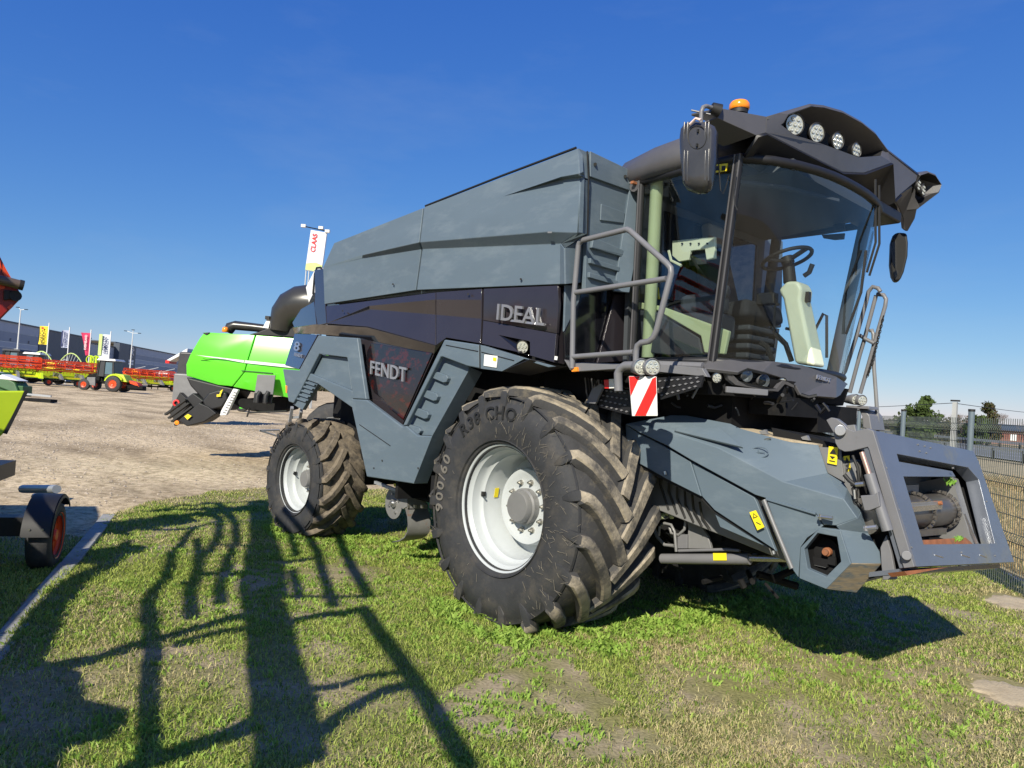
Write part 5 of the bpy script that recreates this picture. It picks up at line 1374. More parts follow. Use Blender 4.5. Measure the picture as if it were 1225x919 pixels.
# stickers and latches
def stick(q, Y, m='yellow'):
    o = poly(q, Y, 'yellow_sticker', m, H, .003, 0); return o
def printmarks(q, Y):
    P4 = [PY(x, y, Y) for x, y in q]
    mb = MB()
    def w(u, v): return P4[0].lerp(P4[1], u).lerp(P4[3].lerp(P4[2], u), v)
    for tri in (((.5, .08), (.85, .42), (.15, .42)), ((.2, .55), (.8, .55), (.5, .72)), ((.2, .80), (.8, .80), (.8, .86), (.2, .86))):
        mb.slab([w(*t) for t in tri], (0, -.001, 0))
    for tri in (((.5, .17), (.70, .38), (.30, .38)),): pass
    mb.build('sticker_print', 'ink', H)
q = ((896.5, 613), (904, 610.5), (914.5, 630.5), (906, 634.5)); stick(q, -.99)
mb = MB(); P4 = [PY(x, y, -.9935) for x, y in q]
mb.tube([P4[0].lerp(P4[1], .2).lerp(P4[3].lerp(P4[2], .2), .35), P4[0].lerp(P4[1], .5).lerp(P4[3].lerp(P4[2], .5), .12), P4[0].lerp(P4[1], .8).lerp(P4[3].lerp(P4[2], .8), .35), P4[0].lerp(P4[1], .2).lerp(P4[3].lerp(P4[2], .2), .35)], .003, 4)
mb.tube([P4[0].lerp(P4[1], .3).lerp(P4[3].lerp(P4[2], .3), .6), P4[0].lerp(P4[1], .7).lerp(P4[3].lerp(P4[2], .7), .8)], .003, 4); mb.build('sticker_print', 'ink', H)
quad([PY(979, 535, -.72), PY(1005, 536, -.72), PY(1010, 577, -.72), PY(990, 566, -.72)], 'feeder_side_plate', 'hub', .02, (0, -1, 0))
q = ((991.5, 534), (1002.5, 535.5), (1001, 556.5), (989.5, 554)); stick(q, -.735); printmarks(q, -.737)
q = ((1009, 546), (1016, 545), (1018, 562), (1011, 567)); stick(q, -.70); printmarks(q, -.702)
MB().tube([PY(979, 618, -.985), PY(996, 620, -.985)], .012, 8).tube([PY(981, 615, -.99), PY(981, 622, -.99)], .008, 6).build('latch', 'bolt', H)
for x, y in ((908, 528), (915, 526)): MB().tube([PY(x, y, -.78), PY(x + 7, y - 1.5, -.78)], .006, 6).build('wing_latch', 'bolt', H)
for x, y in ((795, 564), (925, 659)): MB().tube([PY(x, y, -.98), PY(x + 1, y + 4, -.98)], .012, 8).build('panel_catch', 'bolt', H)
# face frame
FPl = Plane(PY(1045, 515, -.80), PY(1093.8, 678.3, -.80), PY(1213.6, 672.6, .72))
fnv = FPl.n if FPl.n.x > 0 else -FPl.n
def fp(x, y, off=0): return FPl(x, y) + fnv * off
out6 = [(1044, 514.5), (1164.5, 539.6), (1170.5, 551), (1213.6, 672.6), (1093.8, 678.3)]
in6 = [(1073, 543), (1158.5, 559.5), (1171, 574), (1190.3, 650.4), (1105, 651.3)]
mb = MB(); A = [fp(*p) for p in out6]; B = [fp(*p) for p in in6]
mb.add(A + B, [(i, (i + 1) % 5, 5 + (i + 1) % 5, 5 + i) for i in range(5)])
mb.f = [f[::-1] if (Vector(mb.v[f[1]]) - Vector(mb.v[f[0]])).cross(Vector(mb.v[f[2]]) - Vector(mb.v[f[1]])).dot(fnv) < 0 else f for f in mb.f]
mb.build('face_frame', 'frame', H, bevel=.004, solid=.09, solid_off=-1)
# inner plate behind the slot and the real opening
A = [fp(x, y, -.05) for x, y in ((1072, 548), (1148, 562), (1152, 568.5), (1077.5, 568))]
MB().slab(A, fnv * -.02).build('inner_plate', 'frame', H)
MB().slab([fp(x, y, -.02) for x, y in ((1071, 543), (1080, 566), (1103, 652), (1109, 652), (1080.5, 568), (1077, 548))], fnv * -.05).build('inner_edge', 'frame', H)
for x, y in ((1098, 532), (1106, 534), (1113, 536), (1100, 540), (1108, 542), (1140, 560), (1060, 560), (1075, 610), (1090, 655), (1150, 661), (1190, 665), (1180, 600)):
    MB().tube([fp(x, y, -.005), fp(x, y, .006)], .006, 8).build('frame_bolt', 'hub', H)
for xa, xb in ((1118, 1128), (1150, 1160), (1172, 1180)):
    MB().bar(fp(xa, 664, .001), fp(xb, 667, .001), .004, .006).build('paint_scratch', 'bare', H)
# throat
mb = MB(); A = [fp(x, y, -.09) for x, y in ((1068, 540), (1164, 556), (1176, 574), (1194, 655), (1100, 655))]; B = [p + Vector((-.75, 0, .12)) for p in A]
mb.add(A + B, [(i, (i + 1) % 5, 5 + (i + 1) % 5, 5 + i) for i in range(5)] + [(5, 6, 7, 8, 9)])
mb.build('feeder_throat', 'dark', H)
MB().slab([fp(x, y, -.10) for x, y in ((1156, 566), (1164, 570), (1188, 650), (1182, 650), (1170, 612))], fnv * -.25).build('throat_side', 'hub', H)
MB().bar(fp(1171, 612, -.10), fp(1184, 650, -.08), .012, .02).build('throat_strip', 'bare', H)
MB().slab([fp(x, y, -.09) for x, y in ((1105, 651), (1182, 650), (1172, 641), (1102, 645))], fnv * -.35 + Vector((0, 0, -.03))).build('throat_floor', 'rust', H)
MB().bar(fp(1087, 578, -.2), fp(1132, 577, -.2), .03, .05).build('throat_bar', 'hub', H)
d0, d1 = fp(1083, 610, -.22), fp(1163, 603, -.22)
ax = (d1 - d0).normalized(); rd = .115
MB().tube([d0 - ax * .1, d1], rd, 28).build('drum', 'drum', H, smooth=60)
for tt in (.05, .58, .97):
    cn = MB()
    c = d0.lerp(d1, tt)
    u = Vector((0, 0, 1)); x_ = (u - ax * u.dot(ax)).normalized(); y_ = ax.cross(x_)
    for k in range(22):
        a = 2 * pi * k / 22; p = c + (x_ * cos(a) + y_ * sin(a)) * (rd + .016) + ax * .05 * sin(a * .5)
        tg = (-x_ * sin(a) + y_ * cos(a))
        cn.bar(p - tg * .015, p + tg * .015, .022, .014, up=tuple(ax)); cn.tube([p - ax * .02, p + ax * .02], .006, 6)
    tag(cn.build('drum_chain', 'drum', H), kind='stuff')
for y0, y1, xa, xb in ((602, 599, 1092, 1141), (608, 603.5, 1093, 1141)):
    MB().bar(fp(xa, y0, -.08), fp(xb, y1, -.08), .012, .035).build('conveyor_slat', 'bare', H)
MB().bar(fp(1098, 605, -.085), fp(1138, 601.5, -.085), .02, .05).build('conveyor_slat', 'hub', H)
MB().bar(fp(1104, 636, -.12), fp(1152, 632, -.12), .03, .04).build('conveyor_slat', 'drum', H)
for x, y in ((1100.5, 605.5), (1136, 600)): MB().tube([fp(x, y, -.07), fp(x, y, -.05)], .014, 8).build('slat_bolt', 'rust', H)
for (x, y) in ((1109, 648), (1165, 645.5), (1154, 576)):
    mb = MB()
    for k in range(40):
        p = fp(x + random.gauss(0, 2.6), y + random.gauss(0, 1.2), -.10); mb.add([p, p + Vector((random.uniform(-.02, .02), random.uniform(-.02, .02), .02)), p + Vector((random.uniform(-.02, .02), .01, .035))], [(0, 1, 2)])
    tag(mb.build('weed_tuft', mat('tuft_green', (.16, .32, .04), .8), None), 'small green weed tuft sprouting ' + ('at the left of the rusty throat floor' if x < 1120 else 'at the right of the rusty throat floor' if y > 600 else 'in the upper corner of the feeder opening'), 'weed')
# side plate with hook
def sp_(q, Y, name, m, t=.03, **k): return poly(q, Y, name, m, H, t, .005)
sp_(((988, 502.5), (994, 499.5), (1001, 501), (1009, 507), (1014, 513), (1022, 516), (1037, 512.5), (1044.5, 515.3), (1094, 678.5), (1081, 680), (1039, 537), (1037.7, 535), (1018, 540), (1010, 540.5), (1003, 537), (999, 530), (997, 518)), -.815, 'hook_plate', 'steel', .04)
MB().tube([PY(1005, 515, -.83), PY(1005, 515, -.85)], .035, 20).build('pivot_pin', 'bare', H, bevel=.004)
MB().tube([PY(1084.6, 664.6, -.83), PY(1084.6, 664.6, -.85)], .028, 16).build('plate_bolt', 'steel', H, bevel=.004)
sp_(((1012, 509), (1022, 508), (1024, 516), (1019, 520), (1013, 516)), -.79, 'pin_bracket', 'hub')
sp_(((1038, 575), (1052, 590), (1080, 681), (1068, 690), (1050, 690), (1042, 640)), -.70, 'frame_web', 'dark')
sp_(((1053, 655), (1060, 640), (1066, 660), (1072, 693.5), (1056, 694), (1054, 675)), -.78, 'lower_link', 'steel')
MB().slab([fp(x, y, -.02) for x, y in ((1086, 683), (1106, 681), (1140, 678), (1108, 684), (1090, 688))], fnv * -.1).build('lip_plate', 'rust', H)
MB().hexa([fp(1094, 678.6, -.09), fp(1213, 673, -.09), fp(1213, 673, -.28), fp(1094, 678.6, -.28)], [fp(1094, 678.6, -.09) - Vector((0, 0, .03)), fp(1213, 673, -.09) - Vector((0, 0, .03)), fp(1213, 673, -.28) - Vector((0, 0, .03)), fp(1094, 678.6, -.28) - Vector((0, 0, .03))]).build('frame_base', 'frame', H)
yc2 = -.86
MB().tube([PY(1031, 541, yc2), PY(1041, 571, yc2)], .016, 10).build('lift_rod', 'copper', H, smooth=60)
MB().tube([PY(1040, 567, yc2), PY(1044, 580, yc2), PY(1062, 635, yc2)], .033, 14).build('lift_cylinder', 'steel', H, smooth=60)
sp_(((1029, 593), (1046, 592), (1050, 588), (1053, 606), (1040, 611), (1034, 611)), -.90, 'cylinder_clamp', 'steel', .05)
MB().tube([PY(1034, 632, -.9), PY(1049, 630.5, -.9)], .014, 8).tube([PY(1036, 629, -.9), PY(1036, 635, -.9)], .014, 8).build('coupling_pin', 'chrome', H)
hs = MB()
hs.tube([PY(x, y, -.84) for x, y in ((1010, 568), (1016, 575), (1026, 582), (1022, 590), (1024, 600))], .014, 8)
hs.tube([PY(x, y, -.84) for x, y in ((1018, 580), (1030, 578), (1036, 580))], .012, 8)
hs.tube([PY(x, y, -.82) for x, y in ((1020, 545), (1026, 560), (1028, 575), (1020, 585), (1024, 600), (1030, 606))], .010, 8)
hs.build('feeder_hose', 'ink', H, smooth=60)
MB().tube([PY(1024, 580, -.86), PY(1034, 579, -.86)], .016, 8).tube([PY(1022, 586, -.86), PY(1023, 597, -.86)], .009, 8).build('hose_fitting', 'bolt', H)
# lift cylinder under the feeder, hoses and plates
yl = -.62
MB().tube([PY(792, 668.5, yl), PY(897, 669, yl)], .040, 16).build('main_cylinder', 'steel', H, smooth=50)
MB().tube([PY(894, 668, yl), PY(948, 669, yl)], .022, 12).build('main_rod', 'bare', H, smooth=60)
MB().slab([PY(x, y, yl - .045) for x, y in ((853, 661.8), (869, 661.8), (869.5, 670.5), (853.5, 670.5))], (0, -.002, 0)).build('yellow_sticker', 'yellow', H)
MB().tube([PY(812, 659, yl), PY(870, 657.5, yl), PY(885, 659, yl)], .012, 8).build('cylinder_pipe', 'steel', H, smooth=60)
sp_(((810, 639.5), (822, 639.5), (822, 656.5), (810, 656.5)), -.60, 'pump_plate', 'steel')
sp_(((818.5, 609), (826, 617), (836, 626), (847, 642), (851, 656.5), (822, 656.5), (823, 632)), -.58, 'gusset_plate', 'hub')
hs = MB()
hs.tube([PY(x, y, -.63) for x, y in ((788, 641), (789, 630), (795, 626), (803, 628), (807, 636), (809, 660))], .012, 8)
hs.tube([PY(x, y, -.60) for x, y in ((795, 620), (803, 617), (813, 617), (820, 623), (819, 633), (812, 640), (803, 638), (800, 628))], .012, 8)
hs.tube([PY(x, y, -.62) for x, y in ((782, 630), (786, 642), (795, 652), (806, 653))], .014, 8)
hs.build('hydraulic_hose', 'hub', H, smooth=60)
wc_ = MB()
for k in range(9):
    wc_.lathe([(.001, -.02), (.022, -.012), (.024, .01), (.001, .02)], PY(790 + random.uniform(0, 16), 603 + random.uniform(0, 18), -.60), (random.random(), 1, random.random()), 8)
wc_.build('cream_connector', 'cream', H, smooth=60)
mb = MB()
for k in range(40):
    p = PY(random.uniform(785, 1000), random.uniform(600, 700), -.45); q = p + Vector((random.uniform(-.2, .2), random.uniform(0, .3), random.uniform(-.1, .1)))
    if q.z > .45: mb.tube([p, q], random.uniform(.01, .03), 6)
tag(mb.build('under_feeder_parts', 'dark', H), kind='stuff')
MB().hexa([(.3, y, z) for y, z in ((-.55, .80), (-.55, 1.2), (.55, 1.2), (.55, .80))], [(1.3, y, z) for y, z in ((-.5, .85), (-.5, 1.05), (.5, 1.05), (.5, .85))]).build('front_subframe', 'dark', H)
MB().box((1.8, .1, .86), (1.2, 1.1, .1)).build('feeder_belly', 'dark', H)
# sticker on the far hood and mud guard under the rear

# small fittings on the big panels
for x, y, Y in ((623, 334, -1.65), (470, 340, -1.65), (560, 352, -1.655), (410, 372, -1.65)):
    MB().tube([PY(x, y, Y), PY(x, y, Y - .012)], .009, 8).build('panel_fastener', 'ink', H)
poly([(663.5, 426), (667, 426.6), (666.5, 431), (663, 430.4)], -1.665, 'small_label', 'white', H, .002, 0)
poly([(655, 277), (660, 277), (660, 279), (655, 279)], -1.725, 'panel_mark', 'hub', H, .002, 0)
for x, y in ((457, 551), (447, 560), (500, 560)): MB().tube([PY(x, y, -1.737), PY(x, y, -1.744)], .008, 8).build('panel_fastener', 'ink', H)
for k in range(7):
    MB().tube([PY(700 + 4 * k, 452 + .6 * k, -1.2), PY(702 + 4 * k, 470 + (k % 3) * 4, -1.15), PY(706 + 4 * k, 486, -1.1)], .007, 6).build('hydraulic_line', 'ink' if k % 2 else 'steel', H, smooth=60)
for k in range(6):
    MB().tube([PY(792 + 9 * k, 556 + 9 * k, -.80), PY(790 + 10 * k, 580 + 8 * k, -.72), PY(800 + 10 * k, 610 + 5 * k, -.70)], .010, 6).build('hydraulic_line', 'ink', H, smooth=60)


# ================================================================== BACKGROUND
HZ = YAW - pi / 2          # heading that turns local +Y away from the camera
def setup(name, label, cat, px, D, group=None, rz=0):
    p = far(px, D)
    return empty(name, label, cat, (p.x, p.y, 0), group, HZ + rz)
def part(mb, name, m, root, **k): return mb.build(name, m, root, **k)

# ---- warehouse (the wall recedes to the right)
def wall_at(px):
    # line through (0, D=125) and (208, D=238)
    A, B = far(0, 125), far(208, 238)
    d = ray(px, 450); d.z = 0
    # intersect ray with line AB on the plan
    e = B - A
    det = d.x * (-e.y) - d.y * (-e.x)
    t = ((A.x - CX) * (-e.y) - (A.y - CY) * (-e.x)) / det
    return Vector((CX + d.x * t, CY + d.y * t, 0))
WH = empty('warehouse', 'long blue grey industrial hall with charcoal sections and a white R emblem behind the banners', 'building', tuple(wall_at(60)))
def wpart(mb, name, m, **k):
    o = mb.build(name, m, None, **k); o.parent = WH; o.matrix_parent_inverse = Matrix.Translation(-Vector(WH.location)); return o
wd = (wall_at(208) - wall_at(0)).normalized(); wn = Vector((-wd.y, wd.x, 0))
if wn.dot(CAMP - wall_at(60)) < 0: wn = -wn
def wseg(x0, x1, z0, z1, m, off=0, name='wall_panel', dep=.3):
    a, b = wall_at(x0) + wn * off, wall_at(x1) + wn * off
    return wpart(MB().slab([Vector((a.x, a.y, z0)), Vector((b.x, b.y, z0)), Vector((b.x, b.y, z1)), Vector((a.x, a.y, z1))], -wn * dep), name, m)
def height_at(px, py): 
    w = wall_at(px); return CZ + ray(px, py).z * (Vector((w.x - CX, w.y - CY)).length / Vector((ray(px, py).x, ray(px, py).y)).length)
for x0, x1 in ((-160, -100), (-100, -60), (-60, -25), (-25, 0), (0, 22), (22, 42.8)):
    z = 0
    for k, (zz, m) in enumerate(((2.6, 'wallA'), (3.6, 'wallB'), (5.4, 'wallA'), (6.4, 'wallB'), (8.2, 'wallA'), (9.9, 'wallB'))):
        wseg(x0 + .04, x1 - .04, z + .02, zz - .02, m); z = zz
for x0, x1 in ((42.8, 60), (60, 76), (76, 91), (91, 105)): wseg(x0 + .04, x1 - .04, 0, 9.7, 'wallC', .12)
for x0, x1 in ((105, 114), (114, 123), (123, 134)): wseg(x0 + .03, x1 - .03, 0, 8.6, 'wallD')
for x0, x1 in ((134, 141), (141, 148), (148, 154.6)): wseg(x0 + .02, x1 - .02, 0, 9.9, 'wallC', 1.2, dep=1.4)
xs = [154.6, 168, 182, 196, 212, 230, 250, 275, 300, 330]
for x0, x1 in zip(xs, xs[1:]):
    z = 0
    for k, (zz, m) in enumerate(((3.0, 'wallA'), (4.0, 'wallB'), (5.4, 'wallA'), (6.4, 'wallB'), (7.8, 'wallA'), (9.7, 'wallB'))):
        wseg(x0 + .02, x1 - .02, z + .02, zz - .02, m); z = zz
for x0, x1, z in ((-160, 42.6, 9.9), (42.8, 105, 9.75), (105, 134, 8.65), (134, 154.6, 9.95), (154.6, 330, 9.75)):
    wseg(x0, x1, z, z + .25, 'wallC', .2, 'roof_edge', 14)
a = wall_at(146); 
e0, e1 = wall_at(147.2) + wn * 1.35, wall_at(151.8) + wn * 1.35
def wtx(s, xa, xb, z0, z1, m, name):
    A, B = wall_at(xa) + wn * 1.30, wall_at(xb) + wn * 1.30
    o = text_on(s, (A.x, A.y, z0), (B.x, B.y, z0), (A.x, A.y, z1), .08, name, m, None); o.parent = WH; o.matrix_parent_inverse = Matrix.Translation(-Vector(WH.location))
wtx('R', 147.6, 151.4, 7.3, 9.0, 'white', 'emblem_letter')
c = (wall_at(149.5) + wn * 1.3); c.z = 8.15
wpart(MB().tube([c + (wd * cos(q) + Vector((0, 0, 1)) * sin(q)) * 1.35 for q in np.linspace(.3, 4.9, 18)], .12, 5), 'emblem_ring', 'white')
wseg(146, 152, 5.4, 6.0, 'white', 1.3, 'sign_strip', .08); wseg(146, 152, 4.7, 5.15, 'white', 1.3, 'sign_strip', .08)
for x in (8, 30, 128): wseg(x, x + 1.5, 6.6, 7.1, 'wallC', .06, 'vent', .1)

# ---- lamp posts
def lamppost(px, D, top, label, arms):
    r = setup('street_lamp', label, 'street lamp', px, D, 'lamp posts at the yard edge')
    part(MB().tube([(0, 0, 0), (0, 0, top * .55), (0, 0, top)], [.12, .10, .06], 8), 'post', 'pole', r)
    for x, z in arms:
        part(MB().bar((0, 0, top - .05), (x, 0, top + z), .07, .07), 'arm', 'pole', r); part(MB().box((x * 1.25, 0, top + z), (.42, .2, .09)), 'lamp_head', 'dark', r)
    return r
L1 = lamppost(19, 98, zat(19, 370, 98), 'pale street lamp post rising left of the yellow banner', ((-.35, .28), (.6, .05)))
part(MB().box((-.1, 0, 4.2), (.5, .3, .5)), 'camera_box', 'pole', L1)
lamppost(155, 108, zat(155, 398, 108), 'pale street lamp post by the charcoal wall with the R emblem', ((-.9, .22), (.0, .45), (.8, 0)))

# ---- banners on poles
def banner(px, D, py0, py1, w, m, label, strips=(), text=None, tm='ink', flap=0, pole_side=1, logo=None, pz=None):
    r = setup('banner_flag', label, 'banner', px, D, 'tall banner flags along the far side of the yard')
    z1, z0 = zat(px, py0, D), zat(px, py1, D); wm = w / FPX * D
    part(MB().tube([(wm / 2 * pole_side, 0, 0), (wm / 2 * pole_side, 0, z1 + .5)], .07, 8), 'flagpole', 'white', r)
    mb = MB(); nx, nz = 8, 14
    def P(u, v):
        x = wm * (u - .5) * (1 if not flap else (1 - flap * v)) + (wm / 2 * flap * v if flap else 0)
        return (x, .18 * sin(u * 5 + v * 3) * (1 - u * pole_side if pole_side > 0 else u), z1 + (z0 - z1) * v)
    mb.add([P(i / nx, j / nz) for j in range(nz + 1) for i in range(nx + 1)], [(j * (nx + 1) + i, j * (nx + 1) + i + 1, (j + 1) * (nx + 1) + i + 1, (j + 1) * (nx + 1) + i) for j in range(nz) for i in range(nx)])
    cl = part(mb, 'cloth', m, r, solid=.02, smooth=70)
    for (u0, u1, v0, v1, mm) in strips:
        s = MB().slab([(wm * (u0 - .5), -.24, z1 + (z0 - z1) * v0), (wm * (u1 - .5), -.24, z1 + (z0 - z1) * v0), (wm * (u1 - .5), -.24, z1 + (z0 - z1) * v1), (wm * (u0 - .5), -.24, z1 + (z0 - z1) * v1)], (0, .05, 0)); s.build('printed_band', mm, cl)
    if text:
        # runs upwards along the cloth
        u0, u1, v0, v1 = text[1]
        M4 = r.matrix_basis
        rot = Matrix.Rotation(r.rotation_euler[2], 4, 'Z'); T = Matrix.Translation(r.location)
        f = lambda u, v: (T @ rot) @ Vector((wm * (u - .5), -.30, z1 + (z0 - z1) * v))
        o = text_on(text[0], f(u1, v1), f(u1, v0), f(u0, v1), .02, 'banner_lettering', tm, None)
        o.parent = cl; o.matrix_parent_inverse = (T @ rot).inverted()
    if logo:
        u, v, rr, mm = logo
        MB().tube([(wm * (u - .5), -.27, z1 + (z0 - z1) * v), (wm * (u - .5), -.31, z1 + (z0 - z1) * v)], rr, 16).build('round_mark', mm, cl)
    return r
banner(48.8, 100, 390, 412, 11, 'bannerY', 'yellow banner with black upright lettering, leftmost of the banners', text=('HORSCH', (.28, .68, .22, .96)), logo=(.48, .12, .17, 'redprint'))
banner(75, 100, 395, 416, 8.5, 'bannerB', 'pale lilac banner in front of the charcoal wall', strips=((.08, .25, .05, .95, 'navy'),), text=('Vaderstad', (.38, .75, .10, .9)), tm='navy')
banner(99, 100, 398, 425, 12, 'bannerR', 'crimson banner hanging in a limp folded triangle', flap=.62, text=('KVERNELAND', (.55, .78, .10, .75)), tm='white')
banner(122.5, 100, 400, 429, 12.5, 'bannerW', 'white and olive striped banner right of the crimson one', strips=((.0, .30, .0, .88, 'limeprint'),), text=('LEMKEN', (.45, .8, .12, .75)), tm='navy')

# ---- cutting headers on trailers
def small_wheel(mb_root, x, z, r, w, y, rim='reel', name='wheel', off=0):
    wh = MB().lathe([(r * .5, -w / 2), (r * .85, -w / 2 * 1.05), (r, -w / 2 * .8), (r, w / 2 * .8), (r * .85, w / 2), (r * .5, w / 2)], (x, y, z), (0, 1, 0), 20)
    o = wh.build(name, 'rubber', mb_root, smooth=50)
    MB().lathe([(0, -w / 2 + .05), (r * .2, -w / 2 - .02), (r * .22, -w / 2 + .04), (r * .5, -w / 2 + .03), (r * .58, -w / 2 - .01)], (x, y, z), (0, 1, 0), 20).build('rim', rim, o, smooth=40)
    return o
def header(px0, px1, D0, D1, ztop, zbot, label, nb=6, group='cutting headers parked along the yard', wheels=(.2, .8), seed=1):
    random.seed(seed)
    A, B = far(px0, D0), far(px1, D1)
    d = B - A; Lh = d.length; rz = atan2(d.y, d.x)
    r = empty('cutting_header', label, 'header', tuple((A + B) / 2), group, rz)
    h = Lh / 2
    H_ = ztop - zbot
    # reel: bats round a tube, with end spiders
    zc = ztop - .62; R_1 = .62
    for k in range(6):
        a = k * pi / 3 + .3
        c = (0, R_1 * cos(a) - .5, zc + R_1 * sin(a))
        sg = MB(); nseg = nb
        for s in range(nseg):
            x0, x1 = -h + Lh * s / nseg + .04, -h + Lh * (s + 1) / nseg - .04
            sg.box(((x0 + x1) / 2, c[1], c[2]), (x1 - x0, .05, .15))
        sg.build('reel_bat', 'reel', r)
        tb = MB()
        for s in range(int(Lh / .35)):
            x = -h + .2 + s * .35; tb.bar((x, c[1], c[2]), (x, c[1] + .05, c[2] - .34), .03, .03)
        if k % 2 == 0: tag(tb.build('reel_tines', 'reel', r), kind='stuff')
    MB().tube([(-h, -.5, zc), (h, -.5, zc)], .09, 8).build('reel_tube', 'shade_red', r)
    for s in range(nb + 1):
        x = -h + Lh * s / nb; sp = MB()
        for k in range(6):
            a = k * pi / 3 + .3; sp.bar((x, -.5, zc), (x, -.5 + R_1 * cos(a), zc + R_1 * sin(a)), .05, .08)
        sp.build('reel_spider', 'reel', r)
    # lime back wall, floor and knife beam
    MB().hexa([(-h, .5, zbot + .9), (h, .5, zbot + .9), (h, .75, zbot + 1.9), (-h, .75, zbot + 1.9)], [(-h, .6, zbot + .9), (h, .6, zbot + .9), (h, .85, zbot + 1.9), (-h, .85, zbot + 1.9)]).build('back_wall', 'lime', r)
    MB().hexa([(-h, -1.1, zbot + .75), (h, -1.1, zbot + .75), (h, .6, zbot + .85), (-h, .6, zbot + .85)], [(-h, -1.1, zbot + .82), (h, -1.1, zbot + .82), (h, .6, zbot + .95), (-h, .6, zbot + .95)]).build('table', 'lime', r)
    MB().box((0, -1.15, zbot + .72), (Lh, .12, .10)).build('knife_beam', 'dark', r)
    MB().box((0, -.95, zbot + .95), (Lh * .96, .06, .12)).build('trim_strip', 'yellow', r)
    for s in np.linspace(-h, h, nb // 2 + 1):
        MB().hexa([(s - .12, -1.9, zbot + .7), (s - .12, .5, zbot + .8), (s - .12, .5, zbot + 1.5), (s - .12, -1.2, zbot + 1.35)], [(s + .12, -1.9, zbot + .7), (s + .12, .5, zbot + .8), (s + .12, .5, zbot + 1.5), (s + .12, -1.2, zbot + 1.35)]).build('divider', 'lime' if abs(s) > h - .1 else 'hub', r)
    # trailer
    MB().box((0, 0, zbot + .42), (Lh * 1.05, .25, .2)).box((-h * .6, 0, zbot + .55), (.15, 1.6, .3)).box((h * .6, 0, zbot + .55), (.15, 1.6, .3)).build('trailer_beam', 'dark', r)
    for q in range(int(Lh / 1.6)):
        x = -h + .8 + 1.6 * q + random.uniform(-.3, .3); w_ = random.uniform(.3, .9)
        MB().box((x, random.uniform(-.9, .2), zbot + random.uniform(.35, .6)), (w_, .5, random.uniform(.15, .4))).build('stowed_part', random.choice(('dark', 'dark', 'hub', 'lime', 'galv', 'black')), r, bevel=.02)
        MB().box((x + .4, -.6, zc - random.uniform(.55, .75)), (random.uniform(.3, 1.0), .1, .12)).build('reel_fitting', random.choice(('yellow', 'lime', 'dark', 'reel')), r)
    for u in wheels: small_wheel(r, -h + Lh * u, .42, .42, .3, -.9)
    return r
header(-70, 48, 76, 82, 3.15, .1, 'orange red reel header on trailer, nearest one at the left edge', 8, seed=3)
header(40, 118, 82, 88, 3.0, .1, 'orange red reel header over lime table, left of the lime tractor', 7, wheels=(.18, .62), seed=4)
header(146, 207, 94, 100, 2.75, .1, 'long red reel header on trailer, right of the lime tractor', 7, wheels=(.2, .93), seed=5)

# ---- tractors
def tractor(px, D, s, label, body, rim, faces=1, roof='white', group='tractors on the far side of the yard', cab_only=False, zoff=0):
    r = setup('tractor', label, 'tractor', px, D, group, rz=0 if faces > 0 else 0)
    f = faces
    def X(x): return x * s * f
    cb = MB().hexa([(X(-.9), -.75 * s, 1.3 * s), (X(.55), -.75 * s, 1.3 * s), (X(.55), .75 * s, 1.3 * s), (X(-.9), .75 * s, 1.3 * s)], [(X(-.75), -.68 * s, 2.75 * s), (X(.45), -.68 * s, 2.75 * s), (X(.45), .68 * s, 2.75 * s), (X(-.75), .68 * s, 2.75 * s)])
    cab_ = part(cb, 'cab', 'sheen', r, bevel=.05)
    for x in (-.9, .0, .55): MB().bar((X(x), -.77 * s, 1.3 * s), (X(x * .85), -.70 * s, 2.75 * s), .09 * s, .06 * s).build('cab_post', 'ink', cab_)
    MB().hexa([(X(-.72), -.74 * s, 1.55 * s), (X(-.08), -.74 * s, 1.55 * s), (X(-.08), -.70 * s, 2.6 * s), (X(-.66), -.70 * s, 2.6 * s)], [(X(-.72), -.76 * s, 1.55 * s), (X(-.08), -.76 * s, 1.55 * s), (X(-.08), -.72 * s, 2.6 * s), (X(-.66), -.72 * s, 2.6 * s)]).build('side_glass', 'glassblue', cab_)
    part(MB().hexa([(X(-1.0), -.85 * s, 2.75 * s), (X(.7), -.85 * s, 2.75 * s), (X(.7), .85 * s, 2.75 * s), (X(-1.0), .85 * s, 2.75 * s)], [(X(-.9), -.75 * s, 2.93 * s), (X(.6), -.75 * s, 2.93 * s), (X(.6), .75 * s, 2.93 * s), (X(-.9), .75 * s, 2.93 * s)]), 'cab_roof', roof, r, bevel=.03)
    if not cab_only:
        part(MB().hexa([(X(.55), -.4 * s, .9 * s), (X(2.0), -.38 * s, .8 * s), (X(2.0), .38 * s, .8 * s), (X(.55), .4 * s, .9 * s)], [(X(.55), -.42 * s, 1.75 * s), (X(1.7), -.3 * s, 1.35 * s), (X(1.7), .3 * s, 1.35 * s), (X(.55), .42 * s, 1.75 * s)]), 'bonnet', 'dark' if body == 'lime' else body, r, bevel=.08)
        part(MB().box((X(.4), 0, .9 * s), (3.0 * s, .5 * s, .5 * s)), 'chassis', 'dark', r)
        for (x, rad, w) in ((-1.0, .70, .45), (1.6, .50, .35)):
            for sy in (-1, 1): small_wheel(r, X(x), rad * s, rad * s, w * s, sy * .85 * s, rim, 'rear_wheel' if rad > .6 else 'front_wheel')
        part(MB().tube([(X(-1.0 + .82 * cos(a)), -.85 * s, .70 * s + .82 * s * sin(a)) for a in np.linspace(.3, 2.6, 9)], .10 * s, 6), 'mudguard', body, r)
        part(MB().tube([(X(.75), -.5 * s, 1.8 * s), (X(.75), -.5 * s, 2.7 * s)], .06 * s, 8), 'exhaust', 'ink', r)
    return r
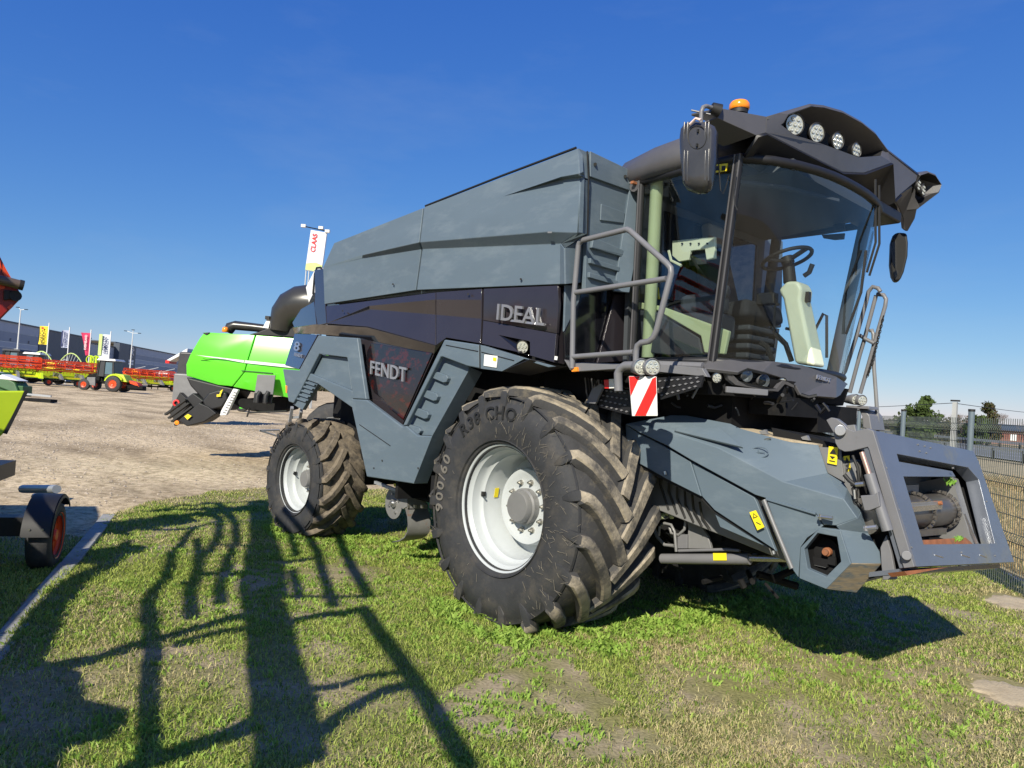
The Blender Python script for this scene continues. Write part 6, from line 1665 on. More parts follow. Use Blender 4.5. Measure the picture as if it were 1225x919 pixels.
MT['glassblue'] = mat('small_cab_glass', (.10, .16, .19), .1, 0, .1, 3, coat=.5)
t = tractor(130, 75, 1.17, 'lime forage tractor with a black cab and pale roof between the reel headers', 'lime', 'reel', -1)
# longer lime tail to the right and front implement plates
part(MB().hexa([(.9, -.9, 1.2), (2.5, -.9, 1.1), (2.5, .6, 1.1), (.9, .6, 1.2)], [(.9, -.8, 1.95), (2.0, -.8, 1.85), (2.0, .5, 1.85), (.9, .5, 1.95)]), 'engine_hood', 'lime', t, bevel=.06)
part(MB().hexa([(-1.7, -1.1, .6), (-.7, -1.1, .5), (-.75, -1.1, 1.4), (-1.6, -1.1, 1.35)], [(-1.7, -.9, .6), (-.7, -.9, .5), (-.75, -.9, 1.4), (-1.6, -.9, 1.35)]), 'front_shield', 'hub', t, bevel=.03)
part(MB().box((3.1, 0, .55), (1.6, .8, .5)).bar((1.5, -.9, .75), (3.9, -.9, .8), .06, .06), 'tow_frame', 'dark', t)
part(MB().hexa([(2.6, -.5, 1.0), (3.6, -.5, .7), (3.6, .4, .7), (2.6, .4, 1.0)], [(2.5, -.5, 1.3), (3.3, -.5, 1.1), (3.3, .4, 1.1), (2.5, .4, 1.3)]), 'orange_guard', 'reel', t)
tractor(17, 93, 1.45, 'dark blue tractor half hidden behind the leftmost header', 'navy', 'hub', -1, 'sheen')
tractor(45, 92, 1.35, 'green tractor with a wide white cab roof below the yellow banner', 'dgreen', 'hub', 1, 'white')

# folded harrow frames standing behind the headers
def harrow(px, D, w, h, label, m1, m2, seed):
    random.seed(seed); r = setup('folded_harrow', label, 'harrow', px, D, 'folded implements behind the headers')
    for s in (-1, 1):
        pts = [(s * w * (.05 + .45 * t), 0, .6 + h * sin(pi * (.25 + .55 * (1 - t)))) for t in np.linspace(0, 1, 9)]
        part(MB().tube(pts, .07, 6), 'frame_arc', m1, r)
        for k in range(7):
            p = pts[k + 1]; part(MB().bar(p, (p[0] * .5, .2, .7), .06, .06), 'strut', m2, r)
    part(MB().box((0, 0, 1.3), (w * .7, 1.0, .5)), 'main_frame', 'dark', r)
    part(MB().box((w * .1, -.6, 2.0), (w * .3, .4, .5)), 'seed_box', 'yellow', r, bevel=.05)
    return r
harrow(66, 92, 6.6, 3.6, 'folded lime framed harrow standing between the yellow and lilac banners', 'limeprint', 'galv', 2)
harrow(94, 92, 5, 2.2, 'low dark folded harrow under the crimson banner', 'brown', 'galv', 3)
r = setup('rotary_rake', 'upright lime yellow folded rake left of the lime tractor cab', 'rake', 110, 90)
for dx in (-.35, .35):
    part(MB().bar((dx, 0, .5), (dx + .1, 0, 3.9), .25, .2), 'rake_arm', 'lime', r); part(MB().tube([(dx + .5 * cos(a), 0, 3.5 + .5 * sin(a)) for a in np.linspace(0, 6.28, 12)], .08, 6), 'rake_rotor', 'lime', r)
r = setup('mower', 'white and dark green mower at the far left edge, with grey drawbars', 'mower', 8, 40)
part(MB().hexa([(-1.2, -.6, 1.15), (1.2, -.6, 1.1), (1.0, .6, 1.1), (-1.2, .6, 1.15)], [(-1.2, -.5, 1.6), (-.2, -.5, 1.5), (-.2, .5, 1.5), (-1.2, .5, 1.6)]), 'hood', 'white', r, bevel=.1)
part(MB().hexa([(-.3, -.62, .8), (1.3, -.62, .3), (1.3, .6, .3), (-.3, .6, .8)], [(-.2, -.55, 1.55), (.9, -.5, 1.0), (.9, .5, 1.0), (-.2, .55, 1.55)]), 'side_guard', 'dgreen', r, bevel=.08)
part(MB().box((0, 0, .55), (2.6, .8, .6)), 'cutter_bar', 'dgreen', r, bevel=.05)
for z in (.18, .5): part(MB().bar((-1.5, -.7, z), (3.1, -.7, z - .12), .1, .1), 'drawbar', 'galv', r)
part(MB().box((2.4, -.5, .12), (1.5, .6, .16)), 'drag_plate', 'dark', r)

# ---- partly hidden silver and black machine behind the green one
r = setup('self_propelled_sprayer', 'white and black machine with a red tipped boom half hidden left of the green harvester', 'sprayer', 214, 29.5)
part(MB().hexa([(-.42, -.3, 2.45), (.4, -.3, 2.95), (.4, .3, 2.95), (-.42, .3, 2.45)], [(-.42, -.3, 2.58), (.4, -.3, 3.12), (.4, .3, 3.12), (-.42, .3, 2.58)]), 'boom_cover', 'white', r, bevel=.03)
part(MB().box((-.38, 0, 2.5), (.16, .64, .12)), 'red_tip', 'signred', r)
part(MB().hexa([(.05, -.4, 2.0), (1.6, -.4, 2.0), (1.6, .6, 2.0), (.05, .6, 2.0)], [(.1, -.4, 2.95), (1.6, -.4, 3.0), (1.6, .6, 3.0), (.1, .6, 2.95)]), 'tank', 'sheen', r, bevel=.08)
part(MB().box((.8, 0, 1.4), (1.5, 1.2, 1.3)), 'body', 'hub', r, bevel=.06)
small_wheel(r, .62, .60, .50, .4, -.4, 'hub')
part(MB().hexa([(.1, -.9, .45), (.4, -.9, .1), (1.0, -.9, .9), (.5, -.9, 1.3)], [(.1, -.6, .45), (.4, -.6, .1), (1.0, -.6, .9), (.5, -.6, 1.3)]), 'step_guard', 'ink', r, bevel=.04)
part(MB().lathe([(.14, -.02), (.14, .02), (.08, .03), (.08, 0)], (.42, -.95, .85), (0, -1, 0), 16), 'red_ring', 'redprint', r)

# ---- advertising tower
TD = 62
r = setup('advertising_tower', 'tall white banner with red upright lettering on a lattice mast above the green harvester', 'advertising tower', 366, TD)
def TW(px, py): return ((px - 366) / FPX * TD + .00, 0, zat(px, py, TD))
rz_ = Matrix.Translation(r.location) @ Matrix.Rotation(HZ, 4, 'Z')
def tl(px, py, y=0):
    w = far(px, TD); w.z = zat(px, py, TD); v = rz_.inverted() @ w; return Vector((v.x, y, v.z))
q = [tl(357.8, 274), tl(377.3, 277.5), tl(374.3, 325.5), tl(354.6, 322.5)]
bn = part(MB().slab(q, (0, .25, 0)), 'banner_board', 'bannerW', r, bevel=.02)
def tq(u, v): return q[0].lerp(q[1], u).lerp(q[3].lerp(q[2], u), v) + Vector((0, -.03, 0))
MB().slab([tq(0.01, .84), tq(.3, .80), tq(.6, .78), tq(.99, .82), tq(.99, .985), tq(.01, .985)], (0, .02, 0)).build('green_band', 'limeprint', bn)
f = lambda u, v: rz_ @ tq(u, v)
o = text_on('CLAAS', f(.46, .53), f(.46, .08), f(.16, .53), .03, 'banner_lettering', 'redprint', None); o.parent = bn; o.matrix_parent_inverse = rz_.inverted()
for x in (355.5, 359, 372.5, 374):
    a, b = tl(x, 322, .1), tl(x - .6, 345, .1); b.z = 0; part(MB().tube([a, b], .06, 6), 'mast_leg', 'galv', r)
ml = MB()
for k in range(18): ml.bar((tl(355.2, 325).x, .1, 1 + k * .55), (tl(359, 325).x, .1, 1.5 + k * .55), .04, .04); ml.bar((tl(372.3, 325).x, .1, 1.5 + k * .55), (tl(359, 325).x, .1, 1 + k * .55), .04, .04) if k % 3 == 0 else None
part(ml, 'mast_bracing', 'galv', r)
part(MB().bar(tl(347.5, 269.5), tl(379, 276), .08, .08), 'floodlight_bar', 'dark', r)
for x, y in ((349, 270), (370, 272.5), (378, 276.5)): part(MB().box(tl(x, y - .6), (.4, .3, .25)), 'floodlight', 'pole', r)

# ---- green harvester behind
GD = 16.3
G = setup('green_harvester', 'bright green combine harvester seen from its rear left, black chopper hanging low', 'combine harvester', 300, GD)
GM = Matrix.Translation(G.location) @ Matrix.Rotation(HZ, 4, 'Z'); GI = GM.inverted()
def gl(px, py, y=0):
    """point in the green harvester's frame at depth GD + y"""
    D = GD + y; w = far(px, D); w.z = zat(px, py, D); return GI @ w
def gp(pts, y, name, m, th=.05, bevel=.02):
    V = [gl(a, b, (c[0] if c else y)) for a, b, *c in pts]
    return MB().slab(V, (0, th, 0)).build(name, m, G, bevel=bevel)
def gfacet(pts, faces, name, m, bevel=.02):
    V = [gl(a, b, c) for a, b, c in pts]; fs = []
    for f in faces:
        a = [V[i] for i in f]; nn = Vector((0, 0, 0))
        for i in range(len(a)): nn += a[i].cross(a[(i + 1) % len(a)])
        fs.append(f if nn.y < 0 else f[::-1])
    return MB().add(V, fs).build(name, m, G, solid=.05, solid_off=-1, bevel=bevel, smooth=50)
gfacet([(240, 397, .25), (301, 400.5, .15), (293, 435, -.02), (291, 445, -.02), (278, 463, .15), (262, 461, .28), (222.5, 450, .35), (221, 436, .2), (225, 424, .15), (235, 404, .2), (258, 433, .0), (262, 412, .06)],
       [(0, 1, 11, 9), (9, 11, 10, 8), (11, 1, 2, 10), (8, 10, 2, 3, 7), (7, 3, 4, 5, 6)], 'rear_side_panel', 'green', .03)
gfacet([(301.8, 400.5, .15), (372, 406, .15), (368, 455, -.02), (360, 479, .2), (279, 463.3, .15), (291.8, 445, -.02), (293.8, 435, -.02), (366, 430, -.0)],
       [(0, 1, 7, 6), (6, 7, 2, 5), (5, 2, 3, 4)], 'front_side_panel', 'green', .02)
gp([(231, 424.5), (250, 426.5), (290, 431), (289.5, 434), (268, 430), (245, 427)], -.05, 'white_stripe', 'white', .03, .003)
gp([(291, 431), (355, 437.5), (355, 441), (290.3, 434.2)], -.05, 'white_stripe', 'white', .03, .003)
gp([(287.5, 443), (325, 446), (325, 446.8), (287.5, 443.8)], -.05, 'moulded_line', 'dgreen', .02, 0)
gp([(293, 400), (303, 397), (318, 391), (350, 388), (350, 404), (300, 401)], .3, 'engine_deck', 'black', 1.2, .03)
gp([(238, 398), (246, 397.5), (243, 401)], .2, 'corner_trim', 'ink', .3, 0)
MB().lathe([(.06, 0), (.075, .02), (.07, .09), (.04, .12), (0, .12)], gl(264.8, 397, .3), (0, 0, 1), 16).build('beacon', 'orange', G, smooth=50)
MB().tube([gl(268, 397, .5), gl(271, 391, .5), gl(276, 389, .5), gl(300, 391.5, .5), gl(312, 393, .5)], [.11, .13, .11, .10, .10], 12).build('unloading_tube', 'pipe', G, smooth=60)
MB().tube([gl(331, 396, .4), gl(331.5, 388, .4), gl(335, 378, .4), gl(342, 370, .4), gl(352, 365.5, .4), gl(364, 364.5, .4), gl(390, 368, .4)], [.25, .28, .36, .43, .47, .49, .49], 24).build('discharge_spout', 'pipe', G, smooth=70)
gp([(309, 392), (314, 380), (318, 381), (316, 393)], .3, 'white_bracket', 'white', .1, .01)
MB().box(gl(314.5, 380, .3), (.10, .1, .08)).build('bracket_cap', 'ink', G)
# black chopper
gp([(222, 451), (262, 461), (281, 464.5), (272, 483), (262, 492), (248, 489), (244, 478), (236, 470), (228, 462)], .25, 'chopper_housing', 'black', 1.2, .04)
gp([(243, 480), (250, 470), (262, 466), (272, 470), (274, 478), (268, 488), (256, 491), (247, 488)], .05, 'chopper_side', 'black', .2, .05)
for k in range(4):
    x0, y0 = 199.5 + 4.2 * k, 495.5 + 4.2 * k
    gp([(x0, y0), (x0 + 23, y0 - 18), (x0 + 24.6, y0 - 16.6), (x0 + 1.3, y0 + 1.8)], -.05 + .02 * k, 'spreader_slat', 'ink', .12, 0)
gp([(212, 508), (226, 495), (240, 482), (252, 487), (262, 495), (248, 505), (228, 510.5), (219, 505)], .0, 'spreader_plate', 'black', .5, .03)
gp([(221, 479), (232, 470), (246, 480), (232, 492)], .1, 'spreader_hood', 'black', .4, .03)
gp([(224, 498.5), (228, 495.5), (232.5, 498), (228, 502.5)], -.05, 'yellow_sticker', 'yellow', .01, 0)
gp([(260.5, 472), (265, 472), (265.5, 474.5), (260.5, 475)], -.0, 'yellow_sticker', 'yellow', .01, 0)
gp([(264.5, 468), (267.5, 465.5), (265.5, 472), (263.5, 472)], -.0, 'yellow_sticker', 'yellow', .01, 0)
MB().lathe([(.05, -.02), (.05, .02), (0, .03)], gl(216, 506, -.1), (0, -1, 0), 12).build('orange_reflector', 'orange', G)
# ladder, plate, frame
lad = MB().slab([gl(x, y, -.25) for x, y in ((279.5, 465), (285.5, 466.5), (273.5, 497), (266, 497.5), (267, 492))], (0, .12, 0)); lad.build('access_ladder', 'white', G, bevel=.01)
LH = MB()
for k in range(9):
    t = k / 9; x0, y0 = 280.5 - 12 * t, 469 + 27 * t; LH.slab([gl(x, y, -.26) for x, y in ((x0, y0), (x0 + 3.2, y0 + .8), (x0 + 2.8, y0 + 1.8), (x0 - .4, y0 + 1))], (0, .01, 0))
LH.build('ladder_slots', 'hub', G)
gp([(307, 448), (328.5, 449), (327, 479), (305, 476)], -.15, 'grey_plate', 'hub', .04, .005)
gp([(305, 470), (327, 472), (326, 484), (304, 482)], -.2, 'plate_foot', 'black', .08, .01)
for x in (309, 319): MB().tube([gl(x, 482, -.3), gl(x, 474, -.3), gl(x + 3, 469, -.25)], .055, 8).build('rubber_buffer', 'ink', G, smooth=60)
gp([(272, 478), (345, 474), (345, 490), (330, 494), (303, 492), (290, 488)], .5, 'underbody', 'dark', 1.0, .03)
MB().tube([gl(298.5, 499, -.1), gl(301, 488, -.1), gl(300, 494, -.1), gl(345, 492, -.1)], .02, 6).build('lower_rail', 'ink', G)
r = setup('header_trailer', 'small dark trailer wheel with a green hub under the green harvester', 'trailer', 292, 45)
small_wheel(r, 0, .43, .42, .35, 0, 'green')
part(MB().box((1.2, .3, .55), (3.5, .3, .25)), 'trailer_beam', 'dark', r)
# rest of the green machine, hidden behind the grey one
MB().hexa([gl(380, 400, .3), gl(380, 480, .3), gl(250, 462, .5), gl(250, 402, .5)], [gl(380, 400, 2.6), gl(380, 480, 2.6), gl(250, 462, 2.6), gl(250, 402, 2.6)]).build('machine_core', 'dark', G)
for y in (.5, 2.3): small_wheel(G, gl(405, 500, y).x, .75, .75, .5, y, 'rim')

# ================================================================== LEFT FOREGROUND TRAILER AND HEADER
TRZ = radians(-21)
T = empty('header_trailer', 'black trailer with a red rimmed wheel carrying a red and lime header beyond the kerb', 'trailer', (-3.36, -4.28, 0), rz=TRZ)
def tpart(mb, name, m, **k): return mb.build(name, m, T, **k)
wz = .31
tpart(MB().lathe([(.18, .090), (.22, .098), (.285, .095), (.310, .07), (.313, 0), (.310, -.07), (.285, -.095), (.22, -.098), (.18, -.09)], (0, 0, wz), (0, 1, 0), 36), 'wheel', 'rubber', smooth=50)
tpart(MB().lathe([(.212, .102), (.202, .092), (.18, .055), (.14, .05), (.06, .06), (.05, .085), (0, .085)], (0, 0, wz), (0, 1, 0), 28), 'rim', 'reel', smooth=40)
mg = MB(); A = []; B = []
for k in range(13):
    a = radians(8 + 132 * k / 12); R3 = .37
    A.append(Vector((R3 * cos(a), -.115, wz + R3 * sin(a)))); B.append(Vector((R3 * cos(a), .108, wz + R3 * sin(a))))
mg.add(A + B, [(k, k + 1, 13 + k + 1, 13 + k) for k in range(12)])
tpart(mg, 'mudguard', 'black', solid=.012, smooth=60)
C2 = [Vector((p.x * .93, p.y + .004, wz + (p.z - wz) * .93)) for p in B]
tpart(MB().add(B + C2, [(k, k + 1, 14 + k, 13 + k) for k in range(12)]), 'mudguard_lip', 'black', solid=.01)
for y in (-.05, .05): tpart(MB().tube([(.355, y, wz + .12), (.372, y, wz + .12)], .010, 6), 'mudguard_rivet', 'bolt')
tpart(MB().box((0, -.85, .40), (.16, 1.4, .17)), 'axle', 'black')
tpart(MB().tube([(-1.6, -.62, .50), (-1.2, -.35, .56), (-.8, -.12, .62)], .045, 8), 'grey_pipe', 'galv', smooth=60)
tpart(MB().tube([(-1.6, -.50, .42), (-1.0, -.28, .46)], .035, 8), 'grey_pipe', 'galv', smooth=60)
tpart(MB().box((-.3, -1.3, .5), (6.5, .18, .2)), 'trailer_beam', 'black')
HD = empty('header_on_trailer', 'large header with orange red reel plate and lime divider reaching in from the left edge', 'header', (-3.0, -5.6, .6))
def hpart(mb, name, m, **k):
    o = mb.build(name, m, None, **k); o.parent = HD; o.matrix_parent_inverse = Matrix.Translation(-Vector(HD.location)); return o
yh = lambda x, y: PX(x, y, -4.0)
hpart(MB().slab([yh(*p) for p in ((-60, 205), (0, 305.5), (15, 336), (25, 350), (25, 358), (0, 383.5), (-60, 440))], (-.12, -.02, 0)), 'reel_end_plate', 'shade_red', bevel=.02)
hpart(MB().slab([yh(*p) + Vector((.01, 0, 0)) for p in ((3, 315), (15, 336), (8, 334), (2.5, 326))], (.004, 0, 0)), 'painted_sun_patch', 'reel')  # sunlit areas of the plate, put in as lighter colour
hpart(MB().slab([yh(*p) + Vector((.01, 0, 0)) for p in ((8, 368), (13, 364), (16.5, 366), (11.5, 371))], (.004, 0, 0)), 'painted_sun_patch', 'reel')
hpart(MB().slab([yh(*p) + Vector((.008, 0, 0)) for p in ((-60, 225), (0, 312), (2, 322), (-4, 332), (-60, 318))], (.004, 0, 0)), 'painted_sun_patch', 'reel')
hpart(MB().slab([yh(*p) + Vector((.01, 0, 0)) for p in ((-40, 330), (6, 343), (5, 346), (-40, 350))], (.004, 0, 0)), 'painted_sun_patch', 'reel')
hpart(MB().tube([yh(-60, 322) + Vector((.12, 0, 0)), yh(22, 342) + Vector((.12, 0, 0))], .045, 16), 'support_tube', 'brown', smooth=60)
hpart(MB().tube([yh(21, 341.7) + Vector((.12, 0, 0)), yh(26.3, 343) + Vector((.12, 0, 0))], .05, 16), 'tube_cap', 'ink', smooth=60)
hpart(MB().tube([yh(18, 354.5) + Vector((.0, 0, 0)), yh(18, 354.5) + Vector((.06, 0, 0))], .05, 16), 'pivot_boss', 'ink')
hpart(MB().slab([yh(*p) for p in ((4, 347), (20, 349), (24, 356), (4, 360))], (.05, 0, 0)), 'clamp', 'ink', bevel=.01)
hpart(MB().slab([yh(*p) for p in ((-60, 462), (-8, 467.5), (31, 467.5), (25, 484), (6, 517), (-60, 580))], (-.35, -.0, -.02)), 'lime_divider', 'lime', bevel=.02)
hpart(MB().bar(yh(32, 467), yh(6, 519), .03, .03), 'divider_edge', 'ink')
hpart(MB().hexa([(-4.25, -6.2, 1.05), (-3.95, -6.2, 1.05), (-3.95, -4.95, 1.15), (-4.25, -4.95, 1.15)], [(-4.25, -6.2, 1.5), (-3.95, -6.2, 1.5), (-3.95, -4.95, 1.62), (-4.25, -4.95, 1.62)]), 'table', 'lime', bevel=.02)
hpart(MB().bar((-4.12, -5.15, 1.5), (-4.12, -5.05, 2.6), .09, .12), 'reel_support', 'shade_red')
hpart(MB().tube([(-4.1, -4.9, 2.62), (-4.1, -6.3, 2.75)], .06, 12), 'reel_tube', 'shade_red', smooth=60)
for x in (-4.2, -4.0): hpart(MB().bar((x, -5.45, .5), (x, -5.4, 1.15), .07, .07), 'carrier', 'black')
# shadow-tracing helper: points given on the ground, carried back along the sun to the unseen lattice at Y = -6.3
def up(zx, zy, Yp=-6.3):
    g = PZ(zx / 1.976, 570 + zy / 1.976, 0.04)
    t = (g.y - Yp) / -sdir.y
    return g + sdir * t
# unseen part of the header: flat lattice shaped so its shadows fall across the lawn
def shadow_bar(pts, w, name, m='reel'):
    P = [up(*p) for p in pts]
    return hpart(MB().tube(P, w * .46, 8), name, m, smooth=60)
def zA(x, y): return ((x / 2.794) * 1.976, (20 + y / 2.794) * 1.976)
def zB(x, y): return ((280 + x / 2.794) * 1.976, (20 + y / 2.794) * 1.976)
def zC(x, y): return ((170 + x / 5.326) * 1.976, (20 + y / 5.326) * 1.976)
for z, w, nm, m, pts in (
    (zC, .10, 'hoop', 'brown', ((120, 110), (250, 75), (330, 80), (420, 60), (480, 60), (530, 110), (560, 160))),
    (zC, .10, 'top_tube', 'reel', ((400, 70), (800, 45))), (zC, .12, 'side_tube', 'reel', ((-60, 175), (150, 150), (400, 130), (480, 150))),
    (zC, .09, 'side_tube', 'reel', ((-60, 225), (260, 225), (480, 190))),
    (zC, .09, 'shadow_arm', 'reel', ((530, 100), (600, 200), (590, 330), (550, 500), (525, 620), (515, 720))),
    (zC, .09, 'shadow_arm', 'reel', ((400, 90), (495, 170), (490, 280), (400, 420), (370, 560), (330, 640), (325, 800))),
    (zC, .08, 'shadow_arm', 'reel', ((350, 290), (375, 450))),
    (zC, .09, 'shadow_arm', 'reel', ((340, 210), (270, 290), (200, 370), (205, 450), (170, 560), (60, 700), (50, 830))),
    (zC, .06, 'cross_tube', 'reel', ((430, 180), (720, 180))), (zC, .09, 'cross_tube', 'reel', ((480, 330), (820, 345))), (zC, .12, 'cross_tube', 'reel', ((370, 535), (720, 520))),
    (zC, .07, 'cross_tube', 'reel', ((270, 605), (380, 560))),
    (zC, .25, 'shadow_post', 'lime', ((735, 50), (765, 200), (765, 400), (755, 600), (790, 760))), (zB, .27, 'shadow_post', 'lime', ((110, 380), (130, 500), (150, 620), (180, 760), (200, 930))),
    (zB, .08, 'reel_tine', 'reel', ((170, 110), (200, 150), (215, 220))), (zB, .08, 'reel_tine', 'reel', ((205, 265), (222, 350))), (zB, .08, 'reel_tine', 'reel', ((120, 120), (165, 240), (170, 350))),  # unseen lattice bars too, shaped from the lawn shadows
    (zB, .09, 'shadow_arm', 'reel', ((230, 110), (290, 210), (310, 290), (335, 380))),
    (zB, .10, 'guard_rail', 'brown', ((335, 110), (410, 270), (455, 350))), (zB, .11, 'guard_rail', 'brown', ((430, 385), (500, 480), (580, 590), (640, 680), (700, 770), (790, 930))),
    (zB, .11, 'cross_tube', 'reel', ((120, 240), (300, 225))), (zB, .07, 'cross_tube', 'reel', ((150, 352), (450, 345))), (zB, .12, 'cross_tube', 'reel', ((150, 440), (300, 405), (380, 402), (440, 385))),
    (zA, .15, 'cross_tube', 'reel', ((200, 580), (330, 560), (440, 522), (560, 490), (680, 455), (780, 420), (880, 410))),
    (zA, .10, 'cross_tube', 'reel', ((600, 510), (700, 480), (880, 440))),
    (zB, .08, 'cross_tube', 'reel', ((560, 600), (430, 610), (350, 640), (250, 655))), (zB, .12, 'cross_tube', 'reel', ((600, 640), (500, 662), (420, 705), (350, 755), (270, 830), (200, 900))),
    (zA, .15, 'cross_tube', 'lime', ((900, 750), (700, 830), (560, 880), (430, 925))), (zB, .14, 'cross_tube', 'lime', ((-10, 820), (100, 750), (260, 690))),
    (zA, .09, 'shadow_arm', 'reel', ((515, 400), (520, 520), (510, 640), (500, 760), (510, 900)))):
    shadow_bar([z(*p) for p in pts], w, nm, m)
def shade_plate(pts, name, m='lime'):
    P = [up(*p) for p in pts]
    return hpart(MB().slab(P, (0, -.05, 0)), name, m)
shade_plate([zA(*p) for p in ((-80, 640), (0, 560), (60, 500), (160, 380), (260, 290), (330, 250), (400, 165), (440, 150), (430, 190), (420, 220), (330, 300), (250, 390), (220, 470), (160, 560), (280, 600), (290, 690), (430, 720), (430, 760), (380, 820), (240, 840), (150, 1000), (-200, 1000))], 'side_panel')  # unseen plate, outlined to cast the broad dark area on the lawn
shade_plate([((x) * 1.976, (y - 570) * 1.976) for x, y in ((112, 603), (118, 640), (60, 700), (0, 770), (-150, 900), (-400, 900), (-300, 640), (-60, 601))], 'side_panel')  # added shade caster, keeps the verge round the trailer wheel dark
# more of the same unseen lattice, outside the picture: legs that carry it
hpart(MB().box((-3.2, -6.35, .55), (6.5, .12, .16)), 'base_beam', 'black')
for x in (-5.6, -3.6, -1.2, .2): hpart(MB().bar((x, -6.35, 0), (x, -6.35, 1.2), .09, .09), 'leg', 'black')

# ================================================================== RIGHT SIDE: fence, road, trees
f0, f1 = Vector((2.1, 4.2, 0)), Vector((-.84, 7.97, 0))
fd = (f1 - f0).normalized()
FH = 2.02
pz = PZ(1162, 640, 0)
d = ray(1161, 520); d.z = 0
# where the sight line of the post meets the fence line
e = fd; det = d.x * (-e.y) + d.y * e.x
tpost = ((f0.x - CX) * (-e.y) + (f0.y - CY) * e.x) / det
PP = Vector((CX + d.x * tpost, CY + d.y * tpost, 0))
FEN = empty('mesh_fence', 'grey welded mesh fence with folded wires running away beyond the feeder', 'fence', tuple(PP))
def fpart(mb, name, m, **k):
    o = mb.build(name, m, None, **k); o.parent = FEN; o.matrix_parent_inverse = Matrix.Translation(-Vector(FEN.location)); return o
fnm = Vector((-fd.y, fd.x, 0))
npan = 0
for k in range(-3, 13):
    P = PP + fd * 2.5 * k
    hh = 2.10
    fpart(MB().tube([P + Vector((0, 0, -.3)), P + Vector((0, 0, hh))], .038, 12), 'post', 'post', smooth=60)
    fpart(MB().tube([P + Vector((0, 0, hh)), P + Vector((0, 0, hh + .03))], .042, 12), 'post_cap', 'ink')
    mb = MB(); A = P + fd * .05; Q = P + fd * 2.45
    nv = int(2.4 / .05) if k < 6 else int(2.4 / .1)
    for i in range(nv + 1):
        p = A.lerp(Q, i / nv) - fnm * .05; r_ = .0034 if k < 3 else .0045
        pr = [(0, .04), (0, .60), (.03, .65), (0, .70), (0, 1.25), (.03, 1.30), (0, 1.35), (0, 1.84), (.03, 1.89), (0, 1.94), (0, FH)]
        pts = [p + fnm * a + Vector((0, 0, z)) for a, z in pr]
        for q0, q1 in zip(pts, pts[1:]): mb.bar(q0, q1, r_ * 2, r_ * 2)
    for z in (.06, .25, .45, .60, .70, .9, 1.1, 1.25, 1.35, 1.5, 1.7, 1.84, 1.94):
        a_ = .0 if z not in (.65,) else .03
        mb.bar(A - fnm * .05 + Vector((0, 0, z)), Q - fnm * .05 + Vector((0, 0, z)), .008, .008)
    o = fpart(mb, 'mesh_panel', 'wire')
# ground strips beyond the fence: footing, bank, road, second bank
def strip(px0, px1, D0, D1, z, name, m, n=24):
    pass
def band(a, b, z, name, m, side=1):
    """band parallel to the fence, from a to b metres beyond it"""
    S0, S1 = -25, 400
    q = [PP + fd * S0 + fnb * a, PP + fd * S1 + fnb * a, PP + fd * S1 + fnb * b, PP + fd * S0 + fnb * b]
    mb = MB().add([Vector((p.x, p.y, z)) for p in q], [(0, 1, 2, 3)]); o = mb.build(name, m); tag(o, kind='structure'); return o
fnb = fnm if (PP + fnm - CAMP).dot(RG) > (PP - CAMP).dot(RG) else -fnm
band(.15, .55, .05, 'path', 'concrete')
band(.55, 20, .03, 'bank', 'dry')
band(20, 30, .12, 'road', 'asphalt')
band(30, 34, .14, 'bank', 'dry'); band(34, 41, .2, 'road', 'asphalt'); band(41, 120, .24, 'bank', 'dry')
for a in (20.4, 24.9, 29.6, 37.5):
    for k in range(40 if a == 24.9 else 1):
        s0, s1 = (-20 + k * 9, -16 + k * 9) if a == 24.9 else (-25, 400)
        z = .124 if a < 30 else .204
        q = [PP + fd * s0 + fnb * a, PP + fd * s1 + fnb * a, PP + fd * s1 + fnb * (a + .15), PP + fd * s0 + fnb * (a + .15)]
        tag(MB().add([Vector((p.x, p.y, z)) for p in q], [(0, 1, 2, 3)]).build('road_marking', 'white'), kind='structure')
# dry tall grass behind the fence
n = 110000
s = -5 + 26 * rng.random(n) ** 1.2; tt = .7 + 13 * rng.random(n) ** 1.4
x = PP.x + fd.x * s + fnb.x * tt; y = PP.y + fd.y * s + fnb.y * tt
h = .08 + .30 * rng.random(n) ** 1.6 * (vnoise(x, y, 1.2, 2) > .3); w = .006 + .006 * rng.random(n) + .0006 * s.clip(0, 30)
t = rng.random((n, 1)); col = np.array([.62, .50, .28]) * t + np.array([.42, .31, .16]) * (1 - t)
k = (rng.random(n) < .12)[:, None]; col = np.where(k, np.array([.16, .17, .06]), col)
tag(build_blades('dry_grass', x, y, np.full(n, .03), h, w, .4 + .5 * rng.random(n), col, ''), 'tall dry straw coloured grass on the bank beyond the fence', 'grass', kind='stuff')
# guard rails
def guard(off, zt, label, s0=-20, s1=130):
    r = empty('guard_rail', label, 'guard rail', tuple(PP + fnb * off), 'guard rails along the road')
    def g(mb, name, m):
        o = mb.build(name, m, None); o.parent = r; o.matrix_parent_inverse = Matrix.Translation(-Vector(r.location)); return o
    a, b = PP + fnb * off + fd * s0, PP + fnb * off + fd * s1
    for z in (zt - .08, zt + .06): g(MB().bar(a + Vector((0, 0, z)), b + Vector((0, 0, z)), .05, .12), 'rail', 'galv')
    for k in range(int((s1 - s0) / 4)):
        p = a + fd * 4 * k; g(MB().box(p + Vector((0, 0, zt / 2 + .05)), (.12, .12, zt)), 'post', 'dark')
guard(19.3, .8, 'near galvanised guard rail along the road beyond the fence')
guard(32, 1.0, 'far galvanised guard rail in the middle of the road')
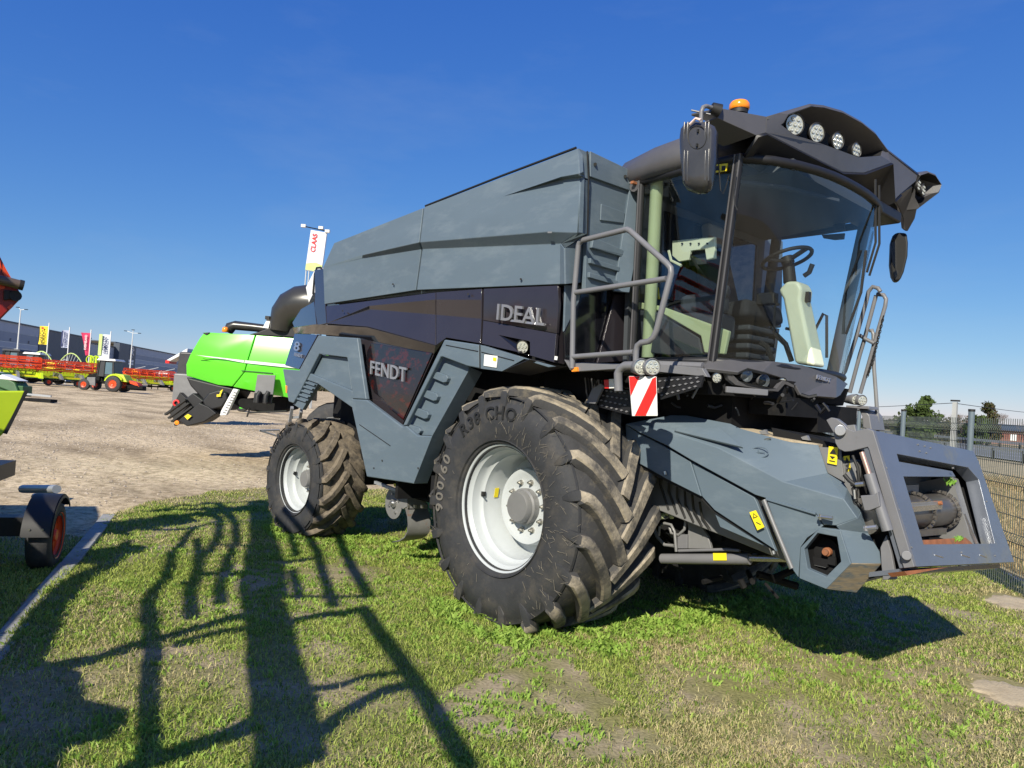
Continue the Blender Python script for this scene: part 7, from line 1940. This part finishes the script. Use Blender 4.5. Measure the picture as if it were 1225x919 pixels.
# concrete utility pole and wires
r = empty('utility_pole', 'grey concrete utility pole standing behind the fence left of the fence post', 'utility pole', tuple(far(1141, 26)))
zt = zat(1141, 481, 26)
o = MB().hexa([(-.10, -.1, 0), (.10, -.1, 0), (.10, .1, 0), (-.10, .1, 0)], [(-.07, -.07, zt), (.07, -.07, zt), (.07, .07, zt), (-.07, .07, zt)]).build('pole', 'wood', r)
MB().box((0, 0, zt + .05), (.3, .08, .06)).build('insulator', 'ink', r)
for k, (xa, ya, xb, yb) in enumerate(((1141, 482.5, 1320, 490), (1141, 482, 900, 478))):
    a, b = far(xa, 26), far(xb, 60); a.z = zat(xa, ya, 26); b.z = zat(xb, yb, 60)
    mbw = MB(); pts = [a.lerp(b, t) + Vector((0, 0, -.4 * sin(pi * t))) for t in np.linspace(0, 1, 12)]
    o = mbw.tube(pts, .012, 5).build('overhead_wire', 'ink'); tag(o, 'thin overhead wire running ' + ('right' if k == 0 else 'left') + ' from the concrete utility pole', 'wire')
# round speed sign
r = setup('speed_sign', 'round white road sign with red rim reading 10 beside the ladder pole', 'road sign', 1043.5, 38)
zc = zat(1043.5, 499, 38)
part(MB().tube([(0, .05, 0), (0, .05, zc + .2)], .035, 8), 'sign_post', 'galv', r)
sg = part(MB().tube([(0, 0, zc), (0, .03, zc)], .33, 28), 'sign_face', 'signred', r)
MB().tube([(0, -.012, zc), (0, 0, zc)], .25, 28).build('sign_disc', 'white', sg)
RM = Matrix.Translation(r.location) @ Matrix.Rotation(HZ, 4, 'Z')
o = text_on('10', RM @ Vector((-.15, -.02, zc - .13)), RM @ Vector((.15, -.02, zc - .13)), RM @ Vector((-.15, -.02, zc + .13)), .008, 'sign_number', 'ink', None); o.parent = sg; o.matrix_parent_inverse = RM.inverted()
# white gabled tent / house
r = setup('white_tent', 'small white gabled tent on the far side of the road', 'tent', 1190, 150)
part(MB().hexa([(-2, 0, 0), (2, 0, 0), (2, 0, .6), (0, 0, 2.2), (-2, 0, .6)], [(-2, 5, 0), (2, 5, 0), (2, 5, .6), (0, 5, 2.2), (-2, 5, .6)]), 'canopy', 'white', r)
r = setup('brick_house', 'low dark red building partly hidden behind the fence at the right edge', 'house', 1212, 110)
part(MB().box((0, 3, 1.2), (9, 6, 2.4)), 'wall', 'roofred', r); part(MB().hexa([(-5, -.5, 2.4), (5, -.5, 2.4), (5, 3, 3.4), (-5, 3, 3.4)], [(-5, 6.5, 2.4), (5, 6.5, 2.4), (5, 3.1, 3.4), (-5, 3.1, 3.4)]), 'roof', 'sheen', r)
for x in (-3, 0, 3): part(MB().box((x, -.03, 1.4), (1.0, .08, 1.0)), 'window', 'white', r)

# ---- trees
def leaf_cloud(cents, n, size, cols, name, root, mname='leaf'):
    C = np.array([c[:3] for c in cents]); Rr = np.array([c[3] for c in cents])
    k = rng.integers(0, len(C), n); v = rng.normal(size=(n, 3)); v /= np.linalg.norm(v, axis=1)[:, None]
    rad = Rr[k] * rng.random(n) ** .45
    p = C[k] + v * rad[:, None] * np.array([1, 1, .75])
    a = rng.normal(size=(n, 3)); a /= np.linalg.norm(a, axis=1)[:, None]; b = np.cross(a, rng.normal(size=(n, 3))); b /= np.linalg.norm(b, axis=1)[:, None]
    s = size * (.5 + rng.random(n))[:, None]
    V = np.stack([p - a * s, p + b * s * .6, p + a * s, p - b * s * .6], 1).reshape(-1, 3)
    me = bpy.data.meshes.new(name); me.vertices.add(n * 4); me.vertices.foreach_set('co', V.astype(np.float32).reshape(-1))
    me.loops.add(n * 4); me.loops.foreach_set('vertex_index', np.arange(n * 4, dtype=np.int32)); me.polygons.add(n); me.polygons.foreach_set('loop_start', np.arange(0, n * 4, 4, dtype=np.int32))
    at = me.color_attributes.new('tint', 'FLOAT_COLOR', 'POINT')
    c = np.ones((n, 4, 4), np.float32); t = rng.random(n)[:, None]; cl = (rng.random(len(C)) * .5 + .75)[k][:, None]
    c[:, :, :3] = ((np.array(cols[0]) * t + np.array(cols[1]) * (1 - t)) * cl)[:, None, :]
    at.data.foreach_set('color', c.reshape(-1)); me.update(); me.materials.append(MT[mname])
    o = bpy.data.objects.new(name, me); COL.objects.link(o); o.parent = root; return o
def tree(px, D, h, w, label, cols, n=2600, lo=.2, cone=0, group='trees beyond the road', seed=0, leaf=.16):
    random.seed(seed + 100); r = setup('tree', label, 'tree', px, D, group)
    tr = MB().tube([(0, 0, 0), (.05, 0, h * .3), (-.05, .05, h * .6), (0, 0, h * .92)], [h * .035, h * .026, h * .016, h * .006], 8); cents = []
    for k in range(34):
        t = lo + (1 - lo) * random.random(); a = random.uniform(0, 2 * pi)
        ww_ = (w / 2) * ((1 - t) * 1.2 + .08 if cone else (1 - abs(t - .55) ** 1.6 * 1.7) * random.uniform(.45, .95))
        ex = (ww_ * cos(a), ww_ * sin(a), h * t + random.uniform(-.1, .2))
        tr.tube([(0, 0, h * (t * .8)), (ex[0] * .6, ex[1] * .6, h * t * .93), ex], [h * .012, h * .008, h * .004], 5)
        cents.append((ex[0] * .8, ex[1] * .8, ex[2], w * random.uniform(.13, .24)))
    part(tr, 'trunk', 'bark', r, smooth=60)
    leaf_cloud(cents, n, leaf, cols, 'crown', r)
    return r
def bare_tree(px, D, h, w, label, seed=0, m='bark2'):
    random.seed(seed); r = setup('tree', label, 'tree', px, D, 'trees beyond the road')
    tr = MB().tube([(0, 0, 0), (0, 0, h * .4)], [h * .025, h * .016], 7)
    tw = MB()
    def br_(p, d, l, rr, dep):
        q = p + d * l; (tr if dep < 2 else tw).tube([p, q], [rr, rr * .6], 5 if dep < 2 else 3)
        if dep < 5:
            for _ in range(3):
                nd = (d + Vector((random.uniform(-.7, .7) * w / h * 1.6, random.uniform(-.7, .7) * w / h * 1.6, random.uniform(-.1, .4)))).normalized()
                br_(q, nd, l * random.uniform(.6, .8), rr * .6, dep + 1)
    for _ in range(3): br_(Vector((0, 0, h * .3)), Vector((random.uniform(-.4, .4), random.uniform(-.4, .4), 1)).normalized(), h * .22, h * .012, 0)
    part(tr, 'trunk', 'bark', r); part(tw, 'crown', m, r)
    return r
G1, G2, G3 = (.10, .15, .045), (.05, .075, .02), (.14, .16, .06)
tree(1101, 62, 4.3, 3.6, 'bushy green pine, tallest tree behind the fence', (G1, G2), 5200, .12, seed=1, leaf=.15)
tree(1081, 66, 2.6, 2.6, 'low green bush at the left foot of the pine', (G3, G2), 1400, .1, seed=2)
tree(1181, 88, 5.3, 3.2, 'narrow dark spruce near the right edge', (G2, (.10, .07, .04)), 3800, .1, 1, seed=3)
tree(1168, 84, 3.7, 3.2, 'mid green round shrub left of the narrow spruce', (G1, G2), 2600, .1, seed=4)
tree(1128, 100, 3.4, 4.5, 'brownish hedge shrub between pine and utility pole', ((.14, .11, .06), G2), 1800, .05, seed=5)
tree(1147, 100, 3.8, 5, 'brownish rounded shrub right of the utility pole', ((.15, .11, .07), G2), 1800, .05, seed=6)
bare_tree(1196, 90, 5.0, 4.0, 'bare pale twigged tree just right of the spruce', 5)
bare_tree(1222, 92, 4.0, 5, 'low bare bush at the right edge of the picture', 6)
bare_tree(1070, 70, 3.0, 3, 'small bare bush beside the speed sign', 8)
bare_tree(1150, 96, 4.6, 4, 'bare bush between the fence post and the pine', 9)
# far woods and low skyline to close the horizon
mb = MB(); cents = []
for px in np.arange(700, 1500, 3.0):
    D = 320 + random.uniform(-20, 60); p = far(px, D); cents.append((p.x, p.y, random.uniform(1, 3.2), random.uniform(2.5, 4)))
o = leaf_cloud(cents, 26000, .9, ((.11, .10, .06), (.06, .07, .035)), 'distant_wood', None); tag(o, 'low brownish wood along the horizon', 'wood', kind='stuff')
cents = []
for px in np.arange(-260, 700, 3.0):
    D = 420 + random.uniform(-20, 60); p = far(px, D); cents.append((p.x, p.y, random.uniform(1, 3.2), random.uniform(2.5, 4)))
o = leaf_cloud(cents, 26000, .9, ((.11, .10, .06), (.06, .07, .035)), 'distant_wood', None); tag(o, 'low hazy wood along the horizon behind the yard', 'wood', kind='stuff')

random.seed(21)
ITEMS = [(62, 90, 'yellow', 'small yellow hopper standing behind the headers under the lilac banner'), (104, 90, 'brown', 'brown folded implement frame right of the crimson banner'),
         (160, 104, 'orange', 'small orange implement box right of the charcoal wall'), (176, 106, 'dark', 'dark low implement behind the right red header'), (196, 108, 'white', 'pale low implement at the right end of the red header')]
for px, D, m, lab in ITEMS:
    r = setup('implement', lab, 'implement', px, D)
    MB().hexa([(-.9, -.5, 1.2), (.9, -.5, 1.2), (.9, .5, 1.2), (-.9, .5, 1.2)], [(-.6, -.4, 2.9), (.7, -.4, 2.7), (.7, .4, 2.7), (-.6, .4, 2.9)]).build('hopper', m, r, bevel=.08)
    for x in (-.8, .8): MB().bar((x, 0, 0), (x * .9, 0, 1.3), .1, .1).build('leg', 'dark', r)
    MB().bar((-1.4, -.3, 2.4), (1.5, .2, 3.3), .08, .08).build('boom', 'galv', r)
    MB().box((0, 0, 1.0), (2.4, .5, .3)).build('beam', 'dark', r)
